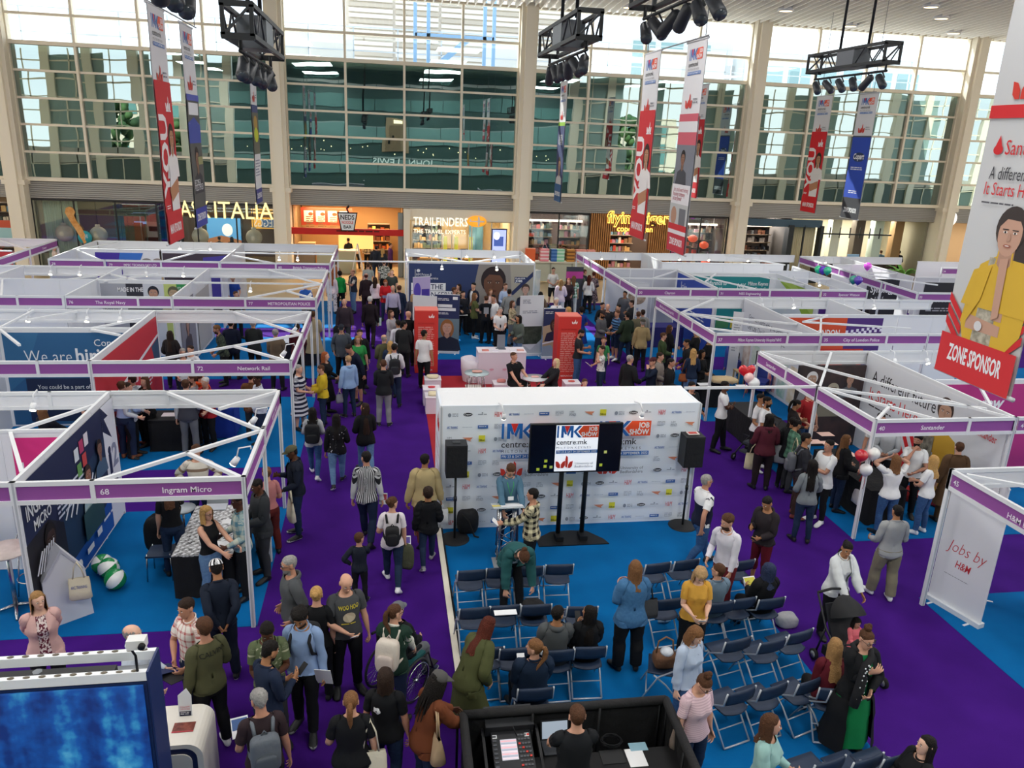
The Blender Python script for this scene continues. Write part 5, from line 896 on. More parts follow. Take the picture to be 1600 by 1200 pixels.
def pose(P):
 """bone matrices (rotation, origin, rest origin) in the person's own frame"""
 R,O,Q={},{},{}
 def put(b,r,o,q):R[b],O[b],Q[b]=r,np.array(o,float),np.array(q,float)
 X,Z=(1,0,0),(0,0,1);lean=math.radians(P.get('lean',0));tw=math.radians(P.get('twist',0));sit=P.get('sit');legs=P.get('legs','stand')
 pz=.95;py=.01
 if sit:pz=sit+.075
 elif legs in('walk','walk2'):pz=.925
 elif legs=='kneel':pz=.55
 if lean>.5 and not sit:py+=.16*math.sin(lean)
 pel0=np.array([0,.01,.95]);pel=np.array([P.get('shift',0),py,pz]);rp=rot_ax(X,lean*.35 if not sit else math.radians(-6))
 put('pelvis',rp,pel,pel0)
 def child(b,par,q,r):put(b,r@R[par],O[par]+R[par]@(np.array(q)-Q[par]),q)
 child('spine','pelvis',(0,.005,1.06),rot_ax(Z,tw*.4)@rot_ax(X,lean*.35));child('chest','spine',(0,.0,1.22),rot_ax(Z,tw*.6)@rot_ax(X,lean*.35))
 hp,hy,hr=(math.radians(P.get(k,0))for k in('hpitch','hyaw','hroll'))
 rn=R['chest'];child('neck','chest',(0,.012,1.47),rot_ax(rn@np.array([0,0,1.]),hy*.4)@rot_ax(rn@np.array([1.,0,0]),hp*.4-lean*.15));rn=R['neck']
 child('head','neck',(0,.004,1.55),rot_ax(rn@np.array([0,0,1.]),hy*.6)@rot_ax(rn@np.array([1.,0,0]),hp*.6-lean*.1)@rot_ax(rn@np.array([0,1.,0]),hr))
 gx=P.get('gx',1)
 for s,S in((1,'L'),(-1,'R')):
  q=SHO*np.array([s*gx,1,1]);a=O['chest']+R['chest']@(q-Q['chest']);nm=P.get('arm'+S,'down');tg=np.array(ARMS[nm]if isinstance(nm,str)else nm,float);tg[0]*=s
  rc=R['chest']if nm not in('down','pocket','low','chair')or sit else(R['chest']*.4+R['pelvis']*.6)
  if nm in('down','carry','pocket','hip'):tg[0]*=gx*1.02
  tgt=O['chest']+rc@(tg-Q['chest'])
  if nm in('low','chair')and lean>.3:tgt=a+np.array([0,-.10,-.55])+np.array([s*.05,0,0])
  pole={'cross':(s*.9,.1,-.7),'hip':(s*1,.5,0),'head':(s*1,-.2,-.5),'behind':(s*.3,.8,-.35),'face':(s*.5,-.1,-1),'fold':(s*.9,.2,-.6),'far':(s*.5,.2,-1)}.get(nm,(s*.35,.6,-.75));pole=R['chest']@np.array(pole,float)
  m,e=ik(a,tgt,LU,LF,pole);d0=ADIR*np.array([s,1,1]);rc=R['chest']
  ru=rot_min(rc@d0,m-a)@rc;rf=rot_min(ru@d0,e-m)@ru;roll=P.get('roll'+S,0)
  if roll:dd=rf@d0;rf2=rot_ax(dd,math.radians(roll)*s)@rf
  else:rf2=rf
  put('uarm'+S,ru,a,q);put('farm'+S,rf,m,SHO*np.array([s,1,1])+d0*LU);put('hand'+S,rf2,e,SHO*np.array([s,1,1])+d0*(LU+LF))
  curl=math.radians(P.get('curl',38));ax=rf2@np.array([0,1.,0]);k=1 if s>0 else-1
  child('fing'+S,'hand'+S,SHO*np.array([s,1,1])+d0*.640,rot_ax(ax,k*curl));child('fin2'+S,'fing'+S,SHO*np.array([s,1,1])+d0*.681,rot_ax(ax,k*curl*1.1))
  hq=HIP*np.array([s,1,1]);h=O['pelvis']+R['pelvis']@(hq-Q['pelvis']);sp=P.get('spread',.03);yw=s*math.radians(P.get('toe',12));fl=np.eye(3)
  if sit:ft=np.array([s*(.12+sp),pel[1]-.44+P.get('tuck',0)+(.06 if s>0 else 0),.085])
  elif legs=='walk':ft=np.array([s*.09,-.27 if s>0 else.27,.085 if s>0 else.13]);fl=np.eye(3)if s>0 else rot_ax(X,.55)
  elif legs=='walk2':ft=np.array([s*.09,-.27 if s<0 else.27,.085 if s<0 else.13]);fl=np.eye(3)if s<0 else rot_ax(X,.55)
  elif legs=='step':ft=np.array([s*.12,-.12 if s>0 else.10,.085])
  elif legs=='kneel':ft=np.array([s*.14,-.1 if s>0 else.38,.085]);fl=np.eye(3)if s>0 else rot_ax(X,1.0)
  else:ft=np.array([s*(.10+sp),.015+(.03 if s<0 else-.02),.085])
  l1,l2=np.linalg.norm(KNE-HIP),np.linalg.norm(ANK-KNE)
  if h[2]-ft[2]>.806 and not sit:ft=ft.copy()
  m,e=ik(h,ft,l1,l2,np.array([s*.12,-1,.1]));d1,d2=(KNE-HIP)*np.array([s,1,1]),(ANK-KNE)*np.array([s,1,1])
  r1=rot_min(R['pelvis']@d1,m-h)@R['pelvis'];r2=rot_min(r1@d2,e-m)@r1
  put('thigh'+S,r1,h,hq);put('shin'+S,r2,m,KNE*np.array([s,1,1]));put('foot'+S,rot_ax(Z,yw)@fl,e,ANK*np.array([s,1,1]))
 return R,O,Q
def skin(V,W,RO):
 R,O,Q=RO;out=np.zeros_like(V)
 for i,b in enumerate(BONES):
  w_=W[:,i];k=np.nonzero(w_>1e-4)[0]
  if len(k):out[k]+=w_[k,None]*((V[k]-Q[b])@R[b].T+O[b])
 return out
def mesh_np(name,V,F,mats,parent,uv=None,mi=None,smooth=True):
 me=bpy.data.meshes.new(name);n,m=len(V),len(F);k=F.shape[1]
 me.vertices.add(n);me.vertices.foreach_set('co',V.astype(np.float32).ravel());me.loops.add(m*k);me.loops.foreach_set('vertex_index',F.astype(np.int32).ravel())
 me.polygons.add(m);me.polygons.foreach_set('loop_start',np.arange(0,m*k,k,dtype=np.int32));me.polygons.foreach_set('use_smooth',np.full(m,smooth))
 for q in mats:me.materials.append(q)
 if mi is not None:me.polygons.foreach_set('material_index',mi.astype(np.int32))
 if uv is not None:l=me.uv_layers.new(name='UVMap');l.data.foreach_set('uv',uv[F.ravel()].astype(np.float32).ravel())
 me.update(calc_edges=True);o=bpy.data.objects.new(name,me);COL.objects.link(o);o.parent=parent;return o
def sub(T,sel):
 F=T['F'][sel];idx,inv=np.unique(F,return_inverse=True);return idx,inv.reshape(F.shape)
def noise3(V,f,seed):p=V*f+seed*1.7;return(np.sin(p[:,0]*1.0+1.3*np.sin(p[:,2]*.8))+np.sin(p[:,1]*1.3+p[:,2]*1.1+seed)+np.sin(p[:,2]*1.7+p[:,0]*.6))/3
SKIN={'w':'#d6a288','w2':'#e2b49c','w3':'#c48e74','t':'#b07c58','b':'#8a5a3e','d':'#5a3826','d2':'#45291c'}
HAIRC={'k':'#15110f','dk':'#2a1d16','br':'#4a3020','lb':'#6e4c30','bl':'#b08a54','bd':'#8e6c44','gr':'#8a8784','wh':'#c2bfba','rd':'#4c2016','gi':'#8a4a28','sand':'#a5855e'}
def strip_mesh(pts_outer):
 ni,nj=pts_outer.shape[:2];V=pts_outer.reshape(-1,3);F=[[i*nj+j,(i+1)*nj+j,(i+1)*nj+j+1,i*nj+j+1]for i in range(ni-1)for j in range(nj-1)];return V,np.array(F)
class P_:pass
PEOPLE=[]
def person(x,y,H=1.72,yaw=0,label='',lod=None,fem=0,skin_='w',hair='short',hc='br',top=None,bt=None,shoes='#1c1c1e',girth=1.,belly=0.,kid=0,z=0.,group=None,beard=None,gl_=0,seed=None,ex=None,**pz):
 seed=seed if seed is not None else len(PEOPLE)+1;lod=lod or('near'if y<14.6 else'far');T=TEMPL[lod];sc=H/1.75
 if kid:sc=H/1.80
 root=Tg('person',label,'person',(x,y,z),math.radians(yaw),group);root.scale=(sc,sc,sc)
 f=shape_fn(fem,girth,belly,kid);gx=girth*(.91 if fem else 1);pz['gx']=gx;
 if pz.get('sit'):pz['sit']=pz['sit']/sc
 RO=pose(pz);V0=f(T['V']);N=T['N'];W=T['W']
 SK=mat(SKIN.get(skin_,skin_),.55,spec=.35,kind='mottle',col2=tuple(c*.9 for c in lin(SKIN.get(skin_,skin_))),scale=14)
 RES=P_();RES.root,RES.RO,RES.sc,RES.T=root,RO,sc,T
 mesh_np('body',skin(V0,W,RO),T['F'],[SK],root)
 C,t,arm,s,hd=T['C'],T['t'],T['arm'],T['s'],T['hd']
 def Ga(name,sel,off,mt,loose=None,mi=None,smooth=True,wr=.004,rip=None):
  idx,F=sub(T,sel)
  if not len(F):return None
  V=V0[idx];o=np.full(len(V),off)
  if loose is not None:o=o+loose(V,idx)
  o=o+wr*noise3(V,34,seed)*(1 if off>.008 else.3)
  if rip:o=o+rip*np.abs(np.sin(V[:,2]*PI/.075+V[:,0]*.6))
  Vn=skin(V+N[idx]*o[:,None],W[idx],RO);return mesh_np(name,Vn,F,mt if isinstance(mt,list)else[mt],root,T['UV'][idx],mi[sel]if mi is not None else None,smooth)
 body_t=~arm&(hd<1.50)
# shoes
 if shoes:
  sole=shoes[1]if isinstance(shoes,tuple)else'#2a2826';up_=shoes[0]if isinstance(shoes,tuple)else shoes
  ma=[mat(up_,.5),mat(sole,.6)];mi=(C[:,2]<.026).astype(int)
  for S in(1,-1):Ga('shoe',(C[:,2]<.105)&(s==S),.009,ma,mi=mi,wr=0)
# trousers / shorts / leggings
 if bt:
  kind,bm_=bt[0],bt[1];ztop=.97;zl={'shorts':.46,'minis':.62,'crop':.30}.get(kind,.105)
  off={'legging':.005,'jeans':.011,'trousers':.014,'wide':.022,'shorts':.018}.get(kind,.013)
  if kind not in('skirt','none','maxi'):
   Ga('trousers',body_t&(C[:,2]>zl)&(C[:,2]<.96),off,bm_,loose=lambda V,i:np.where(V[:,2]<.5,(.012 if kind in('trousers','wide')else.004)*(.55-V[:,2]).clip(0,.4)/.4*(2.4 if kind=='wide'else 1),0),wr=.005)
# tops
 layers=top if isinstance(top,list)else([top]if top else[])
 for li,(kind,mt)in enumerate(layers):
  D={'tee':(.87,.19,.012),'polo':(.87,.19,.013),'shirt':(.86,.535,.014),'tucked':(.96,.535,.012),'tuckedtee':(.96,.19,.011),'tank':(.96,-1,.008),'blouse':(.87,.36,.016),'sweater':(.86,.535,.020),'hoodie':(.86,.535,.026),'jacket':(.80,.535,.030),'open':(.80,.535,.030),'vest':(.86,.02,.034),'cardigan':(.80,.535,.017),'puffer':(.84,.535,.034),'coat':(.80,.535,.032),'dress':(.80,.19,.013),'longtee':(.80,.19,.020),'crop':(1.0,.19,.012),'dressl':(.80,.535,.014),'blazer':(.80,.535,.024),'under':(.96,-1,.007)}[kind]
  zb,st,off=D;sel=(body_t&~T['neck']&(C[:,2]>zb))|(arm&(t<st))
  if kind in('tank','under'):sel=sel&~((np.abs(C[:,0])>.135)&(C[:,2]>1.33))&~arm
  if kind in('open','cardigan','blazer')or(kind=='vest'and li):sel=sel&~((np.abs(C[:,0])<.055)&(C[:,1]<0)&(C[:,2]<1.49))
  if kind=='vest':sel=sel&~((t>.03)&(np.abs(C[:,0])>.165)&(C[:,2]>1.2))
  Ga({'tee':'shirt','polo':'shirt','tucked':'shirt','tuckedtee':'shirt','tank':'vest_top','open':'jacket','puffer':'jacket','under':'shirt','longtee':'shirt','dressl':'dress','crop':'shirt'}.get(kind,kind),sel,off+.006*li,mt,loose=lambda V,i:.018*np.exp(-((V[:,2]-zb)/.10)**2)*(kind in('jacket','open','coat','hoodie','cardigan','longtee','shirt','tee'))*~T['av'][i]+.004*T['av'][i]*(T['tv'][i]>.1)*(kind in('tee','polo','jacket','coat','puffer','longtee')),wr=.007 if off>.012 else.004,rip=.016 if kind=='puffer'else None)
  if kind in('hoodie','jacket','coat','open','puffer','polo','shirt','blazer','tucked'):
   hoodk=kind=='hoodie';R_,rr=(.105,.036)if hoodk else(.074,.015);pts=[]
   ang=[k/14*2*PI for k in range(14)]if not hoodk else[(-.72+1.44*k/13)*PI for k in range(14)]
   zc=1.475 if not hoodk else 1.452;vs=np.array([[R_*math.sin(a)*(.92),R_*.95*math.cos(a)+.014,zc+(.030 if not hoodk else.015)*math.cos(a)]for a in ang]);n=8;VV=[];FF=[]
   for k,a in enumerate(ang):
    d=np.array([math.sin(a),math.cos(a),0]);r2=rr*(1 if not hoodk else(.45+.75*max(0,math.cos(a*.75))))
    for j in range(n):b=2*PI*j/n;VV.append(vs[k]+d*math.cos(b)*r2*.55+np.array([0,0,math.sin(b)*r2*(1.2 if not hoodk else 1.0)]))
   m_=len(ang);rng_=range(m_)if not hoodk else range(m_-1)
   FF=[[k*n+j,k*n+(j+1)%n,((k+1)%m_)*n+(j+1)%n,((k+1)%m_)*n+j]for k in rng_ for j in range(n)];VV=np.array(VV);Wc=np.zeros((len(VV),len(BONES)));Wc[:,BI['chest']]=.55;Wc[:,BI['neck']]=.45
   mesh_np('hood'if hoodk else'collar',skin(f(VV)if not fem else VV,Wc,RO),np.array(FF),[mt],root,VV[:,[0,2]])
 R,O,Q=RO
# skirts, dress and coat tails
 def skirt(name,z1,z0,mt,fl=.05,off=.02,gap=0):
  n,m=28,9;VV=[];A=(O['pelvis']+R['pelvis']@(np.array([0,.01,z1])-Q['pelvis']))
  for i in range(m):
   q=i/(m-1);zz=z1+(z0-z1)*q;pL,pR=[(O['thigh'+S]+R['thigh'+S]@(np.array([k*HIP[0]*1.02,.004,max(zz,.49)])-Q['thigh'+S]))if zz>.49 else(O['shin'+S]+R['shin'+S]@(np.array([k*KNE[0],.004,zz])-Q['shin'+S]))for S,k in(('L',1),('R',-1))]
   c=A*(1-min(1,q*6))+(pL+pR)/2*min(1,q*6);dx=abs(pL[0]-pR[0])/2;dy=abs(pL[1]-pR[1])/2;rx=(dx+.088+off+fl*q)*(girth if q<.5 else 1);ry=dy+.115*girth+off+fl*q
   if i==0:rx,ry=.168*girth*1.03+off,.118*girth+off
   for k in range(n):a=2*PI*k/n;w_=1+.05*q*math.sin(a*7+seed);VV.append(c+np.array([rx*math.cos(a)*w_,ry*math.sin(a)*w_,0])+np.array([0,0,0]))
  FF=[[i*n+k,i*n+(k+1)%n,(i+1)*n+(k+1)%n,(i+1)*n+k]for i in range(m-1)for k in range(n)if abs(2*PI*(k+.5)/n-1.5*PI)>gap];VV=np.array(VV);uv=np.array([[k/n*.95,z1+(z0-z1)*i/(m-1)]for i in range(m)for k in range(n)]);mesh_np(name,VV,np.array(FF)[:,::-1],[mt],root,uv)
 for kind,mt in layers:
  if kind=='coat':skirt('coat_skirt',.86,.42,mt,.05,.038)
  if kind in('dress','dressl'):skirt('skirt',.86,.42 if not ex or'long'not in ex else.16,mt,.07,.02)
  if kind=='cardigan'and ex and'longcoat'in ex:skirt('coat_skirt',.84,.12,mt,.11,.055,.62)
 if bt and bt[0]=='skirt':skirt('skirt',.965,.42,bt[1],.08,.018)
 if bt and bt[0]=='maxi':skirt('skirt',.965,.06,bt[1],.12,.02)
# hair
 HM=mat(HAIRC.get(hc,hc),.62,spec=.18,kind='mottle',col2=tuple(q*1.45 for q in lin(HAIRC.get(hc,hc))),scale=40,bump=.5)if hair not in(None,'bald')else None
 def rigid(name,V,F,mt,smooth=True,chestmix=False):
  V=np.array(V,float)
  if kid:V=V+(V-np.array([0,0,1.53]))*.28
  Wc=np.zeros((len(V),len(BONES)))
  if chestmix:h=sst(1.40,1.56,V[:,2]);Wc[:,BI['head']]=h;Wc[:,BI['chest']]=1-h
  else:Wc[:,BI['head']]=1
  return mesh_np(name,skin(V,Wc,RO),np.array(F),mt if isinstance(mt,list)else[mt],root,V[:,[0,2]],None,smooth)
 scalp=(T['hairp']>0)&(C[:,2]>1.545)&~((np.abs(C[:,0])>.066)&(C[:,2]<1.672)&(C[:,1]<.03))
 hk=hair or''
 th={'short':.013,'buzz':.004,'crop':.009,'top':.014,'long':.016,'pony':.011,'bun':.012,'curly':.030,'bob':.018,'afro':.045,'locs':.016,'cap':.012,'hijab':.02,'longcurl':.028,'beanie':.02,'topbun':.012,'balding':.006}.get(hk)
 if th is not None:
  sel=scalp&((C[:,2]<1.70)if hk=='balding'else True)
  def lo(V,i):
   q=(V[:,2]-1.60).clip(0,.15)/.15;ds=sst(-.002,.045,(V-np.array([0,-.074,1.700]))@np.array([0,.65,.757]));r=th*(.10+.90*ds)*(.45+.55*q)-th
   if hk=='long':r=r-.004+.004*noise3(V,60,seed)
   if hk in('curly','afro','longcurl'):r=r*.4+.35*th*noise3(V,95,seed)
   elif hk in('short','top','bob'):r=r+.006*noise3(V,90,seed)+(.016*q*q if hk=='top'else 0)
   return r
  if hk not in('cap','beanie','hijab'):Ga('hair',sel,th,HM,loose=lo,wr=0)
  else:Ga('hair',sel&(C[:,2]<1.68),.006,HM,wr=0)
 def drape(z1,a0=115,th_=.018,wid=1.,name='hair_length',mt=None,wav=.006,chest=True):
  ni,nj=9,19;G=np.zeros((ni,nj,3))
  for i in range(ni):
   q=i/(ni-1);z=1.725+(z1-1.725)*q
   for j in range(nj):
    a=math.radians(-a0+2*a0*j/(nj-1));hz=max(0,min(1,(1.735-z)/.075));rx=(.073*math.sqrt(hz*(2-hz))if z>1.66 else.073)+th_;ry=(.096*math.sqrt(hz*(2-hz))if z>1.66 else.096)+th_
    if z<1.56:k=min(1,(1.56-z)/.14);rx=rx*(1-k)+(.105*wid)*k;ry=ry*(1-k)+.105*k
    if z<1.47:ry=max(ry,.105+.056*min(1,(1.47-z)*9))
    G[i,j]=((rx+wav*math.sin(j*1.9+seed))*math.sin(a),ry*math.cos(a)+.004+wav*math.sin(j*2.3+q*5),z+(.012*math.sin(j*1.7+seed)if i==ni-1 else 0))
  V,F=strip_mesh(G);rigid(name,V,F,mt or HM,chestmix=chest)
 if hk in('long','longcurl'):drape(pz.get('hlen',1.30),108,.018,1.0,wav=.012 if hk=='longcurl'else.006)
 if hk=='bob':drape(1.475,118,.020,.95)
 if hk=='locs':
  b=MB();r=random.Random(seed)
  for k in range(34):
   a=math.radians(-115+230*k/33);x0,y0=math.sin(a),math.cos(a);b.Tu([(.05*x0,.07*y0,1.73),(.095*x0,.118*y0,1.66),(.10*x0,.125*y0,1.52),(.105*x0+r.uniform(-.02,.02),.14*y0+.02,1.40),(.10*x0+r.uniform(-.03,.03),.15*y0+.03,r.uniform(1.20,1.32))],[.010,.012,.011,.010,.006],HM,5,cap=False)
  V=np.array(b.v);rigid('hair_length',V,np.array([q for q in b.f if len(q)==4]),HM,chestmix=True)
 def lumps(name,balls,mt):
  b=MB()
  for c,r in balls:b.ball(c,r,mt,12,8)
  rigid(name,b.v,b.f,mt)
 if hk=='bun':lumps('hair_bun',[((0,.105,1.70),.042),((.012,.115,1.715),.03)],HM)
 if hk=='topbun':lumps('hair_bun',[((0,.035,1.785),.048),((.015,.04,1.81),.035),((-.015,.05,1.80),.032)],HM)
 if hk=='pony':
  b=MB();b.Tu([(0,.09,1.69),(0,.125,1.69),(0,.145,1.64),(.005,.142,1.55),(.0,.132,1.46),(0,.13,1.40)],[.02,.028,.034,.032,.024,.006],HM,10);rigid('ponytail',b.v,[q for q in b.f if len(q)==4],HM,chestmix=True)
 if beard:Ga('beard',(hd>1.52)&(C[:,2]<1.592)&(C[:,1]<-.005)&(C[:,2]>1.50),.006,mat(HAIRC.get(beard,beard),.7),wr=.0)
 if hk in('cap','beanie'):
  mt=ex['cap']if ex and'cap'in ex else mat('#2c2c30',.7);Ga('cap',(C[:,2]>1.68)&(hd>1.5)&((C[:,1]>-.2)),.017,mt,wr=0)
  if hk=='cap':
   b=MB();vs=[]
   for i in range(4):
    for k in range(9):a=math.radians(-62+124*k/8);q=i/3;vs.append(((.078+.012*q)*math.sin(a)*(1-.08*q),-(.088+.075*q)*math.cos(a)-.008,1.690-.016*q-.012*(1-math.cos(a))))
   rigid('cap_brim',vs,[[i*9+k,i*9+k+1,(i+1)*9+k+1,(i+1)*9+k]for i in range(3)for k in range(8)],mt)
 if hk=='hijab':
  mt=HM;Ga('headscarf',(hd>1.50)&~((C[:,1]<-.045)&(C[:,2]<1.70)&(np.abs(C[:,0])<.056)),.018,mt,wr=.002);drape(1.36,150,.022,1.15,'headscarf_drape',mt)
# face
 b=MB();EW,EI,LP=mat('#e8e2dc',.3),mat('#2a1a12',.3),mat(tuple(q*k for q,k in zip(lin(SKIN.get(skin_,skin_)),(.78,.5,.5))),.5)
 BR=mat(HAIRC.get(hc,'#3a2a20')if HAIRC.get(hc)else'#3a2a20',.7)
 for e in(-1,1):
  b.ball((e*.030,-.0862,1.648),.0115,EW,8,6,(1.15,.6,.62));b.ball((e*.030,-.0915,1.648),.0062,EI,8,6,(1,.5,1));b.ball((e*.031,-.0905,1.668),.016,BR,8,4,(1.1,.35,.20))
 b.ball((0,-.0885,1.583),.022,LP,10,6,(1,.42,.30))
 V=np.array(b.v);V2=V.copy();V=V+((V-np.array([0,0,1.53]))*.28 if kid else 0);Wc=np.zeros((len(V),len(BONES)));Wc[:,BI['head']]=1;Vp=skin(V,Wc,RO)
 me=bpy.data.meshes.new('face');me.from_pydata(Vp.tolist(),[],b.f);[me.materials.append(q)for q in b.mats];me.polygons.foreach_set('material_index',b.mi);me.polygons.foreach_set('use_smooth',b.sm);o=bpy.data.objects.new('face',me);COL.objects.link(o);o.parent=root
 if gl_:
  b=MB();gm=mat('#18181a',.3)
  for e in(-1,1):
   b.Tu([(e*.033+.024*math.cos(a*PI/6),-.1025,1.645+.018*math.sin(a*PI/6))for a in range(12)],.0028,gm,5,closed=True);b.Tu([(e*.057,-.102,1.65),(e*.080,-.04,1.652),(e*.082,.02,1.65)],.0025,gm,5)
  b.Tu([(-.010,-.104,1.65),(.010,-.104,1.65)],.0025,gm,5)
  if gl_==2:
   for e in(-1,1):b.ball((e*.033,-.102,1.645),.022,gm,10,6,(1,.15,.75))
  V=np.array(b.v);Wc=np.zeros((len(V),len(BONES)));Wc[:,BI['head']]=1;Vp=skin(V,Wc,RO);me=bpy.data.meshes.new('glasses');me.from_pydata(Vp.tolist(),[],b.f);me.materials.append(gm);o=bpy.data.objects.new('glasses',me);COL.objects.link(o);o.parent=root
 if ex and'mask'in ex:Ga('face_mask',(hd>1.53)&(C[:,2]<1.615)&(C[:,2]>1.53)&(C[:,1]<-.03),.010,mat('#e6e8ea',.8),wr=0)
 if ex and'chestprint'in ex:
  side,fn=ex['chestprint'];pr=Pn((-.2 if side=='f'else.2,0,1.45),(1 if side=='f'else-1,0,0));fn(pr);V=np.array(pr.mb.v);sel=body_t&(C[:,2]>.85)&((C[:,1]<0)if side=='f'else(C[:,1]>0));VB=f(T['V'])+N*(.034+ex.get('lift',0));ids=np.unique(T['F'][sel])
  B2=VB[ids];dd=((V[:,None,[0,2]]-B2[None,:,[0,2]])**2).sum(2);w_=1/(dd+2e-4)**2;w_/=w_.sum(1,keepdims=True);yy=w_@B2[:,1];V[:,1]=yy+(V[:,1]*1.0);Wv=w_@W[ids];Vp=skin(V,Wv,RO)
  me=bpy.data.meshes.new('print');me.from_pydata(Vp.tolist(),[],pr.mb.f);[me.materials.append(q)for q in pr.mb.mats];me.polygons.foreach_set('material_index',pr.mb.mi);o=bpy.data.objects.new('print',me);COL.objects.link(o);o.parent=root
 PEOPLE.append(RES)
 M=Mx.Translation((x,y,z))@Mx.Rotation(math.radians(yaw),4,'Z')@Mx.Scale(sc,4)
 def loc(bone,p):return M@Ve((O[bone]+R[bone]@(np.array(p,float)-Q[bone])).tolist())
 def frame(bone):m=Mx(R[bone].tolist()).to_4x4();return M@m
 RES.loc,RES.M,RES.frame=loc,M,frame
 RES.hand=lambda S:loc('hand'+S,SHO*np.array([1 if S=='L'else-1,1,1])+ADIR*np.array([1 if S=='L'else-1,1,1])*.63)
 return RES
# things people carry
def bone_basis(r,bone):m=r.frame(bone).to_3x3();m.normalize();return m
def orient(mb,o,X,Y,Z):return mb.xf(Mx(((X.x,Y.x,Z.x,o.x),(X.y,Y.y,Z.y,o.y),(X.z,Y.z,Z.z,o.z),(0,0,0,1))))
def Lf(r,S,label,col='#eef0f2',w=.15,h=.21,tilt=0,col2=None,dz=0.,both=False,name='leaflet',cat='leaflet'):
 p=r.hand(S)if not both else(r.hand('L')+r.hand('R'))/2;B=bone_basis(r,'hand'+S);Y=(B@Ve((0,0,-1)));f=bone_basis(r,'chest')@Ve((0,-1,0));f.normalize()
 Xv=f.cross(Ve((0,0,1))).normalized();Zv=(Ve((0,0,1))*math.cos(math.radians(50+tilt))+f*math.sin(math.radians(50+tilt))).normalized();Yv=Zv.cross(Xv);t=Tg(name,label,cat,p)
 b=MB().bx(-w/2,w/2,-.003,.003,-.03,h-.03,mat(col,.6));orient(b,p+f*.03+Ve((0,0,dz)),Xv,Yv,Zv).Bd('sheet',t)
 if col2:
  b=MB().bx(-w/2+.01,w/2-.01,-.0045,.0045,h*.25,h-.05,mat(col2,.6));orient(b,p+f*.03+Ve((0,0,dz)),Xv,Yv,Zv).Bd('print',t)
 return t
def phone(r,S,label):return Lf(r,S,label,'#141518',.075,.15,name='phone',cat='phone')
def Bp(r,label,col,col2=None,w=.15,h=.42,name='backpack',strap=None,bulge=1.):
 c=r.loc('chest',(0,.13,1.20));B=bone_basis(r,'chest');X,Y,Z=(B@Ve(v)for v in((1,0,0),(0,1,0),(0,0,1)));s=r.sc;t=Tg(name,label,'bag',c);m1=mat(col,.75,bump=.3);m2=mat(col2 or col,.75)
 def rb(x0,x1,y0,y1,z0,z1,mt,n=4):
  b=MB();ax,ay,az=(x1-x0)/2,(y1-y0)/2,(z1-z0)/2;M_,N_=20,10;vs=[]
  for i in range(N_+1):
   for k in range(M_):
    u=-PI/2+PI*i/N_;a=2*PI*k/M_;p=lambda c_:math.copysign(abs(c_)**.45,c_);vs.append(((x0+x1)/2+ax*p(math.cos(u))*p(math.cos(a)),(y0+y1)/2+ay*p(math.cos(u))*p(math.sin(a)),(z0+z1)/2+az*p(math.sin(u))))
  return b.add(vs,[(i*M_+k,i*M_+(k+1)%M_,(i+1)*M_+(k+1)%M_,(i+1)*M_+k)for i in range(N_)for k in range(M_)],mt,True)
 orient(rb(-w*s,w*s,.0,.15*s*bulge,-.24*s,(h-.24)*s,m1),c,X,Y,Z).Bd('body',t);orient(rb(-w*.72*s,w*.72*s,.11*s*bulge,.19*s*bulge,-.22*s,.0,m2),c,X,Y,Z).Bd('front_pocket',t)
 for sx in(-1,1):
  pts=[r.loc('chest',p)for p in((sx*.085,.135,1.33),(sx*.10,.08,1.447),(sx*.105,-.01,1.44),(sx*.115,-.125,1.34),(sx*.14,-.10,1.18),(sx*.14,.06,1.05),(sx*.11,.14,1.02))];MB().Tu(pts,.020*s,mat(strap or col,.8),6).Bd('strap',t)
 MB().Tu([c+Z*(h-.25)*s-X*.03*s+Y*.05,c+Z*(h-.2)*s+Y*.05,c+Z*(h-.25)*s+X*.03*s+Y*.05],.01*s,m2,6).Bd('handle',t);return t
def bag(p,label,col,yaw=0,w=.34,h=.38,d=.05,hl=.26,col2=None,name='tote_bag',text=None,tcol='#2a4aa0',cat='bag',hcol=None):
 """a soft bag hanging by its handles from point p"""
 t=Tg(name,label,cat,(p[0],p[1],p[2]-hl-h));n=10;vs=[];p=Ve(p)
 rings=((0,.42,.8),(.06,.5,1.25),(.4,.5,1.0),(.8,.47,.55),(1,.45,.25))
 b=MB()
 for q,a,e in rings:
  for k in range(16):
   g=2*PI*k/16;c_=lambda v:math.copysign(abs(v)**.5,v);vs.append((w*a*c_(math.cos(g))+.006*math.sin(k*2.1+q*9),d*e*c_(math.sin(g)),h*q))
 F=[(i*16+k,i*16+(k+1)%16,(i+1)*16+(k+1)%16,(i+1)*16+k)for i in range(4)for k in range(16)]+[tuple(range(15,-1,-1))]
 M=Mx.Translation(p-Ve((0,0,hl+h)))@Mx.Rotation(math.radians(yaw),4,'Z');b.add([M@Ve(v)for v in vs],F,mat(col,.8,bump=.25),True);b.Bd('body',t)
 for e in(-1,1):MB().Tu([M@Ve(v)for v in((-w*.25,e*d*.2,h*.98),(-w*.16,e*d*.12,h+hl*.6),(0,e*.01,h+hl),(w*.16,e*d*.12,h+hl*.6),(w*.25,e*d*.2,h*.98))],.009,mat(hcol or col,.8),6).Bd('handle',t)
 if text:
  for e in(1,):
   U=(M.to_3x3()@Ve((1,0,0)));pr=Pn(M@Ve((-w*.36,-d*1.02,h*.72)),U);pr.text(text,0,.06,.05,mat(tcol,.6),mw=w*.7);pr.Bd('lettering',t)
 return t
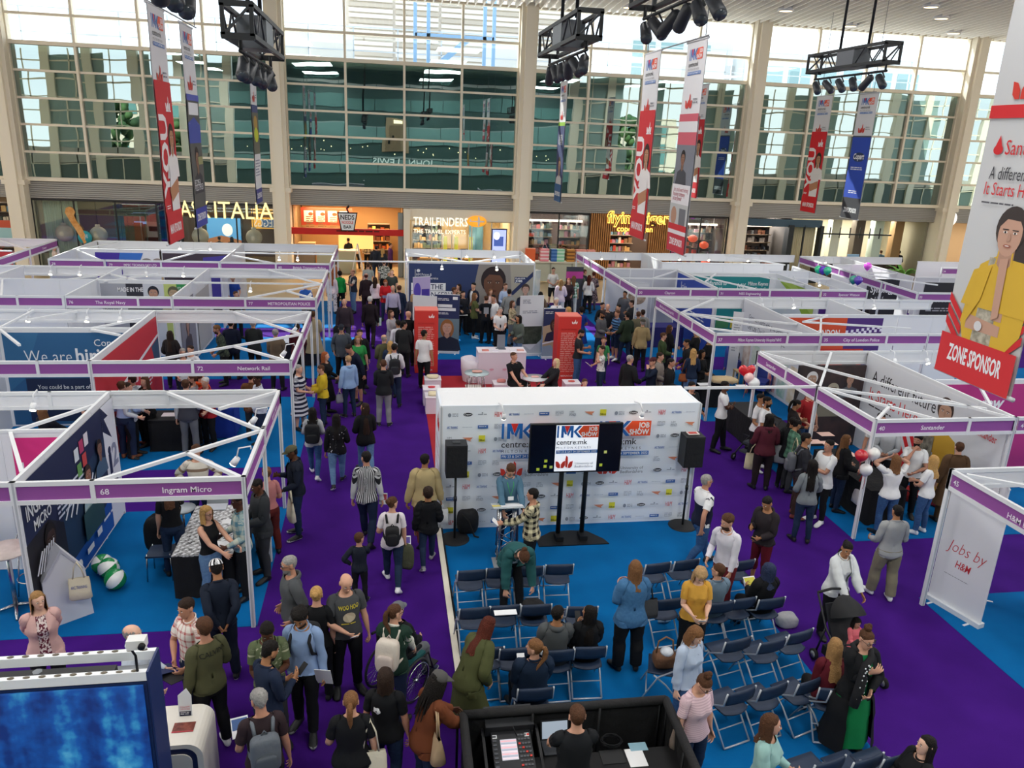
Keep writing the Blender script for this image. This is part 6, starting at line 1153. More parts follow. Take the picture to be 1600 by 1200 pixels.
# HANGING BANNERS, LIGHTING TRUSSES
GREYB=mat('#dcdde0',.7)
def hbanner(label,px,y0,w,side,draw,zt=9.7,zb=4.45,back='#c9cace'):
 """a cloth banner in a plane of constant x; px = near bottom corner pixel, y0 = its depth"""
 X=aty(*px,y0)[0];t=Tg('hanging_banner',label,'banner',(X,y0+w/2,zb));b=MB();n=24;vs=[]
 for i in range(n+1):
  z=zt+(zb-zt)*i/n;dx=.008*math.sin(i*.55+y0);vs+=[(X+dx,y0,z),(X+dx,y0+w*.5,z),(X+dx,y0+w,z)]
 fs=[(i*3+k,i*3+k+1,i*3+k+4,i*3+k+3)for i in range(n)for k in range(2)];b.add(vs,fs,mat(back,.8),True);b.Bd('cloth',t)
 for z in(zt,zb):MB().Tu([(X,y0-.05,z),(X,y0+w+.05,z)],.03,mat('#c2c4c8',.4),8).Bd('pole',t)
 O=(X,y0 if side>0 else y0+w,zt);pr=Pn(O,(0,side,0));draw(pr,w,zt-zb)
 V=[]
 for v in pr.mb.v:
  q=(zt-v[2])/(zt-zb)*n;i=min(max(int(q),0),n-1);f=q-i;dxa,dxb=(.008*math.sin(k*.55+y0)for k in(i,i+1));e=1-abs((v[1]-y0)/w-.5)*2;V.append((v[0]+dxa*(1-f)+dxb*f+side*.012,v[1],v[2]))
 pr.mb.v=V;pr.Bd('print',t);return t,X
def tall(pr,u,v,w,h,mt,n=12):
 for i in range(n):pr.rect(u,v+h*i/n,w,h/n+.002,mt);pr.k-=1
 pr.k+=1
def d_head(pr,w,H):tall(pr,0,0,w,H*.33,GREYB,10);pr.k+=1;mk_logo(pr,w*.16,H*.035,w*.68,base=False);ub(pr,w*.22,H*.235,w*.36);pr.Ln(w*.62,H*.26,w*.26,H*.03,2,mat('#8d9096',.6))
RBB='#c93238'
def d_you(c=RBB):
 def f(pr,w,H):
  d_head(pr,w,H);C=mat(c,.7);tall(pr,0,H*.30,w,H*.70,C,18);pr.k+=1;ub(pr,w*.55,H*.36,w*.3,'#f3f0f0');pr.Ln(w*.55,H*.42,w*.35,H*.015,1,WHITE)
  pr.Ln(w*.05,H*.44,w*.3,H*.02,1,WHITE);pr.text('YOU',w*.48,H*.80,w*.44,mat('#f0eaea',.6),bold=.03,rot=PI/2,mw=H*.36)
  Pt(pr,w*.72,H*.48,w*.42,'#b98664','#3a2a22','#eceae8',True);tall(pr,w*.42,H*.66,w*.5,H*.20,mat('#e9e7e6',.7),5);pr.k+=1;pr.poly([(w*.35,H*.76),(w*.9,H*.72),(w*.95,H*.78),(w*.45,H*.82)],mat('#b98664',.6));tall(pr,0,H*.86,w,H*.14,C,4);pr.k+=1
  pr.text('MAIN SPONSOR',w*.12,H*.955,w*.14,WHITE,bold=.03,mw=w*.76);pr.Ln(w*.06,H*.83,w*.24,H*.02,2,WHITE)
 return f
def d_blue(pr,w,H):
 d_head(pr,w,H);tall(pr,0,H*.33,w,H*.03,mat('#5a63b4',.7),2);tall(pr,0,H*.36,w,H*.64,mat('#5b5c58',.7),16);pr.k+=1;pr.rect(w*.1,H*.37,w*.8,H*.06,WHITE);pr.poly([(0,H*.47),(w*.5,H*.44),(w,H*.48),(w,H*.57),(0,H*.57)],mat('#4452a4',.7));pr.text('TEST & TRAIN',w*.12,H*.5,w*.11,WHITE,mw=w*.7);pr.text('WITH US',w*.12,H*.53,w*.11,WHITE,mw=w*.5)
 Pt(pr,w*.5,H*.59,w*.42,'#8a6a54','#2a2422','#3a3c40',False);pr.rect(w*.55,H*.64,w*.4,H*.04,mat('#9a9a6a',.7));pr.text('BECOME A',w*.08,H*.785,w*.12,WHITE,mw=w*.5);pr.text('POLICE OFFICER',w*.08,H*.81,w*.12,WHITE,mw=w*.7);tall(pr,0,H*.90,w,H*.10,mat('#3f49a2',.7),3);pr.k+=1;pr.text('ZONE SPONSOR',w*.12,H*.965,w*.13,WHITE,bold=.03,mw=w*.76)
def d_yell(pr,w,H):
 d_head(pr,w,H);tall(pr,0,H*.33,w,H*.05,mat('#48507c',.7),2);tall(pr,0,H*.38,w,H*.30,mat('#6a6a5e',.7),8);pr.k+=1;pr.ell(w*.5,H*.45,w*.3,H*.05,mat('#b8944a',.7));pr.ell(w*.5,H*.53,w*.35,H*.05,mat('#c8d03c',.7));tall(pr,0,H*.66,w,H*.24,mat('#e2e2e4',.7),6);pr.k+=1;pr.Ln(w*.1,H*.7,w*.8,H*.12,6,mat('#8a8ca0',.7));tall(pr,0,H*.90,w,H*.10,mat('#41498c',.7),3);pr.k+=1;pr.text('ZONE SPONSOR',w*.1,H*.965,w*.13,WHITE,bold=.03,mw=w*.8)
def d_navy(pr,w,H):
 d_head(pr,w,H);tall(pr,0,H*.33,w,H*.03,mat('#86b43c',.7),2);tall(pr,0,H*.36,w,H*.64,mat('#3c4670',.7),16);pr.k+=1;pr.text('WORK',w*.2,H*.48,w*.18,WHITE,mw=w*.6);pr.text('WITH US',w*.2,H*.52,w*.18,WHITE,mw=w*.6);Pt(pr,w*.5,H*.62,w*.5,'#b08a74','#38302c','#c8c8cc',False);tall(pr,0,H*.85,w,H*.15,mat('#2f5a8c',.7),4);pr.k+=1;pr.text('ZONE SPONSOR',w*.1,H*.95,w*.13,WHITE,bold=.03,mw=w*.8)
def d_pink(pr,w,H):
 d_head(pr,w,H);P1=mat('#c8606e',.7);tall(pr,0,H*.33,w,H*.035,P1,2);tall(pr,0,H*.365,w,H*.05,GREYB,2);tall(pr,0,H*.415,w,H*.06,P1,2);tall(pr,0,H*.475,w,H*.2,mat('#7a7e88',.7),5);pr.k+=1;Pt(pr,w*.4,H*.5,w*.32,'#8a6450','#22201f','#44464c',False);tall(pr,0,H*.665,w,H*.16,mat('#dddde0',.7),4);pr.k+=1
 for k,s_ in enumerate(('Join a multi-award winning','housing company','and care provider')):pr.text(s_,w*.1,H*(.70+.022*k),w*.09,mat('#b04a58',.7),mw=w*(.8-.15*k))
 tall(pr,0,H*.76,w,H*.11,mat('#b8bcbc',.7),3);pr.k+=1;pr.ell(w*.25,H*.82,w*.16,H*.045,mat('#b08a74',.7));pr.rect(w*.55,H*.78,w*.35,H*.08,mat('#6c7076',.7));tall(pr,0,H*.86,w,H*.03,mat(RBB,.7),1);tall(pr,0,H*.89,w,H*.02,GREYB,1);tall(pr,0,H*.91,w,H*.09,mat('#bf3846',.7),3);pr.k+=1;pr.text('ZONE SPONSOR',w*.14,H*.965,w*.13,WHITE,bold=.03,mw=w*.72)
def d_copart(pr,w,H):
 d_head(pr,w,H);tall(pr,0,H*.33,w,H*.012,mat('#4a4e58',.7),1);tall(pr,0,H*.342,w,H*.49,mat('#2a4bb0',.7),12);pr.k+=1;pr.ell(w*.5,H*.50,w*.33,H*.038,mat('#273a5c',.6));pr.text('Copart',w*.5,H*.515,w*.17,WHITE,'c',.03,mw=w*.6,shear=.15);pr.Ln(w*.15,H*.58,w*.7,H*.03,2,WHITE);pr.Ln(w*.25,H*.77,w*.5,H*.03,2,WHITE);tall(pr,0,H*.83,w,H*.17,mat('#3a3c42',.7),4);pr.k+=1;pr.text('ZONE SPONSOR',w*.14,H*.95,w*.14,WHITE,bold=.03,mw=w*.72)
def d_sant(pr,w,H):
 tall(pr,0,0,w,H,mat('#c9cbcd',.75),24);pr.k+=1;mk_logo(pr,w*.22,H*.04,w*.7,base=False);ub(pr,w*.22,H*.285,w*.36);S1=mat('#d02a30',.7);tall(pr,0,H*.365,w,H*.028,S1,1);pr.ell(w*.2,H*.462,w*.06,H*.011,S1);pr.poly([(w*.15,H*.46),(w*.2,H*.43),(w*.25,H*.46)],S1);pr.text('Santander',w*.29,H*.472,w*.13,S1,mw=w*.62);pr.text('A different future',w*.16,H*.527,w*.115,mat('#3a3a40',.7),mw=w*.78);pr.text('It Starts Here',w*.14,H*.562,w*.115,S1,mw=w*.66);pr.Ln(w*.14,H*.578,w*.45,H*.008,1,mat('#5a5a60',.7))
 for sx in(0,1):
  for k in range(3):a=.80+.028*k;u=(lambda q:w*q if sx==0 else w*(1-q));pr.poly([(u(0),H*(a+.02)),(u(0),H*a),(u(.22),H*(a+.05)),(u(.22),H*(a+.07))]if sx==0 else[(u(0),H*a),(u(0),H*(a+.02)),(u(.22),H*(a+.07)),(u(.22),H*(a+.05))],S1)
 cx=w*.60;SK,YE,HA=mat('#c49b86',.7),mat('#d8b03a',.75),mat('#3c3432',.7)
 pr.ell(cx+w*.16,H*.66,w*.16,H*.06,HA)
 pr.poly([(w*.32,H*.72),(w*.5,H*.695),(w*.85,H*.70),(w*.99,H*.74),(w*.97,H*.86),(w*.78,H*.92),(w*.3,H*.92),(w*.2,H*.86),(w*.24,H*.79)],YE);pr.poly([(w*.42,H*.70),(w*.62,H*.70),(w*.64,H*.92),(w*.38,H*.92)],mat('#8a8574',.7,kind='mottle',col2='#c8c2b0',scale=14))
 pr.poly([(w*.58,H*.665),(w*.70,H*.665),(w*.72,H*.84),(w*.60,H*.84)],SK);pr.poly([(w*.28,H*.84),(w*.72,H*.85),(w*.72,H*.875),(w*.28,H*.875)],SK)
 Pt(pr,cx,H*.583,w*.46,'#c49b86','#3c3432','#d8b03a',False);pr.k+=1;pr.poly([(w*.32,H*.745),(w*.48,H*.72),(w*.42,H*.80),(w*.28,H*.86)],YE);pr.poly([(w*.56,H*.70),(w*.66,H*.695),(w*.68,H*.83),(w*.60,H*.84)],SK);pr.ell(w*.46,H*.862,w*.05,H*.012,mat('#d8d8da',.5))
 tall(pr,0,H*.90,w,H*.10,mat('#d03036',.7),3);pr.k+=1;pr.text('ZONE SPONSOR',w*.14,H*.962,w*.155,WHITE,bold=.03,mw=w*.72)
hbanner('tall red and grey banner reading YOU, leftmost of the hanging banners',(262,382),19.7,1.4,1,d_you())
hbanner('blue and charcoal banner hanging beside the leftmost red one',(305,350),23,1.4,1,d_blue)
hbanner('narrow looking banner with yellow picture near the left cream column',(400,310),31,1.4,1,d_yell)
hbanner('thin looking navy banner right of the middle column',(876,330),36,1.4,-1,d_navy)
hbanner('red and white YOU banner left of the pink one, centre right',(1007,377),22.6,1.4,-1,d_you())
hbanner('pink and grey ZONE SPONSOR banner with a man in dark clothes',(1070,402),19.5,1.3,-1,d_pink)
hbanner('bright red YOU banner beside the plain blue one',(1274,333),36,1.4,-1,d_you('#d8222c'),zb=4.3)
hbanner('blue banner with oval emblem and charcoal foot hanging at right',(1340,344),33,1.4,-1,d_copart,zb=4.3)
hbanner('red YOU banner partly hidden behind the pink and grey banner',(1090,300),33.5,1.3,-1,d_you('#c02832'),zb=5.0)
hbanner('huge grey banner with laughing woman in yellow at right edge',(1577,628),7.85,1.30,-1,d_sant,zt=9.75,zb=4.45)
for p,q,lab in(((-5.08,19.6,9.74),(-5.08,24.6,9.74),'thin rod carrying the two left banners'),((7.72,19.4,9.74),(7.75,24.2,9.74),'thin rod carrying the red and pink banners'),((20.9,32.9,9.72),(20.9,37.6,9.72),'thin rod carrying the red and blue banners at right')):
 t=Tg('banner_rod',lab,'rod',p);MB().Tu([p,q],.018,mat('#8b8d90',.4),6).Bd('rod',t)
 for y in(p[1]+.2,q[1]-.2):MB().Tu([(p[0],y,p[2]),(p[0],y,ceil_z(y))],.012,mat('#7a7c80',.4),5).Bd('cable',t)
def rig(label,x,y0,L,z,n,seed):
 r=random.Random(seed);t=Tg('lighting_truss',label,'stage light',(x,y0+L/2,z));BK=mat('#1d1f22',.5);BK2=mat('#2e3136',.45)
 for dx in(-.18,.18):
  for dz in(0,.36):MB().bx(x+dx-.03,x+dx+.03,y0,y0+L,z+dz-.03,z+dz+.03,BK).Bd('chord',t)
 for k in range(int(L/.36)):
  ya,yb=y0+k*.36,y0+(k+1)*.36
  for dx in(-.18,.18):MB().Tu([(x+dx,ya if k%2 else yb,z),(x+dx,yb if k%2 else ya,z+.36)],.016,BK2,5,False).Bd('lattice',t)
 MB().bx(x-.2,x+.2,y0+L*.36,y0+L*.58,z-.04,z+.38,mat('#5c6066',.4)).Bd('control_box',t)
 for y in(y0,y0+L):MB().bx(x-.2,x+.2,y-.02,y+.02,z-.05,z+.03,BK).bx(x-.2,x+.2,y-.02,y+.02,z+.33,z+.4,BK).bx(x-.2,x-.15,y-.02,y+.02,z,z+.36,BK).bx(x+.15,x+.2,y-.02,y+.02,z,z+.36,BK).bar((x-.17,y,z),(x+.17,y,z+.36),.03,.03,BK2).Bd('end_frame',t)
 MB().Tu([(x,y0+.1,z-.17),(x,y0+L-.1,z-.17)],.025,BK,8).Bd('lamp_bar',t)
 for y in(y0+.15,y0+L-.15):MB().Tu([(x,y,z-.17),(x,y,z)],.025,BK,6).Bd('drop_arm',t)
 for k in range(n):
  y=y0+.25+k*(L-.5)/(n-1);a=r.choice((-1,-1,1));d=Ve((r.uniform(-.3,.3),a*.8,-.62)).normalized();p=Ve((x,y,z-.36));q=MB().Tu([(x,y,z-.17),(x+.07,y,z-.28),p],.016,BK,6).Bd('yoke',t);MB().Tu([p-d*.20,p-d*.16,p+d*.16,p+d*.19],[.04,.075,.085,.078],BK2,12).Bd('lamp_can',q);MB().Tu([p+d*.191,p+d*.195],.07,mat('#3e444c',.1),12).Bd('lens',q)
 for k in(.3,.66):MB().Tu([(x,y0+L*k,z+.38),(x+.05,y0+L*k,ceil_z(y0+L*k)+.4)],.03,BK,8).Bd('suspension_cable',t)
rig('black lighting truss with spotlights left of centre, over the left column',-1.78,11,3.1,8.28,6,1)
rig('black lighting truss with spotlights just right of the middle column',3.08,12.5,3.1,8.70,6,2)
rig('nearest black lighting truss with spotlights, top centre right',3.72,9.0,3.0,9.08,6,3)
rig('black lighting truss with six spotlights above the red and blue banners',10.38,16,3.1,9.02,6,4)
rig('lighting truss mostly out of view, lamps showing at top left',-1.85,6.0,2.9,8.68,6,5)
# BIG SCREEN AND COUNTER (front left)
SX1,SYB,SYF,SZ=-2.10,6.53,6.18,2.6
t=Tg('video_wall','large video wall with blue underwater picture, front left corner','screen',(-4,6.35,0));NVY=mat('#1d2f5e',.45)
MB().bx(-6.4,SX1,SYB-.05,SYB,SZ-.09,SZ,WHITE).Bd('back_rail',t);MB().bx(-6.4,SX1,SYF,SYF+.05,SZ-.09,SZ,WHITE).Bd('front_rail',t);MB().bx(-6.4,SX1,SYF+.05,SYB-.05,SZ-.34,SZ-.14,mat('#8a8f94',.5)).Bd('inner_tray',t);MB().bx(-6.4,SX1-.3,SYF+.07,SYF+.2,SZ-.14,SZ-.05,DARKM).Bd('cable_duct',t)
MB().bx(SX1-.0,SX1+.02,SYF,SYB,0,SZ,NVY).Bd('side_panel',t);MB().bx(-6.4,SX1,SYF-.01,SYF+.04,0,SZ-.1,mat('#14254c',.4)).Bd('cabinet',t)
for k in range(34):
 x=SX1-.10-k*.125
 for y0 in(SYF+.025,SYB-.025):MB().La([(0,0),(.026,0),(.03,.004),(0,.004)],mat('#6b6254',.5),(x,y0,SZ),10,sy=.6).Bd('hole',t)
MB().La([(.10,0),(.10,.04),(.03,.1)],mat('#7d8288',.4),(-3.05,6.35,SZ-.14),6).Bd('bracket',t)
wm=bpy.data.materials.new('underwater_picture');wm.use_nodes=True;nt2=wm.node_tree;bs=nt2 .nodes['Principled BSDF'];tcn=nt2 .nodes.new('ShaderNodeTexCoord');mp=nt2 .nodes.new('ShaderNodeMapping');mp.inputs['Scale'].default_value=(2.6,1,.26);n1=nt2 .nodes.new('ShaderNodeTexNoise');n1 .inputs['Scale'].default_value=1.6;n1 .inputs['Detail'].default_value=3;n2=nt2 .nodes.new('ShaderNodeTexNoise');n2 .inputs['Scale'].default_value=9;n2 .inputs['Detail'].default_value=5;ad=nt2 .nodes.new('ShaderNodeMixRGB');ad.inputs['Fac'].default_value=.35;cr=nt2 .nodes.new('ShaderNodeValToRGB')
nt2 .links.new(tcn.outputs['Object'],mp.inputs[0]);nt2 .links.new(mp.outputs[0],n1 .inputs['Vector']);nt2 .links.new(tcn.outputs['Object'],n2 .inputs['Vector']);nt2 .links.new(n1 .outputs['Fac'],ad.inputs['Color1']);nt2 .links.new(n2 .outputs['Fac'],ad.inputs['Color2']);nt2 .links.new(ad.outputs[0],cr.inputs[0])
cr.color_ramp.elements[0].position=.40;cr.color_ramp.elements[0].color=(*lin('#08266c'),1);e=cr.color_ramp.elements.new(.53);e.color=(*lin('#0f4fa0'),1);e=cr.color_ramp.elements.new(.61);e.color=(*lin('#2f86bc'),1);cr.color_ramp.elements[-1].position=.72;cr.color_ramp.elements[-1].color=(*lin('#63b8d4'),1)
nt2 .links.new(cr.outputs[0],bs.inputs['Emission Color']);bs.inputs['Emission Strength'].default_value=.8;bs.inputs['Base Color'].default_value=(.01,.02,.05,1);bs.inputs['Roughness'].default_value=.4
MB().bx(-6.35,SX1-.03,SYF-.03,SYF-.01,.3,SZ-.12,wm).Bd('display',t)
x,z=aty(212,1010,6.2);t=Tg('webcam','small white camera on a clamp arm above the video wall','camera',(x,6.2,SZ));MB().Tu([(x-.01,6.2,SZ),(x-.01,6.2,SZ+.16),(x-.03,6.19,SZ+.22),(x+.02,6.18,SZ+.27)],.012,BLACK,6).Bd('arm',t);MB().bx(x-.05,x+.10,6.12,6.22,SZ+.27,SZ+.36,mat('#dcdcda',.4)).Bd('body',t);MB().Tu([(x+.08,6.12,SZ+.315),(x+.08,6.09,SZ+.315)],.03,BLACK,10).Bd('lens',t)
cx0,cy0=at(328,1110,1.02);t=Tg('counter','white curved edged counter with navy trim beside the video wall','counter',(cx0-.5,cy0-.3,0));CW=mat('#e9e4da',.4);x0,x1=cx0-1.15,cx0+.02;y0,y1=cy0-.5,cy0+.12
def rprof(x0,x1,z0,z1,r,n=6):return[(x0,z0),(x1,z0)]+[(x1-r+r*math.cos(a*PI/2/n),z1-r+r*math.sin(a*PI/2/n))for a in range(n+1)]+[(x0,z1)]
MB().prism(rprof(x0,x1,0,1.02,.16),(0,y0,0),(1,0,0),(0,0,1),y1-y0,CW).Bd('body',t);MB().prism(rprof(x0,x1-.06,0,.97,.13),(0,y0-.004,0),(1,0,0),(0,0,1),.012,mat('#1c2248',.4)).Bd('trim',t);MB().prism(rprof(x0,x1-.11,0,.91,.10),(0,y0-.018,0),(1,0,0),(0,0,1),.012,mat('#d6d2ca',.45)).Bd('front_panel',t);MB().bx(x0,x0+.42,y1-.12,y1-.07,1.02,1.026,mat('#1c2248',.4)).Bd('inlay',t);MB().bx(x0+.05,x0+.45,y0+.12,y0+.42,1.02,1.024,mat('#dcdfe2',.25)).Bd('touch_pad',t)
px_,py_=at(290,1118,1.03);t=Tg('tent_card','white pointed card on the counter with red and navy print','card',(px_,py_,1.02));
b=MB();b.prism([(-.07,0),(.07,0),(.07,.24),(.02,.33),(-.07,.25)],(px_,py_,1.024),(1,0,0),(0,.12,.99),.006,WHITE);b.Bd('card',t);pr=Pn((px_-.07,py_+.030,1.27),(1,0,0),(0,-.12,-.99));pr.rect(.01,.19,.12,.055,mat('#1c2040',.5));pr.Ln(.02,.2,.1,.035,2,WHITE);pr.text('FOLLOW',.07,.145,.018,mat('#d8506a',.5),'c',mw=.1);pr.text('OUR SOCIALS',.07,.17,.018,mat('#d8506a',.5),'c',mw=.1);pr.Bd('print',t)
px_,py_=at(287,1136,1.03);t=Tg('leaflet','dark red leaflet lying on the white counter','leaflet',(px_,py_,1.02));MB().bx(px_-.11,px_+.11,py_-.07,py_+.08,1.021,1.025,mat('#5a1f1c',.5,kind='mottle',col2='#a05a48',scale=14)).Bd('sheet',t);MB().bx(px_-.11,px_+.11,py_-.07,py_-.055,1.025,1.026,mat('#c03040',.5)).Bd('strip',t)
# SOUND DESK BOOTH
BKC=mat('#0d0d0f',.95,bump=.5)
ax,ay=at(722,1106,1.1);bx_,by_=at(1040,1093,1.1)
def drape(p,q,label,h=1.1):
 p,q=Ve(p),Ve(q);t=Tg('drape_barrier',label,'barrier',((p.x+q.x)/2,(p.y+q.y)/2,0));b=MB();n=max(12,int((q-p).length*16));d=(q-p)/n;N=Ve((-(q-p).y,(q-p).x,0)).normalized();vs=[]
 for i in range(n+1):o=N*(.03*math.sin(i*1.1)+.012*math.sin(i*2.7));a=p+d*i;vs+=[a+o*1.3+Ve((0,0,0)),a+o*.6+Ve((0,0,h*.6)),a+Ve((0,0,h))]
 b.add(vs,[(i*3+k,(i+1)*3+k,(i+1)*3+k+1,i*3+k+1)for i in range(n)for k in range(2)],BKC,True);b.Bd('drape',t);MB().Tu([p+Ve((0,0,h)),q+Ve((0,0,h))],.05,mat('#1a1a1c',.8,bump=.4),10).Bd('top_rail',t)
 for k in(0,.33,.66,1):a=p.lerp(q,k);MB().Tu([a-N*.06,a-N*.06+Ve((0,0,h))],.015,BLACK,6).Bd('post',t)
drape((ax,by_,0),(bx_,by_,0),'black draped barrier at the back of the sound desk');drape((ax,by_,0),(ax-.05,4.6,0),'black draped barrier at the left of the sound desk');drape((bx_,by_,0),(bx_-.1,4.6,0),'black draped barrier at the right of the sound desk')
t=Tg('sound_table','long black cloth table inside the sound booth','table',(2.3,6.05,0));MB().bx(1.15,3.2,5.1,6.75,.72,.76,mat('#141416',.8)).Bd('tabletop',t);MB().bx(1.17,3.18,5.12,6.73,0,.72,BKC).Bd('cloth',t)
mx0,my0=at(798,1165,.86);t=Tg('mixing_desk','black mixing desk with lit touch screen and rows of keys','mixer',(mx0,my0,.76));M=Mx.Translation((mx0,my0,.78))@Mx.Rotation(math.radians(16),4,'X')
b=MB().bx(-.20,.24,-.26,.20,0,.07,mat('#1f2125',.5));b.xf(M).Bd('body',t);b=MB().bx(-.11,.07,-.14,.10,.07,.076,mat('#b8b6c0',.3,emit=.55));b.xf(M).Bd('touch_screen',t)
b=MB()
for k in range(9):b.bx(-.105,.065,-.13+k*.025,-.115+k*.025,.076,.078,mat(('#d8c8d0','#9aa0b0','#e0a8b0')[k%3],.3,emit=.5))
o=b.xf(M).Bd('channel_strip',t);o['kind']='stuff'
b=MB()
for i in range(8):
 for j in range(4):b.bx(.09+j*.035,.115+j*.035,-.22+i*.05,-.20+i*.05,.07,.08,mat('#55585e'if(i+j)%5 else'#d83a30',.4))
 b.bx(-.19,-.15,-.22+i*.05,-.20+i*.05,.07,.08,mat('#484b52',.4))
o=b.xf(M).Bd('key',t);o['kind']='stuff'
for k in range(2):b=MB().bx(-.19+k*.36,-.14+k*.36,.12,.16,.07,.075,WHITE);b.xf(M).Bd('label_tape',t)
b=MB().bx(-.26,.28,.20,.46,.0,.16,mat('#202226',.6));b.xf(M).Bd('back_case',t);b=MB().bx(-.30,-.27,-.36,.3,-.02,.05,DARKM).bx(.31,.34,-.36,.3,-.02,.05,DARKM);b.xf(M).Bd('case_edge',t)
b=MB();b.Tu([(.03,.18,.16),(.02,.12,.28),(.06,.05,.20)],.006,BLACK,6);b.xf(M).Bd('gooseneck_lamp',t)
lx,ly=at(868,1150,.85);t=Tg('laptop','open laptop with grey screen beside the sound engineer','laptop',(lx,ly,.76));MB().bx(lx-.16,lx+.16,ly-.2,ly+.02,.765,.785,mat('#2a2c30',.4)).Bd('base',t);b=MB().bx(-.16,.16,0,.012,0,.22,mat('#26282c',.4)).bx(-.145,.145,-.002,0,.015,.205,mat('#9aa6b4',.3,emit=.5));b.xf(Mx.Translation((lx,ly+.02,.785))@Mx.Rotation(math.radians(-18),4,'X')).Bd('lid',t)
for k,(px,py,w_,h_,c,lab)in enumerate(((994,1183,.2,.26,'#e9e9ea','white paper sheet on the sound table'),(997,1166,.2,.12,'#8fb4c4','blue picture postcard on the sound table'),(957,1182,.26,.2,'#17181a','dark tablet on the sound table'))):
 x,y=at(px,py,.77);t=tag(MB().bx(x-w_/2,x+w_/2,y-h_/2,y+h_/2,.761,.766+.001*k,mat(c,.5)).Bd(('paper_sheet','postcard','tablet')[k]),lab,('paper','postcard','tablet')[k])
x,y=at(955,1160,.77);t=Tg('cable_coil','coil of black cable on the sound table','cable',(x,y,.76));r=random.Random(2)
for k in range(7):MB().Tu([(x+(.10+.02*r.random())*math.cos(a*PI/8)+r.uniform(-.01,.01),y+.09*math.sin(a*PI/8),.775+.006*k)for a in range(16)],.007,BLACK,5,closed=True).Bd('loop',t)
# STAGE
def speaker(px,py,lab):
 x,y=at(px,py);t=Tg('speaker',lab,'speaker',(x,y,0));MB().La([(0,0),(.28,0),(.28,.02),(.25,.035),(.03,.04)],mat('#1a1b1e',.6),(x,y,0),28).Bd('base',t);MB().Tu([(x,y,.03),(x,y,1.35)],.022,DARKM,10).Bd('pole',t);MB().Tu([(x,y,.8),(x,y,.88)],.032,DARKM,10).Bd('collar',t)
 q=MB().bx(x-.19,x+.19,y-.17,y+.15,1.33,1.95,mat('#202226',.6)).Bd('cabinet',t);MB().bx(x-.175,x+.175,y-.185,y-.17,1.35,1.93,mat('#16171a',.85,bump=.4)).Bd('grille',q);MB().bx(x-.07,x+.07,y-.05,y+.05,1.95,1.965,mat('#34363a',.5)).Bd('handle',q);return x,y
speaker(710,843,'black loudspeaker on a round based pole at left of the stage wall');sx,sy=speaker(1066,822,'black loudspeaker on a round based pole at right of the stage wall')
t=Tg('leaflet','small red and white leaflet on top of the right loudspeaker','leaflet',(sx,sy,1.965));MB().bx(sx-.12,sx+.1,sy-.08,sy+.06,1.966,1.985,mat('#d8c8c4',.6)).bx(sx-.1,sx+.06,sy-.06,sy+.03,1.985,1.99,mat('#b8443c',.6)).Bd('sheet',t)
x,y=at(888,842);t=Tg('tv_stand','tall black twin pole television stand with wide floor plate','stand',(x,y,0));BK=mat('#141518',.5)
MB().prism([(-.62,-.28),(.72,-.28),(.66,-.1),(.42,.22),(.1,.28),(-.3,.25),(-.62,.0)],(x,y,.03),(1,0,0),(0,1,0),.03,BK).Bd('base_plate',t)
for dx in(-.2,.26):MB().Tu([(x+dx,y+.05,.03),(x+dx,y+.05,2.1)],.045,BK,12).Bd('pole',t);MB().bx(x+dx-.07,x+dx+.07,y-.15,y+.1,.03,.12,BK).Bd('foot_block',t)
tx0,tz0=aty(829,661,y-.05);tx1,tz1=aty(967,735,y-.05);tz0-=.02;t=Tg('television','large black screen showing the job show logo with yellow sticky notes','screen',((tx0+tx1)/2,y-.06,tz1));MB().bx(tx0,tx1,y-.08,y-.01,tz1,tz0,BLACK).Bd('housing',t);TW_,TH_=tx1-tx0,tz0-tz1
pr=Pn((tx0,y-.08,tz0),(1,0,0));pr.rect(.02,.02,TW_-.04,TH_-.04,mat('#0b0d1c',.2));SCW=mat('#e4e8f0',.3,emit=.55);lw=TW_*.46;pr.rect(TW_*.275,.02,lw,TH_-.05,SCW);mk_logo(pr,TW_*.285,.03,lw-.02);pr.Bd('display',t)
for k,(u,v,c)in enumerate(((.81,.60,'#e6ea8a'),(.77,.87,'#d8e84a'),(.165,.76,'#d8e84a'),(.16,.87,'#d8e84a'),(.225,.89,'#cfe07a'),(.085,.93,'#d8e84a'))):pr=Pn((tx0,y-.082,tz0),(1,0,0));pr.rect(TW_*u,TH_*v-.04,.055,.055,mat(c,.6));pr.Bd('sticky_note',t)
x,y=at(789,880);t=Tg('lectern','silver truss lectern with clear sloping top at the stage','lectern',(x,y,0));MB().bx(x-.22,x+.22,y-.2,y+.2,0,.012,mat('#9aa0a4',.3)).Bd('base_plate',t)
for dx in(-.13,.13):
 for dy in(-.11,.11):MB().Tu([(x+dx,y+dy,.012),(x+dx,y+dy,1.08)],.020,STEEL,8).Bd('chord',t)
for k in range(6):
 z=.05+k*.17
 for dy in(-.11,.11):MB().Tu([(x-.13*(1 if k%2 else-1),y+dy,z),(x+.13*(1 if k%2 else-1),y+dy,z+.17)],.009,STEEL,6).Bd('lattice',t)
 for dx in(-.13,.13):MB().Tu([(x+dx,y-.11*(1 if k%2 else-1),z),(x+dx,y+.11*(1 if k%2 else-1),z+.17)],.009,STEEL,6).Bd('lattice',t)
b=MB().bx(-.27,.27,-.2,.2,0,.012,mat('#c9d2d8',.15));b.xf(Mx.Translation((x,y,1.12))@Mx.Rotation(math.radians(-14),4,'X')).Bd('sloping_top',t);LECT=(x,y)
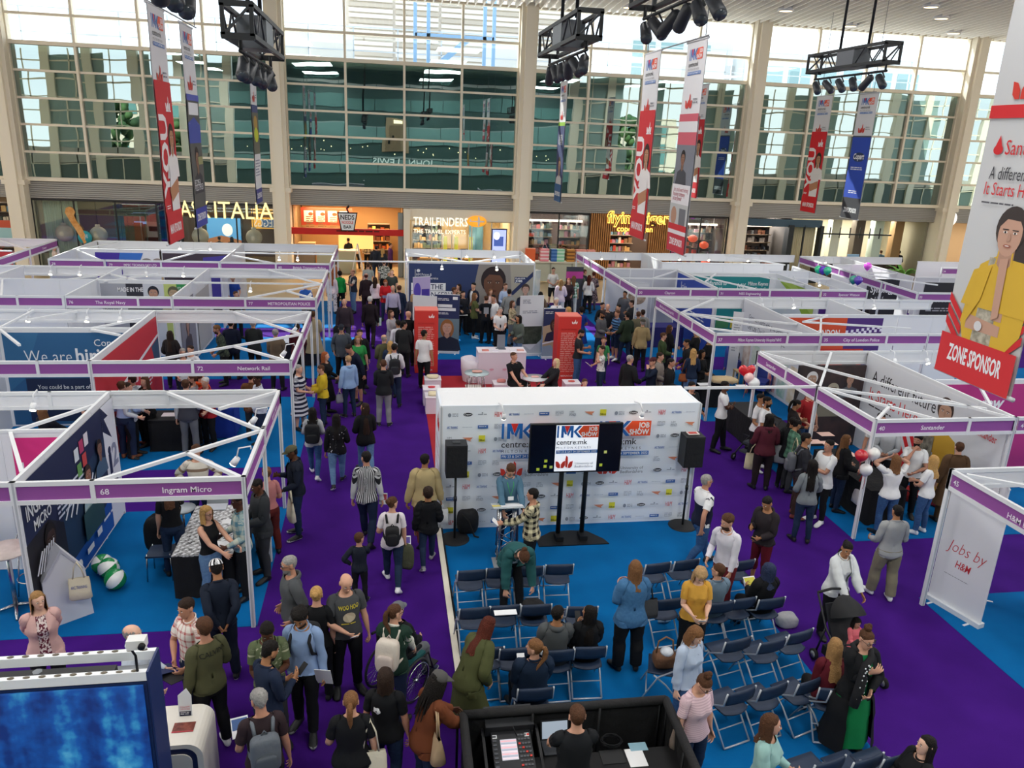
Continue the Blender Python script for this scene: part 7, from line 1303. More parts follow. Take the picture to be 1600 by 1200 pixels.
t=Tg('paper_sheets','white notes and yellow paper on the lectern','paper',(x,y,1.14));b=MB().bx(-.12,.26,-.12,.10,.014,.018,WHITE).bx(-.27,-.13,-.08,.03,.014,.02,mat('#d8c86a',.6));b.xf(Mx.Translation((x,y,1.12))@Mx.Rotation(math.radians(-14),4,'X')).Bd('sheet',t)
def lump(label,x,y,w,d,h,col,name='rucksack',cat='bag',seed=0,z=0,straps=True):
 t=Tg(name,label,cat,(x,y,z));r=random.Random(seed);b=MB();vs=[];N_,M_=9,18
 for i in range(N_+1):
  for k in range(M_):
   u=PI*i/N_;a=2*PI*k/M_;p=lambda c:math.copysign(abs(c)**.6,c);vs.append((x+w/2*p(math.sin(u))*p(math.cos(a))*(1+.1*math.sin(a*3+seed)),y+d/2*p(math.sin(u))*p(math.sin(a)),z+h/2-h/2*p(math.cos(u))*(1+.06*math.sin(a*2+seed))))
 b.add(vs,[(i*M_+k,i*M_+(k+1)%M_,(i+1)*M_+(k+1)%M_,(i+1)*M_+k)for i in range(N_)for k in range(M_)],mat(col,.8,bump=.5),True);b.Bd('body',t)
 if straps:MB().Tu([(x-w*.3,y-d*.3,z+h*.9),(x,y-d*.7,z+h*.7),(x+w*.3,y-d*.8,z+.03),(x+w*.5,y-d,z+.02)],.018,mat('#0e0e10',.8),6).Bd('strap',t)
 return t
x,y=at(729,838);lump('black rucksack slumped against the stage wall behind the left speaker',x+.02,y+.12,.40,.22,.50,'#15161a',seed=1)
# folding chairs
SEATC=mat('#27364e',.5,spec=.4,kind='mottle',col2='#1f2c42',scale=5);TUB=mat('#c3c8cf',.35,.4)
def make_chair():
 t=Tg('folding_chair','chair','chair',(0,0,0),0,'blue folding chairs before the stage')
 b=MB();vs=[];n,m=14,5
 for i in range(m+1):
  for k in range(n+1):
   u=-1+2*k/n;v=i/m;yb=-.20-.06*(1-u*u);y=yb+(.20-yb)*v;vs.append((.205*u*(1 if v>.3 else.93+.23*v),y,.455-.03*(1-u*u)*math.sin(PI*v)+.012*v))
 K=len(vs);vs+=[(a,c,d-.018)for a,c,d in vs];fs=[]
 for i in range(m):
  for k in range(n):q=i*(n+1)+k;fs+=[(q,q+1,q+n+2,q+n+1),(K+q+n+1,K+q+n+2,K+q+1,K+q)]
 for k in range(n):fs+=[(k,K+k,K+k+1,k+1),(m*(n+1)+k+1,K+m*(n+1)+k+1,K+m*(n+1)+k,m*(n+1)+k)]
 for i in range(m):q=i*(n+1);fs+=[(q,q+n+1,K+q+n+1,K+q),(q+n,K+q+n,K+q+2*n+1,q+2*n+1)]
 b.add(vs,fs,SEATC,True);b.Bd('seat',t,False)
 b=MB();vs=[]
 for i in range(5):
  for k in range(11):u=-1+.2*k;vs.append((.215*u,-.235-.02*i/4-.03*(1-u*u)-.012*math.sin(PI*i/4),.615+.195*i/4-(.02*abs(u)**3 if i==4 else 0)))
 K=len(vs);vs+=[(a,c+.022,d)for a,c,d in vs];fs=[]
 for i in range(4):
  for k in range(10):q=i*11+k;fs+=[(q,q+11,q+12,q+1),(K+q,K+q+1,K+q+12,K+q+11)]
 for k in range(10):fs+=[(k,k+1,K+k+1,K+k),(44+k,K+44+k,K+45+k,45+k)]
 for i in range(4):q=i*11;fs+=[(q,K+q,K+q+11,q+11),(q+10,q+21,K+q+21,K+q+10)]
 b.add(vs,fs,SEATC,True);b.Bd('backrest',t,False)
 for s in(-1,1):
  MB().Tu([(s*.222,-.25,.80),(s*.222,-.21,.60),(s*.222,.06,.42),(s*.222,.27,.012)],.0125,TUB,8).Bd('leg',t,False);MB().Tu([(s*.20,.12,.43),(s*.20,-.05,.30),(s*.20,-.30,.012)],.0125,TUB,8).Bd('leg',t,False)
 MB().Tu([(-.20,-.30,.013),(.20,-.30,.013)],.0125,TUB,8).Bd('rear_bar',t,False);MB().Tu([(-.222,.20,.14),(.222,.20,.14)],.009,TUB,8).Bd('front_bar',t,False);MB().Tu([(-.20,-.16,.185),(.20,-.16,.185)],.008,TUB,8).Bd('stretcher',t,False);return t
CH0=make_chair();CHAIRS=[]
_used=[False]
def chair(px,py,rz,label,dz=.80):
 c,s_=math.cos(math.radians(rz)),math.sin(math.radians(rz));x,y=at(px,py,dz);x-=(.27*s_);y+=.27*c
 if not _used[0]:_used[0]=True;o=CH0;o.location=(x,y,.0125);o.rotation_euler=(0,0,math.radians(rz));o['label']=label
 else:o=dup(CH0,(x,y,.0125),math.radians(rz),label)
 CHAIRS.append((x,y));return x,y
RW=['front row','second row','third row','fourth row']
c_={}
for k,(px,py,rz,lab)in enumerate(((738,893,2,'leftmost empty folding chair of the front row in the left block'),(783,889,2,'second folding chair of the front row, left block, before the lectern'),(828,887,0,'front row folding chair hidden by the bending man, left block'),(875,884,-2,'front row folding chair right of the bending man'),(743,952,3,'leftmost folding chair of the second row, left block, by the white strip'),(790,948,2,'folding chair with a white paper on its back'),(839,947,0,'folding chair holding the black coat below the bending man'),(911,950,-4,'empty folding chair beyond the two seated friends'),(808,1015,2,'folding chair right of the woman in the green coat'),(873,1018,0,'folding chair of the seated person in the grey hoodie'),(923,1013,-3,'folding chair of the seated woman in black, left block'),(838,1078,0,'folding chair under the ponytailed man in navy'),(762,1015,2,'folding chair hidden behind the woman in the green coat'),(1030,882,8,'leftmost folding chair of the front row, right block'),(1075,877,8,'second folding chair of the front row, right block'),(1163,878,10,'folding chair beside the standing man in the white shirt'),(1049,938,6,'folding chair left of the woman in mustard'),(1128,943,6,'folding chair under the seated person in pale denim'),(1163,937,8,'empty folding chair left of the seated woman in a headscarf'),(1208,937,6,'folding chair under the seated woman in a headscarf'),(1156,1001,14,'empty folding chair in the third row, behind the blouse woman'),(1210,1003,14,'second empty folding chair of the third row, right block'),(1254,989,16,'end folding chair of the third row by the purple carpet'),(1161,1081,16,'folding chair beside the woman in the pink top'),(1212,1074,16,'second folding chair of the fourth row, right block'),(1270,1065,18,'third folding chair of the fourth row, before the burgundy jumper'),(1320,1074,20,'folding chair beside the woman in the green dress'),(1300,1191,14,'folding chair of the last row beside the mint top woman'),(1360,1187,14,'middle folding chair of the last row at the bottom'),(1407,1182,14,'last row folding chair next to the dark haired woman'),(1072,1012,70,'folding chair turned sideways holding the brown basket bag'))):c_[k]=chair(px,py,rz,lab)
x,y=at(790,958,.78);t=tag(MB().bx(x-.17,x+.15,y-.1,y+.02,.815,.822,WHITE).Bd('paper_sheet'),'white paper draped over a folding chair back, second row','paper')
x,y=c_[6];lump('black coat heaped on the second row folding chair',x,y,.34,.26,.26,'#101013','coat','coat',3,.46,False)
x,y=c_[30];t=lump('brown basket bag standing on the sideways folding chair',x,y,.32,.24,.24,'#6b4a34','basket_bag','bag',2,.46,False);MB().Tu([(x-.12,y,.68),(x-.1,y,.86),(x,y,.92),(x+.1,y,.86),(x+.12,y,.68)],.012,mat('#7a5a40',.7),6).Bd('handle',t);MB().ball((x+.02,y-.02,.70),.085,mat('#c9ced6',.8,bump=.6),12,8,(1.1,1,.7)).Bd('scarf',t)
x,y=at(1037,974,.0);t=Tg('glass_bottle','clear plastic bottle lying under the chairs','bottle',(x,y,0));b=MB();b.La([(.0,0),(.03,.005),(.032,.15),(.012,.19),(.012,.21),(0,.21)],mat('#8fb0c8',.1),n=12);b.xf(Mx.Translation((x-.1,y,.045))@Mx.Rotation(PI/2,4,'Y')).Bd('body',t)
x,y=at(1228,978);lump('pale grey bag on the floor under the headscarf woman',x,y,.34,.24,.22,'#a9a9ae',seed=5,straps=False);x,y=at(1180,965);lump('folded grey bag beneath the chair left of the headscarf woman',x,y,.2,.16,.16,'#8f9096',seed=6,straps=False)
# FRONT LEFT STAND PROPS
def beachball(px,py,lab,rz):
 r=.17;x,y=at(px,py,r);t=Tg('beach_ball',lab,'ball',(x,y,r+.01),rz,'beach balls on the blue carpet');G,W_=mat('#1f8a4a',.25,spec=.6),mat('#e9ecea',.25,spec=.6)
 for k in range(6):
  b=MB();vs=[];
  for i in range(9):
   u=PI*i/8
   for j in range(5):a=PI/3*(k+j/4);vs.append(Ve((r*math.sin(u)*math.cos(a),r*math.sin(u)*math.sin(a),r*math.cos(u))))
  R_=Mx.Rotation(.9,3,'X');b.add([R_@v for v in vs],[(i*5+j,i*5+5+j,i*5+6+j,i*5+1+j)for i in range(8)for j in range(4)],G if k%2 else W_,True);b.Bd('gore',t,False)
 b=MB();b.La([(.03,r*.985),(.03,r*1.01),(0,r*1.012)],W_,n=12);b.xf(Mx.Rotation(.9,4,'X')).Bd('valve_cap',t,False)
beachball(160,882,'green and white beach ball behind the other two',.3);beachball(170,888,'green and white beach ball in the middle of the three',1.4);beachball(180,906,'green and white beach ball nearest the front',2.2)
x,y=at(110,965);x,y=-4.55,11.15;t=Tg('display_box','white slanting display box against the navy wall','display',(x,y,0));b=MB();b.prism([(0,0),(.62,0),(.58,.80),(.30,1.22),(0,.78)],(-4.93,10.80,.012),(.8,.6,0),(0,0,1),.26,mat('#d9dae0',.5));b.Bd('body',t);b=MB();b.prism([(.05,.80),(.30,1.16),(.54,.82),(.58,.80),(.30,1.22),(0,.78)],(-4.925,10.785,.012),(.8,.6,0),(0,0,1),.28,mat('#b9bac4',.5));b.Bd('edge',t)
px_=aty(119,878,10.9);bag((px_[0],10.9,px_[1]),'cream tote bag with blue lettering hanging on the white display box','#ddd3b8',12,.30,.36,.04,.26,text='ARC TRAINING')
def stool(px,py,lab,h=1.05,r=.32):
 x,y=at(px,py,h);t=Tg('bar_table',lab,'table',(x,y,0));MB().La([(0,h-.03),(r,h-.03),(r+.01,h-.015),(r,h),(0,h)],mat('#cdbfba',.45,kind='mottle',col2='#bcaeaa',scale=9),(x,y,0),32).Bd('tabletop',t);MB().Tu([(x,y,.08),(x,y,h-.03)],.035,STEEL,12).Bd('column',t)
 for k in range(4):a=k*PI/2+.4;MB().Tu([(x,y,.10),(x+.2*math.cos(a),y+.2*math.sin(a),.06),(x+.34*math.cos(a),y+.34*math.sin(a),.025)],[.03,.025,.018],STEEL,8).Bd('foot',t)
stool(10,858,'round pale bar table with steel column at the left edge')
x,y=at(18,905);x,y=-5.55,11.9;t=Tg('bar_stool','chrome wire bar stool behind the round bar table','stool',(x,y,0))
MB().La([(0,.76),(.19,.76),(.2,.78),(0,.79)],mat('#c6c0c2',.4),(x,y,0),20).Bd('seat',t);MB().Tu([(x+.2*math.cos(a),y+.2*math.sin(a),.80+.3*max(0,math.sin(a)))for a in[k*PI/8 for k in range(16)]],.011,STEEL,6,closed=True).Bd('backrest',t)
for k in range(4):a=k*PI/2+PI/4;MB().Tu([(x+.14*math.cos(a),y+.14*math.sin(a),.77),(x+.24*math.cos(a),y+.24*math.sin(a),.01)],.012,STEEL,6).Bd('leg',t)
MB().Tu([(x+.21*math.cos(a),y+.21*math.sin(a),.26)for a in[k*PI/8 for k in range(16)]],.010,STEEL,6,closed=True).Bd('foot_ring',t)
def Ct(x0,x1,y0,y1,h,lab,col='#131316',topcol=None,rz=0,kind='plain',c2=None,sc_=8):
 cx,cy=(x0+x1)/2,(y0+y1)/2;t=Tg('cloth_table',lab,'table',(cx,cy,0));m1=mat(col,.9,bump=.4);b=MB();a,d=(x1-x0)/2,(y1-y0)/2;n=44;vs=[]
 for z in(.02,h*.5,h):
  for k in range(n):
   q=k/n*4;s_=int(q);f=q-s_;px,py=[(-a+2*a*f,-d),(a,-d+2*d*f),(a-2*a*f,d),(-a,d-2*d*f)][s_];w_=1+(.03 if z<h else 0)*math.sin(k*1.9)*(1 if z<.1 else.5);vs.append((cx+px*w_,cy+py*w_,z))
 b.add(vs,[(i*n+k,i*n+(k+1)%n,(i+1)*n+(k+1)%n,(i+1)*n+k)for i in range(2)for k in range(n)],m1,True);b.Bd('cloth',t);MB().bx(x0,x1,y0,y1,h-.01,h+.012,mat(topcol,.8,kind=kind,col2=c2,scale=sc_)if topcol else m1).Bd('tabletop',t);return t
pv=bpy.data.materials.new('patterned_runner')
t=Ct(-3.32,-2.4,11.45,13.2,.76,'black cloth table with black and white patterned runner, front left stand',topcol='#1a1a1e',kind='mottle',c2='#e4e4e6',sc_=24)
b=MB()
for i in range(14):
 for j in range(25):
  if(i+j)%2==0:u,v=-3.31+i*.065,11.48+j*.068;b.add([(u,v,.7745),(u+.04,v,.7745),(u+.065,v+.05,.7745),(u+.025,v+.05,.7745)],[(0,1,2,3)],WHITE)
o=b.Bd('runner_print',t);o['kind']='stuff'
x,y=at(338,793,.77);t=Tg('laptop','silver laptop at the back of the patterned table','laptop',(x,y,.77));MB().bx(x-.18,x+.18,y-.13,y+.12,.775,.79,mat('#b9bcc2',.3,.6)).Bd('base',t);b=MB().bx(-.18,.18,0,.012,0,.24,mat('#b4b7bd',.3,.6));b.xf(Mx.Translation((x,y+.12,.79))@Mx.Rotation(math.radians(-20),4,'X')).Bd('lid',t)
for k,(px,py,c,lab)in enumerate(((366,805,'#3a2a22','small dark coffee cup on the patterned table'),)):
 x,y=at(px,py,.82);t=Tg('coffee_cup',lab,'cup',(x,y,.775));MB().La([(.03,.775),(.04,.87),(0,.87)],WHITE,(x,y,0),12).Bd('body',t);MB().La([(.042,.87),(.042,.885),(0,.885)],mat(c,.5),(x,y,0),12).Bd('lid',t)
for k,(px,py)in enumerate(((342,835),(358,815),(330,850),(350,850))):x,y=at(px,py,.775);tag(MB().bx(x-.11,x+.11,y-.08,y+.08,.776,.780+.001*k,mat('#e6e6e8',.6)).Bd('paper_sheet'),['white leaflet in the middle of the patterned table','white leaflet by the cup on the patterned table','white leaflet at the front left of the patterned table','white leaflet at the front right of the patterned table'][k],'leaflet')
x,y=at(250,880);lump('black coat draped over a chair in the navy wall stand',x,y+.1,.42,.30,.70,'#131418','coat','coat',4,.16,False)
x,y=at(253,905);t=Tg('folding_stool','dark folding chair under the black coat, navy wall stand','chair',(x,y,0))
for dx in(-.18,.18):
 for dy in(-.15,.2):MB().Tu([(x+dx,y+dy+.1,.5),(x+dx*1.1,y+dy*1.2+.1,.01)],.012,STEEL,6).Bd('leg',t)
MB().bx(x-.2,x+.2,y-.08,y+.32,.44,.47,SEATC).Bd('seat',t)
x,y=at(285,790,.8);t=Tg('plastic_stool','clear grey bar stool behind the woman in black','stool',(x,y,0));MB().La([(0,.70),(.2,.72),(.22,.76),(0,.74)],mat('#aeb6be',.2),(x,y,0),20).Bd('seat',t);MB().Tu([(x,y,.03),(x,y,.72)],.02,STEEL,8).Bd('column',t);MB().La([(0,0),(.2,0),(.2,.02),(0,.03)],STEEL,(x,y,0),20).Bd('base',t)
def Ru(x,y,w,h,yaw,lab,draw=None,col='#e3e4e8',z=0,name='banner_stand'):
 t=Tg(name,lab,'banner',(x,y,z));M=Mx.Translation((x,y,z))@Mx.Rotation(math.radians(yaw),4,'Z')
 MB().bx(-w/2,w/2,-.008,.008,.08,h,mat(col,.55)).xf(M).Bd('sheet',t);MB().bx(-w/2-.02,w/2+.02,-.07,.07,.01,.09,ALU).xf(M).Bd('base',t);MB().bx(-w/2,w/2,-.015,.015,h,h+.02,ALU).xf(M).Bd('top_bar',t)
 for s in(-.35,.35):MB().bx(s*w-.02,s*w+.02,-.2,.2,0,.012,ALU).xf(M).Bd('foot',t)
 MB().Tu([(0,.03,.08),(0,.03,h)],.01,STEEL,6).xf(M).Bd('rear_pole',t)
 if draw:U=M.to_3x3()@Ve((1,0,0));N=M.to_3x3()@Ve((0,-1,0));pr=Pn((M@Ve((-w/2,0,h)))+N*.008,U);draw(pr,w,h);pr.Bd('print',t)
 return t
def d_hm(pr,w,h):R_=mat('#c8323c',.5);pr.text('Jobs by',w*.14,h*.50,.2,R_,mw=w*.72,shear=.3,bold=-.015);pr.text('H&M',w*.36,h*.62,.13,R_,mw=w*.28,shear=.2,bold=.01);pr.Ln(w*.2,h*.70,w*.5,.02,1,mat('#8a8a90',.5))
xa,ya=at(1450,938);xb,yb=at(1512,975)
Ru((xa+xb)/2+.08,(ya+yb)/2-.02,.95,2.05,math.degrees(math.atan2(yb-ya,xb-xa)),'tall white roll-up banner with red handwriting at right',d_hm)
xa2,ya2=at(1505,930);xb2,yb2=at(1538,938);Ru(xa2+.35,ya2+.12,.9,2.1,60,'plain white roll-up banner behind the one with red handwriting')
S=Stand('white frame stand with purple fascia numbered 45 at right edge',10.5,8.5)
for p in((8.86,10.15),(9.0,7.25),(12,10.15)):S.post(*p)
S.Fc((9.0,6.6),(8.86,10.15),[(.28,'',''),(1,'45','H&M Logistics')],(-1,0)).Fc((8.86,10.15),(13,10.15),[(.33,'',''),(1,'','')],(0,1)).Br((9.0,10.0),(11,8.6)).wall((10.9,10.0),(10.9,8.2),m_=mat('#6a5a80',.6))
# RED LOUNGE
def totem(px,py,lab):
 x,y=at(px,py);t=Tg('totem',lab,'display',(x,y,0));RDm=mat('#d23a34',.5);MB().bx(x-.36,x+.36,y,y+.6,.01,2.0,RDm).Bd('body',t);MB().bx(x-.36,x+.36,y,y+.6,2.0,2.02,mat('#e8786a',.5)).Bd('top',t)
 pr=Pn((x-.36,y,2.0),(1,0,0));ub(pr,.42,.08,.18,'#f6e6e4');pr.text('BEDFORDSHIRE',.1,.42,.05,mat('#b02a28',.5),mw=.5);pr.Ln(.1,.5,.5,1.3,22,mat('#eaa8a0',.5),.4);pr.text('BEDS.AC.UK',.36,1.92,.05,WHITE,'c',.01,mw=.4);pr.Bd('print',t)
totem(666,583,'tall red information totem behind the man in a white tee');totem(885,592,'tall red information totem beside the man in a black tee')
def plinth(px,py,w,d,h,lab,topz=True,col='#e2d8e6',items=None,rz=0):
 x,y=at(px,py,h);t=Tg('plinth',lab,'plinth',(x,y,0));M=Mx.Translation((x,y,0))@Mx.Rotation(rz,4,'Z');MB().bx(-w/2,w/2,-d/2,d/2,.012,h,mat(col,.4)).xf(M).Bd('body',t);MB().bx(-w/2-.01,w/2+.01,-d/2-.01,d/2+.01,h,h+.015,mat('#ece6ee',.35)).xf(M).Bd('top',t);return x,y,h+.015
x,y,h=plinth(783,547,1.45,.65,1.0,'wide white counter with small pink logos in the red lounge');pr=Pn((x-.72,y-.325,1.0),(1,0,0))
for u in(.4,.8):pr.ell(u,.52,.07,.03,mat('#d8a0b8',.5));pr.Ln(u-.07,.56,.14,.03,1,mat('#d8b0c4',.5))
tag(pr.Bd('printed_logos'),'small pink printed logos on the white lounge counter','print')
t=Tg('tablet_stand','grey upright display stand on the white lounge counter','display',(x,y,h));MB().bx(x-.12,x+.12,y+.05,y+.09,h,h+.45,mat('#7b808a',.5)).Bd('panel',t);MB().bx(x-.15,x+.15,y,y+.14,h,h+.02,mat('#6a6f78',.5)).Bd('base',t)
for k,(dx,c)in enumerate(((-.5,'#d8887e'),(-.2,'#e6e2ea'),(.35,'#e6e2ea'),(.58,'#d8a49a'))):MB_=MB().bx(x+dx-.1,x+dx+.1,y-.18,y-.03,h,h+.03,mat(c,.5));tag(MB_.Bd('leaflet_stack'),['pink leaflet stack at the left of the lounge counter','white leaflet stack left of the grey display','white leaflet stack right of the grey display','pale red leaflet stack at the right of the lounge counter'][k],'leaflets')
for k,(px,py,lab)in enumerate(((676,591,'white cube plinth with a cream bag by the red totem'),(674,606,'white cube plinth with a red leaflet, second from the totem'),(678,618,'white cube plinth with a cream bag, nearest the stage wall'),(783,598,'white cube plinth with a pink bag, left of the pair'),(807,598,'white cube plinth with a dark red bag, right of the pair'),(893,597,'white cube plinth with leaflets right of the leather jacket'))):
 x,y,h=plinth(px,py,.46,.46,.46,lab)
 t=lump(['cream canvas bag lying on the plinth by the totem','small red leaflet pile on the second plinth','cream canvas bag on the plinth nearest the stage wall','pink gift bag on the left cube','dark red gift bag on the right cube','scattered red leaflets on the right plinth'][k],x,y,*((.34,.26,.09)if k in(0,2)else(.2,.15,.03)if k in(1,5)else(.26,.14,.1)),['#e2d6b4','#c8404a','#e2d6b4','#d88a84','#8a2a34','#d0605a'][k],'bag'if k in(0,2,3,4)else'leaflet_stack','bag'if k in(0,2,3,4)else'leaflets',k,h,False)
x,y=at(750,600);t=Tg('tub_chair','white tub armchair beside the glass table in the lounge','chair',(x-.22,y+.35,0));b=MB();vs=[]
for i,(rr,z)in enumerate(((.30,.02),(.36,.4),(.37,.72),(.30,.72),(.28,.42),(0,.42))):
 for k in range(20):a=2*PI*k/20;vs.append((x-.2+rr*math.cos(a),y+.35+rr*math.sin(a),z-(.18*max(0,math.cos(a))if z>.6 else 0)))
b.add(vs,[(i*20+k,i*20+(k+1)%20,(i+1)*20+(k+1)%20,(i+1)*20+k)for i in range(5)for k in range(20)],mat('#e4dde6',.45),True);b.Bd('shell',t)
def lowtable(px,py,r,h,lab,col='#b8ccd0'):
 x,y=at(px,py,h);t=Tg('round_table',lab,'table',(x,y,0));MB().La([(0,h-.02),(r,h-.02),(r,h),(0,h)],mat(col,.15),(x,y,0),28).Bd('tabletop',t)
 for k in range(4):a=k*PI/2+.5;MB().Tu([(x+r*.7*math.cos(a),y+r*.7*math.sin(a),h-.02),(x+r*.8*math.cos(a),y+r*.8*math.sin(a),.014)],.014,STEEL,6).Bd('leg',t)
 MB().Tu([(x+r*.75*math.cos(k*PI/8),y+r*.75*math.sin(k*PI/8),h*.45)for k in range(16)],.009,STEEL,6,closed=True).Bd('ring',t);return x,y
lx,ly=lowtable(745,582,.36,.74,'round glass table with chrome frame in the red lounge');MB_=lump('pink and white leaflets on the round glass table',lx,ly,.3,.2,.05,'#dba79c','leaflet_stack','leaflets',8,.75,False)
x,y=at(740,605,.45);t=Tg('wire_chair','chrome wire chair in front of the glass table','chair',(x,y,0));MB().bx(x-.22,x+.22,y-.2,y+.22,.43,.46,mat('#d8d4cc',.5)).Bd('seat',t)
for k in range(7):MB().Tu([(x-.2+k*.066,y-.22,.46),(x-.2+k*.066,y-.26,.82)],.006,STEEL,5).Bd('wire',t)
MB().Tu([(x-.22,y-.2,.44),(x-.22,y-.27,.84),(x+.22,y-.27,.84),(x+.22,y-.2,.44)],.011,STEEL,6).Bd('frame',t)
for dx in(-.2,.2):
 for dy in(-.2,.2):MB().Tu([(x+dx,y+dy,.44),(x+dx*1.1,y+dy*1.1,.014)],.011,STEEL,6).Bd('leg',t)
lx,ly=lowtable(836,590,.36,.74,'round pale table between the seated man and woman','#cfd2d6');lump('pink leaflets on the table of the seated pair',lx,ly+.05,.22,.16,.03,'#e0b0a8','leaflet_stack','leaflets',9,.74,False);LT2=(lx,ly)
# PRISON SERVICE ISLAND
def d_woman(pr,w,h):pr.rect(0,0,w,h,mat('#6f8792',.6));pr.rect(0,0,w,h*.4,mat('#27325c',.6));pr.Ln(.08,.12,w*.5,.1,2,WHITE);pr.rect(.08,h*.16,w*.6,.1,WHITE);pr.rect(.08,h*.22,w*.75,.1,WHITE);pr.rect(w*.72,.06,w*.2,.1,WHITE);pr.Ln(.08,h*.3,w*.5,.08,2,WHITE);Pt(pr,w*.5,h*.42,w*.62,'#d2a48e','#a06a3c','#22283c',True);pr.rect(0,h*.92,w,h*.06,mat('#22283c',.6))
def d_tri(pr,w,h):pr.rect(0,0,w,h,mat('#dfe0e4',.6));pr.rect(.05,h*.42,w*.9,h*.55,mat('#27325c',.6));pr.poly([(w*.95,h*.42),(w*.95,h*.62),(w*.4,h*.7)],mat('#b8a684',.6));Pt(pr,w*.55,h*.66,w*.5,'#5a3a2c','#3a2220','#22283c',True)
def d_field(pr,w,h):pr.rect(0,0,w,h,mat('#d8dbe0',.6));pr.Ln(.1,.12,w*.35,.15,3,mat('#6a7080',.6));pr.Ln(.1,.5,w*.7,.12,2,mat('#8a909c',.6));pr.rect(.02,h*.5,w-.04,h*.3,mat('#4a5446',.6,kind='mottle',col2='#2c342a',scale=6));pr.poly([(.02,h*.75),(w*.5,h*.9),(w-.02,h*.72),(w-.02,h*.98),(.02,h*.98)],mat('#b9c0c8',.6))
def d_afr(pr,w,h):pr.rect(0,0,w,h,mat('#b39c80',.6));pr.poly([(0,0),(w,0),(w,h*.06),(w*.5,h*.3),(0,h*.35)],mat('#28325a',.6));pr.Ln(.06,.1,w*.4,.1,2,WHITE);Pt(pr,w*.55,h*.2,w*.5,'#6a4432','#3a1f1e','#2a2440',True);pr.poly([(0,h*.95),(0,h*.75),(w*.4,h*.72),(w*.7,h*.95)],mat('#8fa0b0',.6));pr.poly([(0,h*.68),(w,h*.58),(w,h*.61),(0,h*.71)],mat('#e0e0e4',.6))
x,y=at(698,552);Ru(x,y,.82,2.05,-8,'roll-up banner with smiling woman in navy, left of the prison stand',d_woman)
x,y=at(660,560);Ru(x+.1,y+.6,.82,2.0,-12,'white and navy roll-up banner half hidden by the red totem',d_tri)
x,y=at(828,557);Ru(x,y+.1,.85,2.1,8,'white roll-up banner with a dark field picture, prison stand',d_field)
x,y=at(857,560);Ru(x+.12,y,.75,1.75,4,'roll-up banner with woman in uniform beside the right red totem',d_afr)
x,y=at(655,470);t=Ru(1.35,28.9,.7,2.15,22,'purple and lilac roll-up banner at the left of the prison wall',lambda pr,w,h:(pr.rect(0,0,w,h,mat('#b8a8d4',.6)),pr.ell(w*.25,.5,.14,.3,mat('#5a48b4',.6)),pr.rect(w*.5,.45,w*.45,.7,mat('#4a38a0',.6))))
Ct(1.75,2.6,27.2,28.0,.76,'black cloth table with leaflets left in the prison stand');Ct(3.0,4.6,29.0,29.8,.76,'long black cloth table before the prison wall')
x,y=at(720,492,.77);tag(MB().bx(x-.25,x+.25,y-.15,y+.15,.775,.79,mat('#e8e8ea',.6)).Bd('leaflet_stack'),'white leaflets on the black table of the prison stand','leaflets')
# RIGHT STAND PROPS
Ct(8.95,9.75,16.1,18.4,.76,'black cloth table between the hospital stand and balloon stand',topcol='#1a1a1c');Ct(9.55,10.35,12.9,15.1,.76,'black cloth table with pale pink sheets, balloon stand');Ct(8.9,9.6,20.1,21.6,.76,'black cloth table in the hospital stand',topcol='#1a1a1c');Ct(9.3,10.9,26.8,27.6,.76,'dark blue cloth table far right of the aisle','#2b2a6a','#2f2e72')
x,y=at(1130,597,.78);t=lump('cream canvas bags heaped on the black table, right aisle',x,y,.75,.5,.16,'#cbb48c','bag_heap','bags',3,.77,False)
for k,(px,py)in enumerate(((1290,678),(1295,692),(1272,690),(1325,710))):x,y=at(px,py,.78);tag(MB().bx(x-.17,x+.17,y-.13,y+.13,.774+.002*k,.778+.002*k,mat('#efc9bc',.6)).Bd('paper_sheet'),['pale pink sheet at the far end of the balloon stand table','pale pink sheet in the middle of the balloon stand table','pale pink sheet at the left of the balloon stand table','pale pink sheet at the near end of the balloon stand table'][k],'paper')
for k,(px,py)in enumerate(((1085,585),(1100,600),(1160,603))):x,y=at(px,py,.78);tag(MB().bx(x-.17,x+.17,y-.13,y+.13,.774,.778,WHITE).Bd('paper_sheet'),['white sheet at the far end of the right aisle table','white sheet beside the cream bags','white sheet at the right of the cream bags'][k],'paper')
def armchair(px,py,yaw,lab):
 x,y=at(px,py,.45);t=Tg('armchair',lab,'chair',(x,y,0),math.radians(yaw));BLc=mat('#39499a',.8,bump=.3)
 MB().bx(-.30,.30,-.32,.25,.18,.44,BLc).Bd('seat',t,False);b=MB();vs=[]
 for i,z in enumerate((.15,.62,.74,.72)):
  for k in range(13):
   a=math.radians(-20+220*k/12);r_=(.42,.44,.40,.34)[i];vs.append((r_*math.cos(a),r_*.85*math.sin(a)-.02,z+(.1*math.sin(a)if i and z>.5 else 0)))
 b.add(vs,[(i*13+k,i*13+k+1,(i+1)*13+k+1,(i+1)*13+k)for i in range(3)for k in range(12)],BLc,True);b.Bd('backrest',t,False)
 for sx in(-.25,.25):
  for sy in(-.25,.22):MB().Tu([(sx,sy,.18),(sx*1.1,sy*1.1,.012)],.02,mat('#b8925e',.5),6).Bd('leg',t,False)
 return x,y
ax_,ay_=armchair(1150,560,30,'blue tub armchair with black bag in the hospital stand');armchair(1185,592,-40,'blue tub armchair right of the heart balloon');lump('black rucksack lying on the blue armchair',ax_-.05,ay_-.02,.42,.3,.26,'#17181b',seed=7,z=.45,straps=False)
x,y=at(1160,580,.5);t=Tg('side_table','small pale wood side table between the blue armchairs','table',(x,y,0));WDp=mat('#c8a878',.5);MB().bx(x-.22,x+.22,y-.22,y+.22,.48,.52,WDp).Bd('tabletop',t)
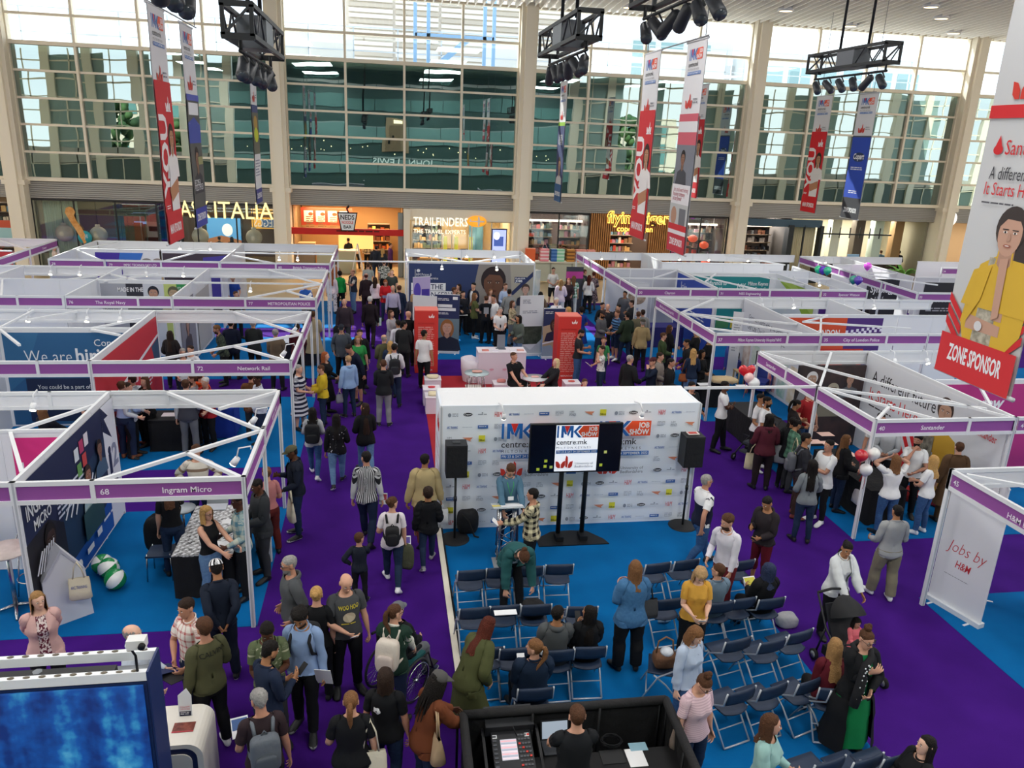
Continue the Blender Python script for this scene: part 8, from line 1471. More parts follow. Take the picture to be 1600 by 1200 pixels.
for dx in(-.19,.19):
 for dy in(-.19,.19):MB().bx(x+dx-.02,x+dx+.02,y+dy-.02,y+dy+.02,.012,.48,WDp).Bd('leg',t)
def Bl(px,py,Y,r,col,lab,heart=False):
 x,z=aty(px,py,Y);t=Tg('balloon',lab,'balloon',(x,Y,z));m1=mat(col,.15,spec=.7,coat=.5)
 if heart:
  P=[(.0,.55)]+[(1.0*math.sin(a)**3,(13*math.cos(a)-5*math.cos(2*a)-2*math.cos(3*a)-math.cos(4*a))/16)for a in[2*PI*k/28+.01 for k in range(28)]];P=P[1:];vs=[];rings=((.15,.30),(.6,.26),(.9,.15),(1.0,0),(.9,-.15),(.6,-.26),(.15,-.30))
  for q,d in rings:
   for a_,b_ in P:vs.append((x+r*a_*q*1.05,Y+r*d,z+r*b_*q))
  n=28;b=MB();b.add(vs,[(i*n+k,i*n+(k+1)%n,(i+1)*n+(k+1)%n,(i+1)*n+k)for i in range(6)for k in range(n)]+[tuple(range(n-1,-1,-1)),tuple(6*n+k for k in range(n))],m1,True);b.Bd('skin',t)
 else:MB().La([(.001,-1.22),(.12,-1.2),(.06,-1.12),(.35,-.95),(.75,-.55),(.97,-.05),(.95,.3),(.72,.68),(.38,.92),(.001,1.0)],m1,n=20,M=Mx.Translation((x,Y,z))@Mx.Scale(r,4)).Bd('skin',t)
 MB().Tu([(x,Y,z-r*1.1),(x+.02,Y,z-r*2.2),(x,Y,z-r*3.2)],.004,mat('#c03a3a',.5),4).Bd('string',t)
Bl(1167,580,16.0,.20,'#d8222a','red heart shaped foil balloon in the right aisle',True);Bl(1170,590,15.95,.12,'#f0c8c4','small pink balloon under the heart balloon');Bl(1178,599,15.9,.14,'#e6e8e8','white balloon below the heart balloon')
for px,py,c,lab in((1346,712,'#c8202a','glossy red balloon on the front post of the balloon stand'),(1365,709,'#eceae6','white balloon right of the red one on the front post'),(1353,734,'#e9e9ea','white balloon with small red mark, lowest on the front post')):Bl(px,py,12.38,.125,c,lab)
for px,py,Y,c,lab in((1279,421,30,'#2fd89a','bright green balloon at the left of the far garland'),(1286,422,29.8,'#6a3ad0','purple balloon in the far garland'),(1293,423,29.6,'#2fc89a','green balloon at the right of the far garland'),(1334,437,27.8,'#3aa08a','teal balloon under the slanting far fascia'),(1341,438,27.6,'#5a3ab0','purple balloon under the slanting far fascia'),(1356,416,31,'#e858e8','magenta balloon against the white far walls')):Bl(px,py,Y,.17,c,lab)
x,y=at(1298,660);lump('black rucksack with grey straps behind the red polo man',10.9,14.9,.34,.24,.46,'#1a1c20',seed=9,z=.3)
x,y=at(1415,785);lump('red and black rucksack on the floor behind the blonde woman',x+.1,y+.1,.4,.3,.32,'#b02a2c',seed=10);x,y=at(1478,800);lump('second red rucksack by the post at right',x,y+.3,.36,.28,.28,'#a82630',seed=11)
def pushchair(x,y,yaw,lab,c1,c2,hood=True):
 t=Tg('pushchair',lab,'pushchair',(x,y,.012),math.radians(yaw));F1=mat('#1b1c1f',.4);A,B2=mat(c1,.7),mat(c2,.7)
 for s in(-1,1):
  MB().Tu([(s*.25,.55,1.02),(s*.26,.25,.62),(s*.27,-.42,.18)],.016,F1,8).Bd('side_frame',t,False);MB().Tu([(s*.26,.25,.62),(s*.27,.36,.12)],.015,F1,8).Bd('rear_frame',t,False)
  for yy in(-.42,.36):q=MB();q.Tu([(s*.31,yy,.10),(s*.27,yy,.10)],.085,mat('#101012',.8),18);w_=q.Bd('wheel',t,False);MB().Tu([(s*.315,yy,.10),(s*.265,yy,.10)],.05,mat('#8a8d92',.4),14).Bd('hub',w_,False)
 MB().Tu([(-.25,.55,1.02),(0,.58,1.03),(.25,.55,1.02)],.02,mat('#1a1a1c',.7),8).Bd('handlebar',t,False)
 b=MB();b.bx(-.21,.21,-.22,.12,.42,.47,B2);b.Bd('seat',t,False);b=MB();b.bx(-.21,.21,-.03,.02,0,.55,B2);b.xf(Mx.Translation((0,.14,.44))@Mx.Rotation(math.radians(-28),4,'X')).Bd('backrest',t,False);MB().bx(-.20,.20,-.36,-.18,.24,.28,B2).Bd('footrest',t,False);MB().bx(-.22,.22,-.1,.3,.16,.30,mat('#141416',.8)).Bd('basket',t,False);MB().Tu([(-.26,-.16,.62),(0,-.24,.64),(.26,-.16,.62)],.014,F1,8).Bd('bumper_bar',t,False)
 if hood:
  b=MB();vs=[]
  for i in range(7):
   a=math.radians(-20+70*i/6)
   for k in range(9):g=PI*k/8;vs.append((-.25*math.cos(g),.24-.42*math.sin(a)*math.sin(g)*.9-.03,.80+.42*math.cos(a)*math.sin(g)*.72))
  b.add(vs,[(i*9+k,i*9+k+1,(i+1)*9+k+1,(i+1)*9+k)for i in range(6)for k in range(8)],A,True);b.Bd('hood',t,False)
 return t
PCX,PCY=6.54,8.38;pushchair(PCX,PCY+.25,6,'black pushchair holding a toddler in pink','#17181b','#202226')
x,y=at(1180,722);pushchair(x,y+.1,-60,'pushchair with red hood beside the man in a white tee','#b0202a','#3a3e46')
x,y=at(628,1078);WX,WY=x,y+.05;t=Tg('wheelchair','dark wheelchair with large spoked wheels pushed along the purple aisle','wheelchair',(WX,WY,.005),math.radians(142))
for s in(-1,1):
 w_=MB().Tu([(s*.30,.10+.29*math.cos(a),.30+.29*math.sin(a))for a in[k*PI/16 for k in range(32)]],.018,mat('#2a2b2e',.7),8,closed=True).Bd('wheel',t,False);MB().Tu([(s*.335,.10+.25*math.cos(a),.30+.25*math.sin(a))for a in[k*PI/16 for k in range(32)]],.009,STEEL,6,closed=True).Bd('push_rim',w_,False)
 for k in range(16):a=k*PI/8;MB().Tu([(s*.30,.10,.30),(s*.30,.10+.28*math.cos(a),.30+.28*math.sin(a))],.0028,STEEL,4,False).Bd('spoke',w_,False)
 MB().Tu([(s*.30-.03*s,.10,.30),(s*.33,.10,.30)],.03,STEEL,10).Bd('hub',w_,False);MB().Tu([(s*.24,.22,.95),(s*.24,.2,.5),(s*.24,-.28,.48),(s*.22,-.42,.14)],.013,DARKM,8).Bd('frame',t,False);MB().Tu([(s*.24,.22,.93),(s*.24,.32,.95)],.018,BLACK,8).Bd('push_handle',t,False)
 q=MB().Tu([(s*.24+.012,-.34,.085),(s*.24-.012,-.34,.085)],.08,BLACK,16).Bd('caster',t,False);MB().bx(s*.24-.02,s*.24+.02,-.1,.2,.68,.72,BLACK).Bd('armrest',t,False);MB().bx(s*.12-.08,s*.12+.08,-.58,-.42,.12,.14,BLACK).Bd('footplate',t,False)
MB().bx(-.22,.22,-.24,.2,.47,.52,mat('#1c5a5c',.8)).Bd('seat',t,False);MB().bx(-.22,.22,.18,.22,.52,.92,mat('#18191c',.8)).Bd('backrest',t,False)
Ct(-4.7,-3.6,18.4,19.2,.76,'blue cloth table in the stand with the red wall','#1f3fa8','#2444b0');hx_,hy_=at(272,650,.77);Ct(hx_-.5,hx_+.5,hy_-.3,hy_+.4,.76,'black cloth table behind the striped jumper',topcol='#17171a');Ct(-3.2,-2.2,24.6,25.6,.76,'dark cloth table with blue top in the police stand','#1a1a26','#dfe6f2');Ct(-7.8,-6.6,12.9,13.6,.76,'dark table behind the pink wall','#1a1a22','#2a2c38')
x,y=at(268,648,.78);t=tag(MB().bx(x-.2,x+.2,y-.12,y+.12,.775,.79,mat('#e2d8dc',.6)).Bd('leaflet_stack'),'white and red leaflets on the black table behind the striped jumper','leaflets')
x,y=at(265,690);t=tag(MB().bx(x-.08,x+.08,y-.06,y+.06,.012,.2,WHITE).Bd('paper_box'),'small white box on the blue carpet under the black table','box')
t=Ru(9.6,28.6,.85,2.1,-25,'white roll-up banner with a group photograph, far right aisle',lambda pr,w,h:(pr.ell(w*.5,.55,.34,.3,mat('#8a7a6a',.6,kind='mottle',col2='#c8b0a0',scale=9)),pr.text('Making',.12,1.05,.1,mat('#4a7ac0',.6),mw=.5),pr.Ln(.12,1.15,.6,.3,3,mat('#6a9ad0',.6))))
t=Ru(11.1,22.9,.32,2.2,-30,'white feather banner in the hospital stand',lambda pr,w,h:pr.Ln(.06,.3,.2,1.0,12,mat('#a8acb4',.6)))
x,y=at(872,478);t=Tg('sign_panel','dark panel with magenta heading by the far aisle','sign',(8.15,32.8,0));MB().bx(7.75,8.5,32.8,32.84,.0,2.0,mat('#3a3a44',.6)).bx(7.75,8.5,32.79,32.8,1.5,1.8,mat('#b03a8a',.6)).Bd('board',t)
# THE PEOPLE OF THE FAIR
CC=dict(k='#17181b',n='#1f2a44',g='#6c6f74',lg='#b4b7bb',w='#e9eaeb',dg='#36383c',b='#93b3dc',ol='#54543a',bg='#b8a478',mr='#56222e',rd='#b4252c',gn='#2c8448',tl='#28585a',pk='#dab0aa',mu='#d9a244',br='#5e4434',cr='#d9cfb8',bl='#2b4f9a',lv='#b9aecb')
CC.update(d1=('denim','#3d5f8c','#2f4d78',26),d2=('denim','#24344f','#1c2a42',26),d3=('denim','#6c8db2','#56779e',26),dj=('denim','#4a78a4','#3b6690',26))
def cm(s):
 if':'in s:kd,a,b_,sc_=s.split(':')[:4];t_=float(s.split(':')[4])if s.count(':')>3 else.5;f=lambda q:CC.get(q,q);return mat(f(a),.8,kind={'st':'stripeh','sv':'stripev','ck':'check','fl':'floral','dt':'dots'}[kd],col2=f(b_),scale=float(sc_),thr=t_,spec=.2)
 q=CC.get(s,s)
 if isinstance(q,tuple):return mat(q[1],.8,kind=q[0],col2=q[2],scale=q[3],spec=.2)
 return mat(q,.8,kind='mottle',col2=tuple(v*.86 for v in lin(q)),scale=5,spec=.2)
AC=dict(d='down',p='pocket',h='phone',f='front',x='cross',b='behind',i='hip',r='reach',s='strap',c='face',t='table',l='lap',w='low',k='fold',e='bendL',A='head',o='point',y='carry',z='chair',u='swingf',v='swingb',m='far')
def Q(px,py,H,yaw,label,top,bot,look='w short br',arms='dd',shoes='k',pos=None,**k):
 tl=[(s.split('=')[0],cm(s.split('=')[1]))for s in top.split('+')]if top else None;bk,bm_=bot.split('=')if bot else('none','k');sk,ha,hc=look.split();k['armL'],k['armR']=AC[arms[0]],AC[arms[1]]
 sc=H/(1.80 if k.get('kid')else 1.75);hc2=hc
 if pos is None:
  pz=dict(k);
  if pz.get('sit'):pz['sit']=pz['sit']/sc
  R,O,q_=pose(pz);h=(O['head']+R['head']@(np.array([0,.0,1.75+(.06 if k.get('kid')else.012)])-q_['head']))*sc;x,y=at(px,py,h[2]+k.get('z',0));a=math.radians(yaw);x-=h[0]*math.cos(a)-h[1]*math.sin(a);y-=h[0]*math.sin(a)+h[1]*math.cos(a)
 else:x,y=pos
 sh=tuple(CC.get(s,s)for s in shoes.split('/'))if shoes else None
 k.setdefault('z',.012);return person(x,y,H,yaw,label,skin_=sk,hair=ha,hc=hc2,top=tl,bt=(bk,cm(bm_)),shoes=(sh if sh and len(sh)>1 else(sh[0],'#2a2826')if sh else None),**k)
W1,W2='k/w','w/w'
# front left
Q(57,926,1.66,25,'woman in pink cardigan and maroon patterned blouse behind the video wall','tee=fl:#e4d4d0:#6a2a3c:26:.5+cardigan=pk','trousers=k','w2 long bd','bb',fem=1,girth=1.08,hyaw=15)
Q(205,978,1.76,85,'bald bearded man in pale shirt half hidden behind the video wall','shirt=#c8d2e0','trousers=dg','w2 balding gr','ee',beard='gr')
r=Q(288,938,1.78,-40,'dark haired man in red and white plaid shirt with navy folder','polo=ck:#e8e2da:#b85a58:11:.72','trousers=n','w3 short dk','ek',hpitch=8);Lf(r,'R','navy folder held by the man in plaid','#24305c',.22,.3,20,name='folder',cat='folder');Lf(r,'L','black jacket bundled over the arm of the man in plaid','#141417',.26,.2,30,name='jacket',cat='jacket')
r=Q(318,968,1.80,-140,'youth in olive sweatshirt with dark letters across the back','sweater=ol','trousers=k','w3 top br','de','w/w',ex=dict(chestprint=('b',lambda pr:pr.text('CALVIN',.2,.10,.055,mat('#23241a',.8),'c',.02,mw=.28))))
Q(336,874,1.80,-160,'man in navy sweater with black and white cap, back turned','shirt=#1c2434','trousers=#1a2030','t cap k','bb',W1,hpitch=25,ex=dict(cap=mat('#1a1a1c',.7,kind='stripev',col2='#e8e8ea',scale=12)))
Q(450,870,1.80,-70,'grey haired man in dark glasses and grey hoodie','hoodie=#55585b','jeans=d2','w3 crop gr','pp',gl_=2,beard='gr',hpitch=5)
Q(494,918,1.66,175,'blonde woman with a bun and black T-shirt, back turned','tee=k','trousers=k','w bun bl','dd',fem=1)
r=Q(542,902,1.79,18,'bald man in charcoal T-shirt with yellow words','tee=#4a4c4f','trousers=k','w bald k','dk',belly=.03,girth=1.06,hpitch=20,ex=dict(chestprint=('f',lambda pr:(pr.text('WOO HOO',.2,.14,.055,mat('#c9b83a',.8),'c',.02,mw=.26),pr.ell(.2,.25,.08,.07,mat('#c2b49a',.8)),pr.Ln(.1,.33,.2,.03,1,mat('#c9b83a',.8))))));Lf(r,'R','small white card in the hand of the bald man in charcoal',w=.09,h=.12)
r=Q(417,980,1.74,10,'dark haired man in olive shirt with pale pattern, looking down','polo=fl:#5f6a4c:#aeb094:22:.6','trousers=dg','d short k','hf',hpitch=28)
r=Q(427,1002,1.76,130,'bearded man in dark blue shirt looking at his phone, front left','shirt=#202b42','trousers=k','t short k','fh',beard='k',hpitch=24);phone(r,'R','phone held by the man in the dark blue shirt')
r=Q(466,957,1.80,-12,'bearded man in light blue shirt holding a white sheet, black backpack on','shirt=#8fa8d0','trousers=k','t curly k','dd',beard='k',hpitch=26,legs='step',shoes='k/#8a8a8e');Bp(r,'black backpack on the man in the light blue shirt','#17181c');Lf(r,'L','white printed sheet held low by the man in light blue',w=.2,h=.28,tilt=-30)
r=Q(402,1077,1.76,-165,'grey haired man in dark T-shirt with grey backpack, bottom left','tee=#35282c','trousers=k','w3 short gr','ed',hyaw=20,hpitch=15,gl_=1);Bp(r,'grey backpack on the grey haired man at the bottom','#5e646c','#4a5058',strap='#6a7078');Lf(r,'L','blue and white leaflet held by the grey haired man with backpack',w=.18,h=.24,tilt=20,col2='#4a6aa0')
r=Q(548,1083,1.68,178,'woman in black T-shirt with brown ponytail and cream tote, bottom edge','tee=k','jeans=k','w pony lb','ed',fem=1,girth=1.15);bag(r.loc('chest',(-.17,.02,1.44)),'cream tote bag with red letter on the shoulder of the woman in black','cr',200,.34,.36,.06,.42)if 0 else bag(tuple(r.loc('chest',(-.205,.05,1.435))),'cream tote bag on the shoulder of the woman in black, bottom edge','#dfd6bf',185,.34,.36,.05,.40,text='M',tcol='#c0282c')
Q(602,1046,1.66,165,'dark haired woman in black T-shirt with white flower print, jeans','tee=k','jeans=d2','w3 bob dk','dd',fem=1,girth=1.12,ex=dict(chestprint=('b',lambda pr:[pr.ell(.13+.03*math.cos(a),.17+.03*math.sin(a),.022,.022,WHITE,10)for a in(0,1.3,2.6,3.9,5.2)])))
r=Q(690,1051,1.68,120,'woman with long locs, grey cap and brown jacket leaning on the barrier','jacket=#6b3a22','jeans=d2','d locs k','rr',fem=1,lean=14,hpitch=12,ex=None);t_=r.root
b=MB();b.La([(.092,.0),(.096,.04),(.080,.085),(.04,.105),(0,.108)],mat('#4c4a48',.8),n=16);b.bx(-.06,.06,-.185,-.07,.004,.014,mat('#4c4a48',.8));b.xf(r.frame('head')@Mx.Identity(4));M_h=r.frame('head').copy();M_h.translation=r.loc('head',(0,.004,1.665));b=MB();b.La([(.094,.0),(.097,.04),(.082,.085),(.04,.105),(0,.108)],mat('#4c4a48',.8),n=16);b.bx(-.06,.06,-.19,-.07,.004,.014,mat('#4c4a48',.8));b.xf(M_h).Bd('cap',t_,True)
bag(tuple(r.loc('chest',(-.17,.06,1.43))),'tan and mustard shoulder bag of the woman with locs','#b59a78',100,.34,.34,.07,.30)
r=Q(617,945,1.68,160,'woman in green gilet with floral sleeves pushing the wheelchair','shirt=fl:#e2e0d4:#5f8a66:24:.62+vest=#20382e','trousers=n','w pony br','tt',fem=1,hyaw=-35,gl_=1,lean=8);Bp(r,'cream shimmering backpack on the woman in the green gilet','#cfc4b8','#bcaea6',bulge=1.15)
person(WX-.02,WY+.03,1.68,142,'seated person in dark coat and grey trousers in the wheelchair',skin_='w',hair='cap',hc='gr',top=[('jacket',cm('k'))],bt=('trousers',cm('g')),shoes=('#2a3350','#ddd'),sit=.50,armL='lap',armR='lap',hpitch=10,ex=dict(cap=cm('g')),z=0)
# front centre
r=Q(768,964,1.70,130,'woman with long auburn hair bending over in an olive green coat','coat=#4c5030','legging=k','w long rd','we',fem=1,lean=36,hlen=1.24)
Q(822,872,1.76,8,'person with hair tied up in teal jacket bending over the chairs','shirt=#cfd4dc+open=tl','trousers=k','w bun br','ww',lean=72,hpitch=10)
r=Q(0,0,1.80,180,'man with brown ponytail in navy fleece seated near the sound desk','jacket=#1b2a40','trousers=k','w pony lb','fl',pos=(c_[11][0],c_[11][1]),sit=.47,hyaw=55,girth=1.08);Lf(r,'L','white card in the hands of the ponytailed man',w=.1,h=.14)
Q(0,0,1.74,178,'dark haired person in grey hoodie seated in the left block','hoodie=#55585a','trousers=k','t short k','ll',pos=c_[9],sit=.47,hyaw=-45,girth=1.05)
r=Q(0,0,1.66,176,'woman with black hair and black jacket seated beside the grey hoodie','jacket=k','trousers=k','t long k','hl',pos=c_[10],sit=.47,hyaw=45,fem=1,hlen=1.2);phone(r,'L','white phone held by the seated woman in black')
r=Q(994,877,1.74,185,'woman in denim jacket and black trousers walking up the stage aisle','jacket=dj','wide=k','w long lb','hh',fem=1,girth=1.14,hlen=1.36);bag(tuple(r.loc('chest',(-.215,.02,1.40))),'dark grey leather shoulder bag of the woman in denim','#37383c',185,.34,.28,.07,.26)
r=Q(1097,894,1.66,-8,'woman with curly fair hair in mustard T-shirt reading a paper','tee=mu','trousers=k','w2 longcurl sand','ff',fem=1,hpitch=34,girth=1.06,hlen=1.47);Lf(r,'L','white paper in the hands of the woman in mustard',both=1,w=.1,h=.1)
r=Q(0,0,1.72,186,'short haired person in pale denim jacket seated behind the woman in mustard','jacket=#6f8598','jeans=d3','w short br','fl',pos=c_[17],sit=.47,hyaw=35,gl_=1);Lf(r,'R','purple and white booklet of the seated person in pale denim',col2='#4a2a5a',tilt=15)
r=Q(1137,806,1.80,-50,'bearded man in white shirt and burgundy trousers among the chairs','shirt=#e4e0ea','trousers=#6a2028','w top br','we',beard='br',legs='step',hyaw=-25,lean=14)
Q(1105,742,1.82,100,'grey haired man in white and navy polo walking past the speaker','polo=st:#e6e6e8:#1c2036:.8:.6','jeans=d1','w3 crop gr','uv',legs='walk',gl_=1,belly=.05,girth=1.1)
r=Q(1197,779,1.70,-60,'person in dark hoodie and dark red trousers looking at a phone','hoodie=#2a2428','crop=#5e1420','t short k','fh',hpitch=25);phone(r,'L','phone in the hand of the person in red trousers')
r=Q(1327,850,1.66,12,'woman in white jacket pushing the black pushchair','tee=w+open=#dfe2e4','trousers=k','t pony k','tt',fem=1,hyaw=-30,lean=6,hpitch=12)
person(PCX+.01,PCY+.22,.86,6,'toddler in pink jumper seated in the black pushchair',skin_='w3',hair='bob',hc='k',top=[('sweater',cm('#e0707a'))],bt=('trousers',cm('dt:#4c4e54:#e8b8bc:9:.3')),shoes=('#d8d8dc','#eee'),sit=.49,kid=1,armL='lap',armR='lap',hpitch=18,z=0,lod='near')
Q(1404,790,1.72,175,'man in light grey T-shirt and beige cargo trousers walking away','shirt=#9fa1a3','wide=#87806c','t crop k','ee','w/w',legs='step',girth=1.12)
r=Q(0,0,1.62,186,'woman in navy headscarf and black coat seated with yellow leaflets','jacket=k','trousers=k','t hijab #27304a','fl',pos=c_[19],sit=.47,fem=1,hyaw=25,girth=1.1);Lf(r,'R','yellow and white leaflets of the woman in the headscarf',w=.2,h=.24,col2='#d8cf4a',tilt=10)
Q(1093,985,1.64,28,'woman in pale blue embroidered blouse looking down, third row','blouse=#aebcd2+shirt=fl:#b4c2d8:#2f3f78:16:.70','jeans=d1','w2 bob lb','dd',fem=1,hpitch=25)
r=Q(1107,1063,1.66,22,'woman with a bun and glasses in pink striped top by the drape','tee=st:#d8bcc4:#c4a6b0:40','jeans=d2','w topbun br','dd',fem=1,girth=1.14,hpitch=32,gl_=1);bag(tuple(r.loc('chest',(-.20,.0,1.43))),'light brown shoulder bag of the woman in the pink top','#8a7a70',20,.26,.26,.05,.36)
r=Q(1307,998,1.70,168,'woman with long blonde hair in burgundy jumper seated leaning over','sweater=#5e1a26','trousers=k','w long bd','ll',fem=1,sit=.47,lean=22,hlen=1.2);P0=r.root.location;dup(CH0,(P0 .x,P0 .y,.0125),math.radians(-12),'folding chair under the woman in the burgundy jumper')
r=Q(1358,988,1.72,4,'woman in long green dress, black coat and spotted scarf','dressl=#137a44+cardigan=k','none=k','w topbun br','ko',fem=1,girth=1.12,gl_=1,ex=('long','longcoat'),hpitch=10,spread=.0)
SCF=cm('dt:#141416:#e8e8ea:24:.3');B_=bone_basis(r,'chest')
MB().Tu([r.loc('chest',p)for p in((-.10,-.02,1.46),(-.09,.08,1.49),(0,.11,1.50),(.09,.08,1.49),(.10,-.02,1.46),(.03,-.13,1.43),(-.06,-.16,1.36),(-.09,-.185,1.2),(-.12,-.20,1.0),(-.16,-.21,.82))],[.035,.035,.035,.035,.035,.04,.05,.06,.065,.06],mat('#16161a',.85),8).Bd('scarf',r.root)
b=MB()
for k in range(26):q=.3+k*.026;p=Ve(r.loc('chest',(-.06-.11*(q-.3)+.035*math.sin(k*2.4),-.215-.055*(q-.3),1.40-.62*(q-.3)*1.2)));b.ball(p,.012,WHITE,8,5,(1,.6,1))
o=b.Bd('scarf_dots',r.root);o['kind']='stuff'
r=Q(1207,1118,1.66,50,'woman with brown bob in mint top holding a phone, bottom edge','sweater=#9cc4c0','jeans=k','w long br','eh',fem=1,hlen=1.38,hyaw=15);phone(r,'L','black phone of the woman in mint');bag(tuple(r.hand('R')),'white paper bag with red handles carried by the woman in mint','#e8e6e4',50,.34,.40,.07,.2,hcol='#c8202a')
Q(1452,1152,1.64,-95,'woman with long dark hair in black seated at the bottom edge','jacket=k','trousers=k','w2 long k','ll',fem=1,sit=.47,hlen=1.15);P0=PEOPLE[-1].root.location;dup(CH0,(P0 .x,P0 .y,.0125),math.radians(85),'folding chair under the dark haired woman at the bottom edge')
r=Q(903,1104,1.80,178,'sound engineer with cropped hair in black T-shirt at the desk','tee=#1b1d21','trousers=k','w crop br','tt',girth=1.06)
# stage
r=Q(800,730,1.80,4,'man in denim shirt with lanyard standing at the lectern','shirt=#52768e','trousers=n','w short br','tt',W1,hpitch=38,legs='step',gl_=1);MB().Tu([r.loc('chest',p)for p in((-.06,-.02,1.45),(-.05,-.135,1.36),(0,-.155,1.16),(.05,-.135,1.36),(.06,-.02,1.45))],.006,mat('#3fae5a',.6),5).Bd('lanyard',r.root);b=MB().bx(-.05,.05,-.004,.004,-.07,0,WHITE);c=r.loc('chest',(0,-.165,1.16));orient(b,c,*(bone_basis(r,'chest')@Ve(v)for v in((1,0,0),(0,1,0),(0,0,1)))).Bd('badge',r.root)
r=Q(833,764,1.70,-110,'black haired man in black and cream check jacket beside the lectern','hoodie=ck:#d6ccA8:#17171a:9'.lower(),'trousers=k','w3 short k','rd',hyaw=-10);Lf(r,'L','white folded paper held low by the man in check',w=.12,h=.14)
# left stand and aisle
r=Q(262,752,1.70,-170,'woman in black top and dark jeans behind the patterned table','tuckedtee=k','jeans=d2','w long br','dc',fem=1)
r=Q(322,792,1.66,55,'blonde woman in black vest top and jeans at the patterned table','tank=k','jeans=d3','w bob bl','rr',fem=1,gl_=1)
r=Q(372,772,1.80,-70,'man in blue and brown plaid shirt at the patterned table','shirt=ck:#5a8696:#b9c0b4:7','trousers=k','d crop k','ee',gl_=1)
Q(398,750,1.80,-60,'bald man in dark grey jacket behind the man in plaid','jacket=#33363a','trousers=dg','d buzz k','ff',hpitch=15)
Q(416,730,1.66,-150,'woman with hair up in pink top and rust trousers by the front post','tuckedtee=#c2807e','trousers=#5e2420','w bun lb','ee',fem=1)
r=Q(452,698,1.80,-75,'man in olive cap and navy gilet holding a phone and cream tote','shirt=#1d2536+vest=#1c2230','jeans=d2','d cap k','eh',W1,hpitch=18,ex=dict(cap=cm('#5c5a44')));phone(r,'L','phone of the man in the olive cap');bag(tuple(r.loc('farmL',SHO+ADIR*.42)),'cream tote bag with yellow top on the arm of the man in the cap','#ddd5bc',110,.36,.40,.05,.24,text='UK')
Q(312,700,1.76,5,'person in cream striped jumper inside the front left stand','sweater=st:#ded8cc:#8a7462:6:.7','jeans=d2','w short br','ii',pos=at(318,835))
r=Q(0,0,1.80,170,'man in pale blue shirt and navy trousers behind the front left stand','tucked=#9fb4dc','trousers=n','w short br','ee','#7a4a30',pos=at(203,716));Q(0,0,1.72,-120,'person in white shirt and brown boots beside the pale blue shirt','shirt=#d4d8e0','trousers=k','w short dk','ff','#8a6440',pos=at(218,698))
Q(0,0,1.80,180,'man in dark grey gilet with red hem, second left row','shirt=lg+vest=#3c3e48','trousers=g','w short br','de',pos=at(300,712));Q(0,0,1.74,150,'person in bright orange hoodie behind the grey gilet','hoodie=#e0521e','jeans=d3','w short br','dd',pos=at(322,690));Q(0,0,1.70,180,'person in brown jacket at the edge of the second left row','jacket=#6a4228','trousers=dg','w short dk','ff',pos=at(398,688))
r=Q(488,637,1.62,178,'girl in grey top and jeans with large black backpack walking away','shirt=lg','jeans=d1','t long k','ss','w/w',fem=1,legs='walk');Bp(r,'large black backpack on the girl in grey','#16181c',w=.17,h=.46)
Q(525,647,1.64,182,'woman in black top with white flecks and light jeans walking away','sweater=dt:#141418:#cfcfd4:14:.18','jeans=d3','t long k','de',W1,fem=1,girth=1.08,legs='walk2',hlen=1.2)
r=Q(570,630,1.68,190,'woman with very long dark hair in black jacket and jeans walking away','jacket=k','jeans=d3','t long dk','ef',fem=1,legs='walk',hlen=1.05,hyaw=50);Lf(r,'R','white paper held by the woman with very long hair')
r=Q(572,706,1.82,172,'man in black and white striped shirt with face mask walking away','shirt=sv:#c9cacc:#26272c:28','trousers=n','w3 short k','dd',legs='walk',hyaw=35,ex=dict(mask=1));Lf(r,'R','patterned leaflet held low by the man in stripes',col2='#b84a5a',tilt=-40)
Q(561,834,1.22,178,'small boy in dark sweatshirt holding his mother by the hand','sweater=#1f2430','jeans=k','w short br','ir','k/w',kid=1,hyaw=-35,lod='near')
r=Q(613,777,1.66,180,'woman with a bun, white tee and small black backpack, jeans','tee=#e6dde2','jeans=d2','w bun br','ed','w/w',fem=1,legs='walk',hyaw=-45);Bp(r,'small black backpack with badges on the woman in white','#17171a',w=.12,h=.34);Lf(r,'R','white and purple leaflet held by the woman with the small backpack',col2='#5a4aa0')
lump('olive jacket carried by the woman with the small backpack',*(tuple(r.hand('R'))[:2]),.24,.18,.46,'#4a4c38','jacket','jacket',3,r.hand('R').z-.4,False)
r=Q(664,710,1.78,-175,'dark haired man in beige jacket walking away with a bag','jacket=bg','trousers=#6a3028','t short k','dd',girth=1.12,hyaw=-30,legs='walk2');bag(tuple(r.hand('R')),'white carrier bag of the man in the beige jacket','#dcdcda',0,.3,.3,.06,.12)
Q(669,762,1.52,178,'boy in black padded jacket and jeans walking by the stage wall','puffer=#141519','jeans=d2','t short dk','de','#8a8a8a/#ddd',legs='walk2',kid=1,lod='near')
# middle of the left aisle
Q(466,570,1.68,70,'woman in navy and white striped dress by the second row post','dress=st:#c9cbd2:#20243a:9','none=k','w bun gr','ef',fem=1,girth=1.1)
r=Q(500,571,1.60,-85,'boy in yellow and grey padded jacket reading a leaflet','puffer=st:#d0b22c:#55565a:.9:.98','jeans=d2','w crop br','ff',hpitch=10);Lf(r,'R','pale blue leaflet held by the boy in yellow','#c2d2ea',.2,.28)
r=Q(508,550,1.70,75,'red haired woman in loose black dress with a white label','dressl=k','legging=k','w long gi','ef',fem=1,girth=1.2);Lf(r,'L','pink sheet held by the red haired woman in black')
r=Q(544,556,1.66,-150,'fair haired person in pale blue hoodie and jeans with grey pouch','hoodie=b','jeans=d2','w2 short sand','dd',W1);bag(tuple(r.hand('L')),'grey plastic pouch carried by the pale blue hoodie','#8a8c94',30,.2,.24,.04,.08)
Q(542,540,1.80,-50,'man in navy sweater and shorts bending towards the blue hoodie','sweater=#1a2236','shorts=k','w3 short k','de',lean=26,hpitch=12)
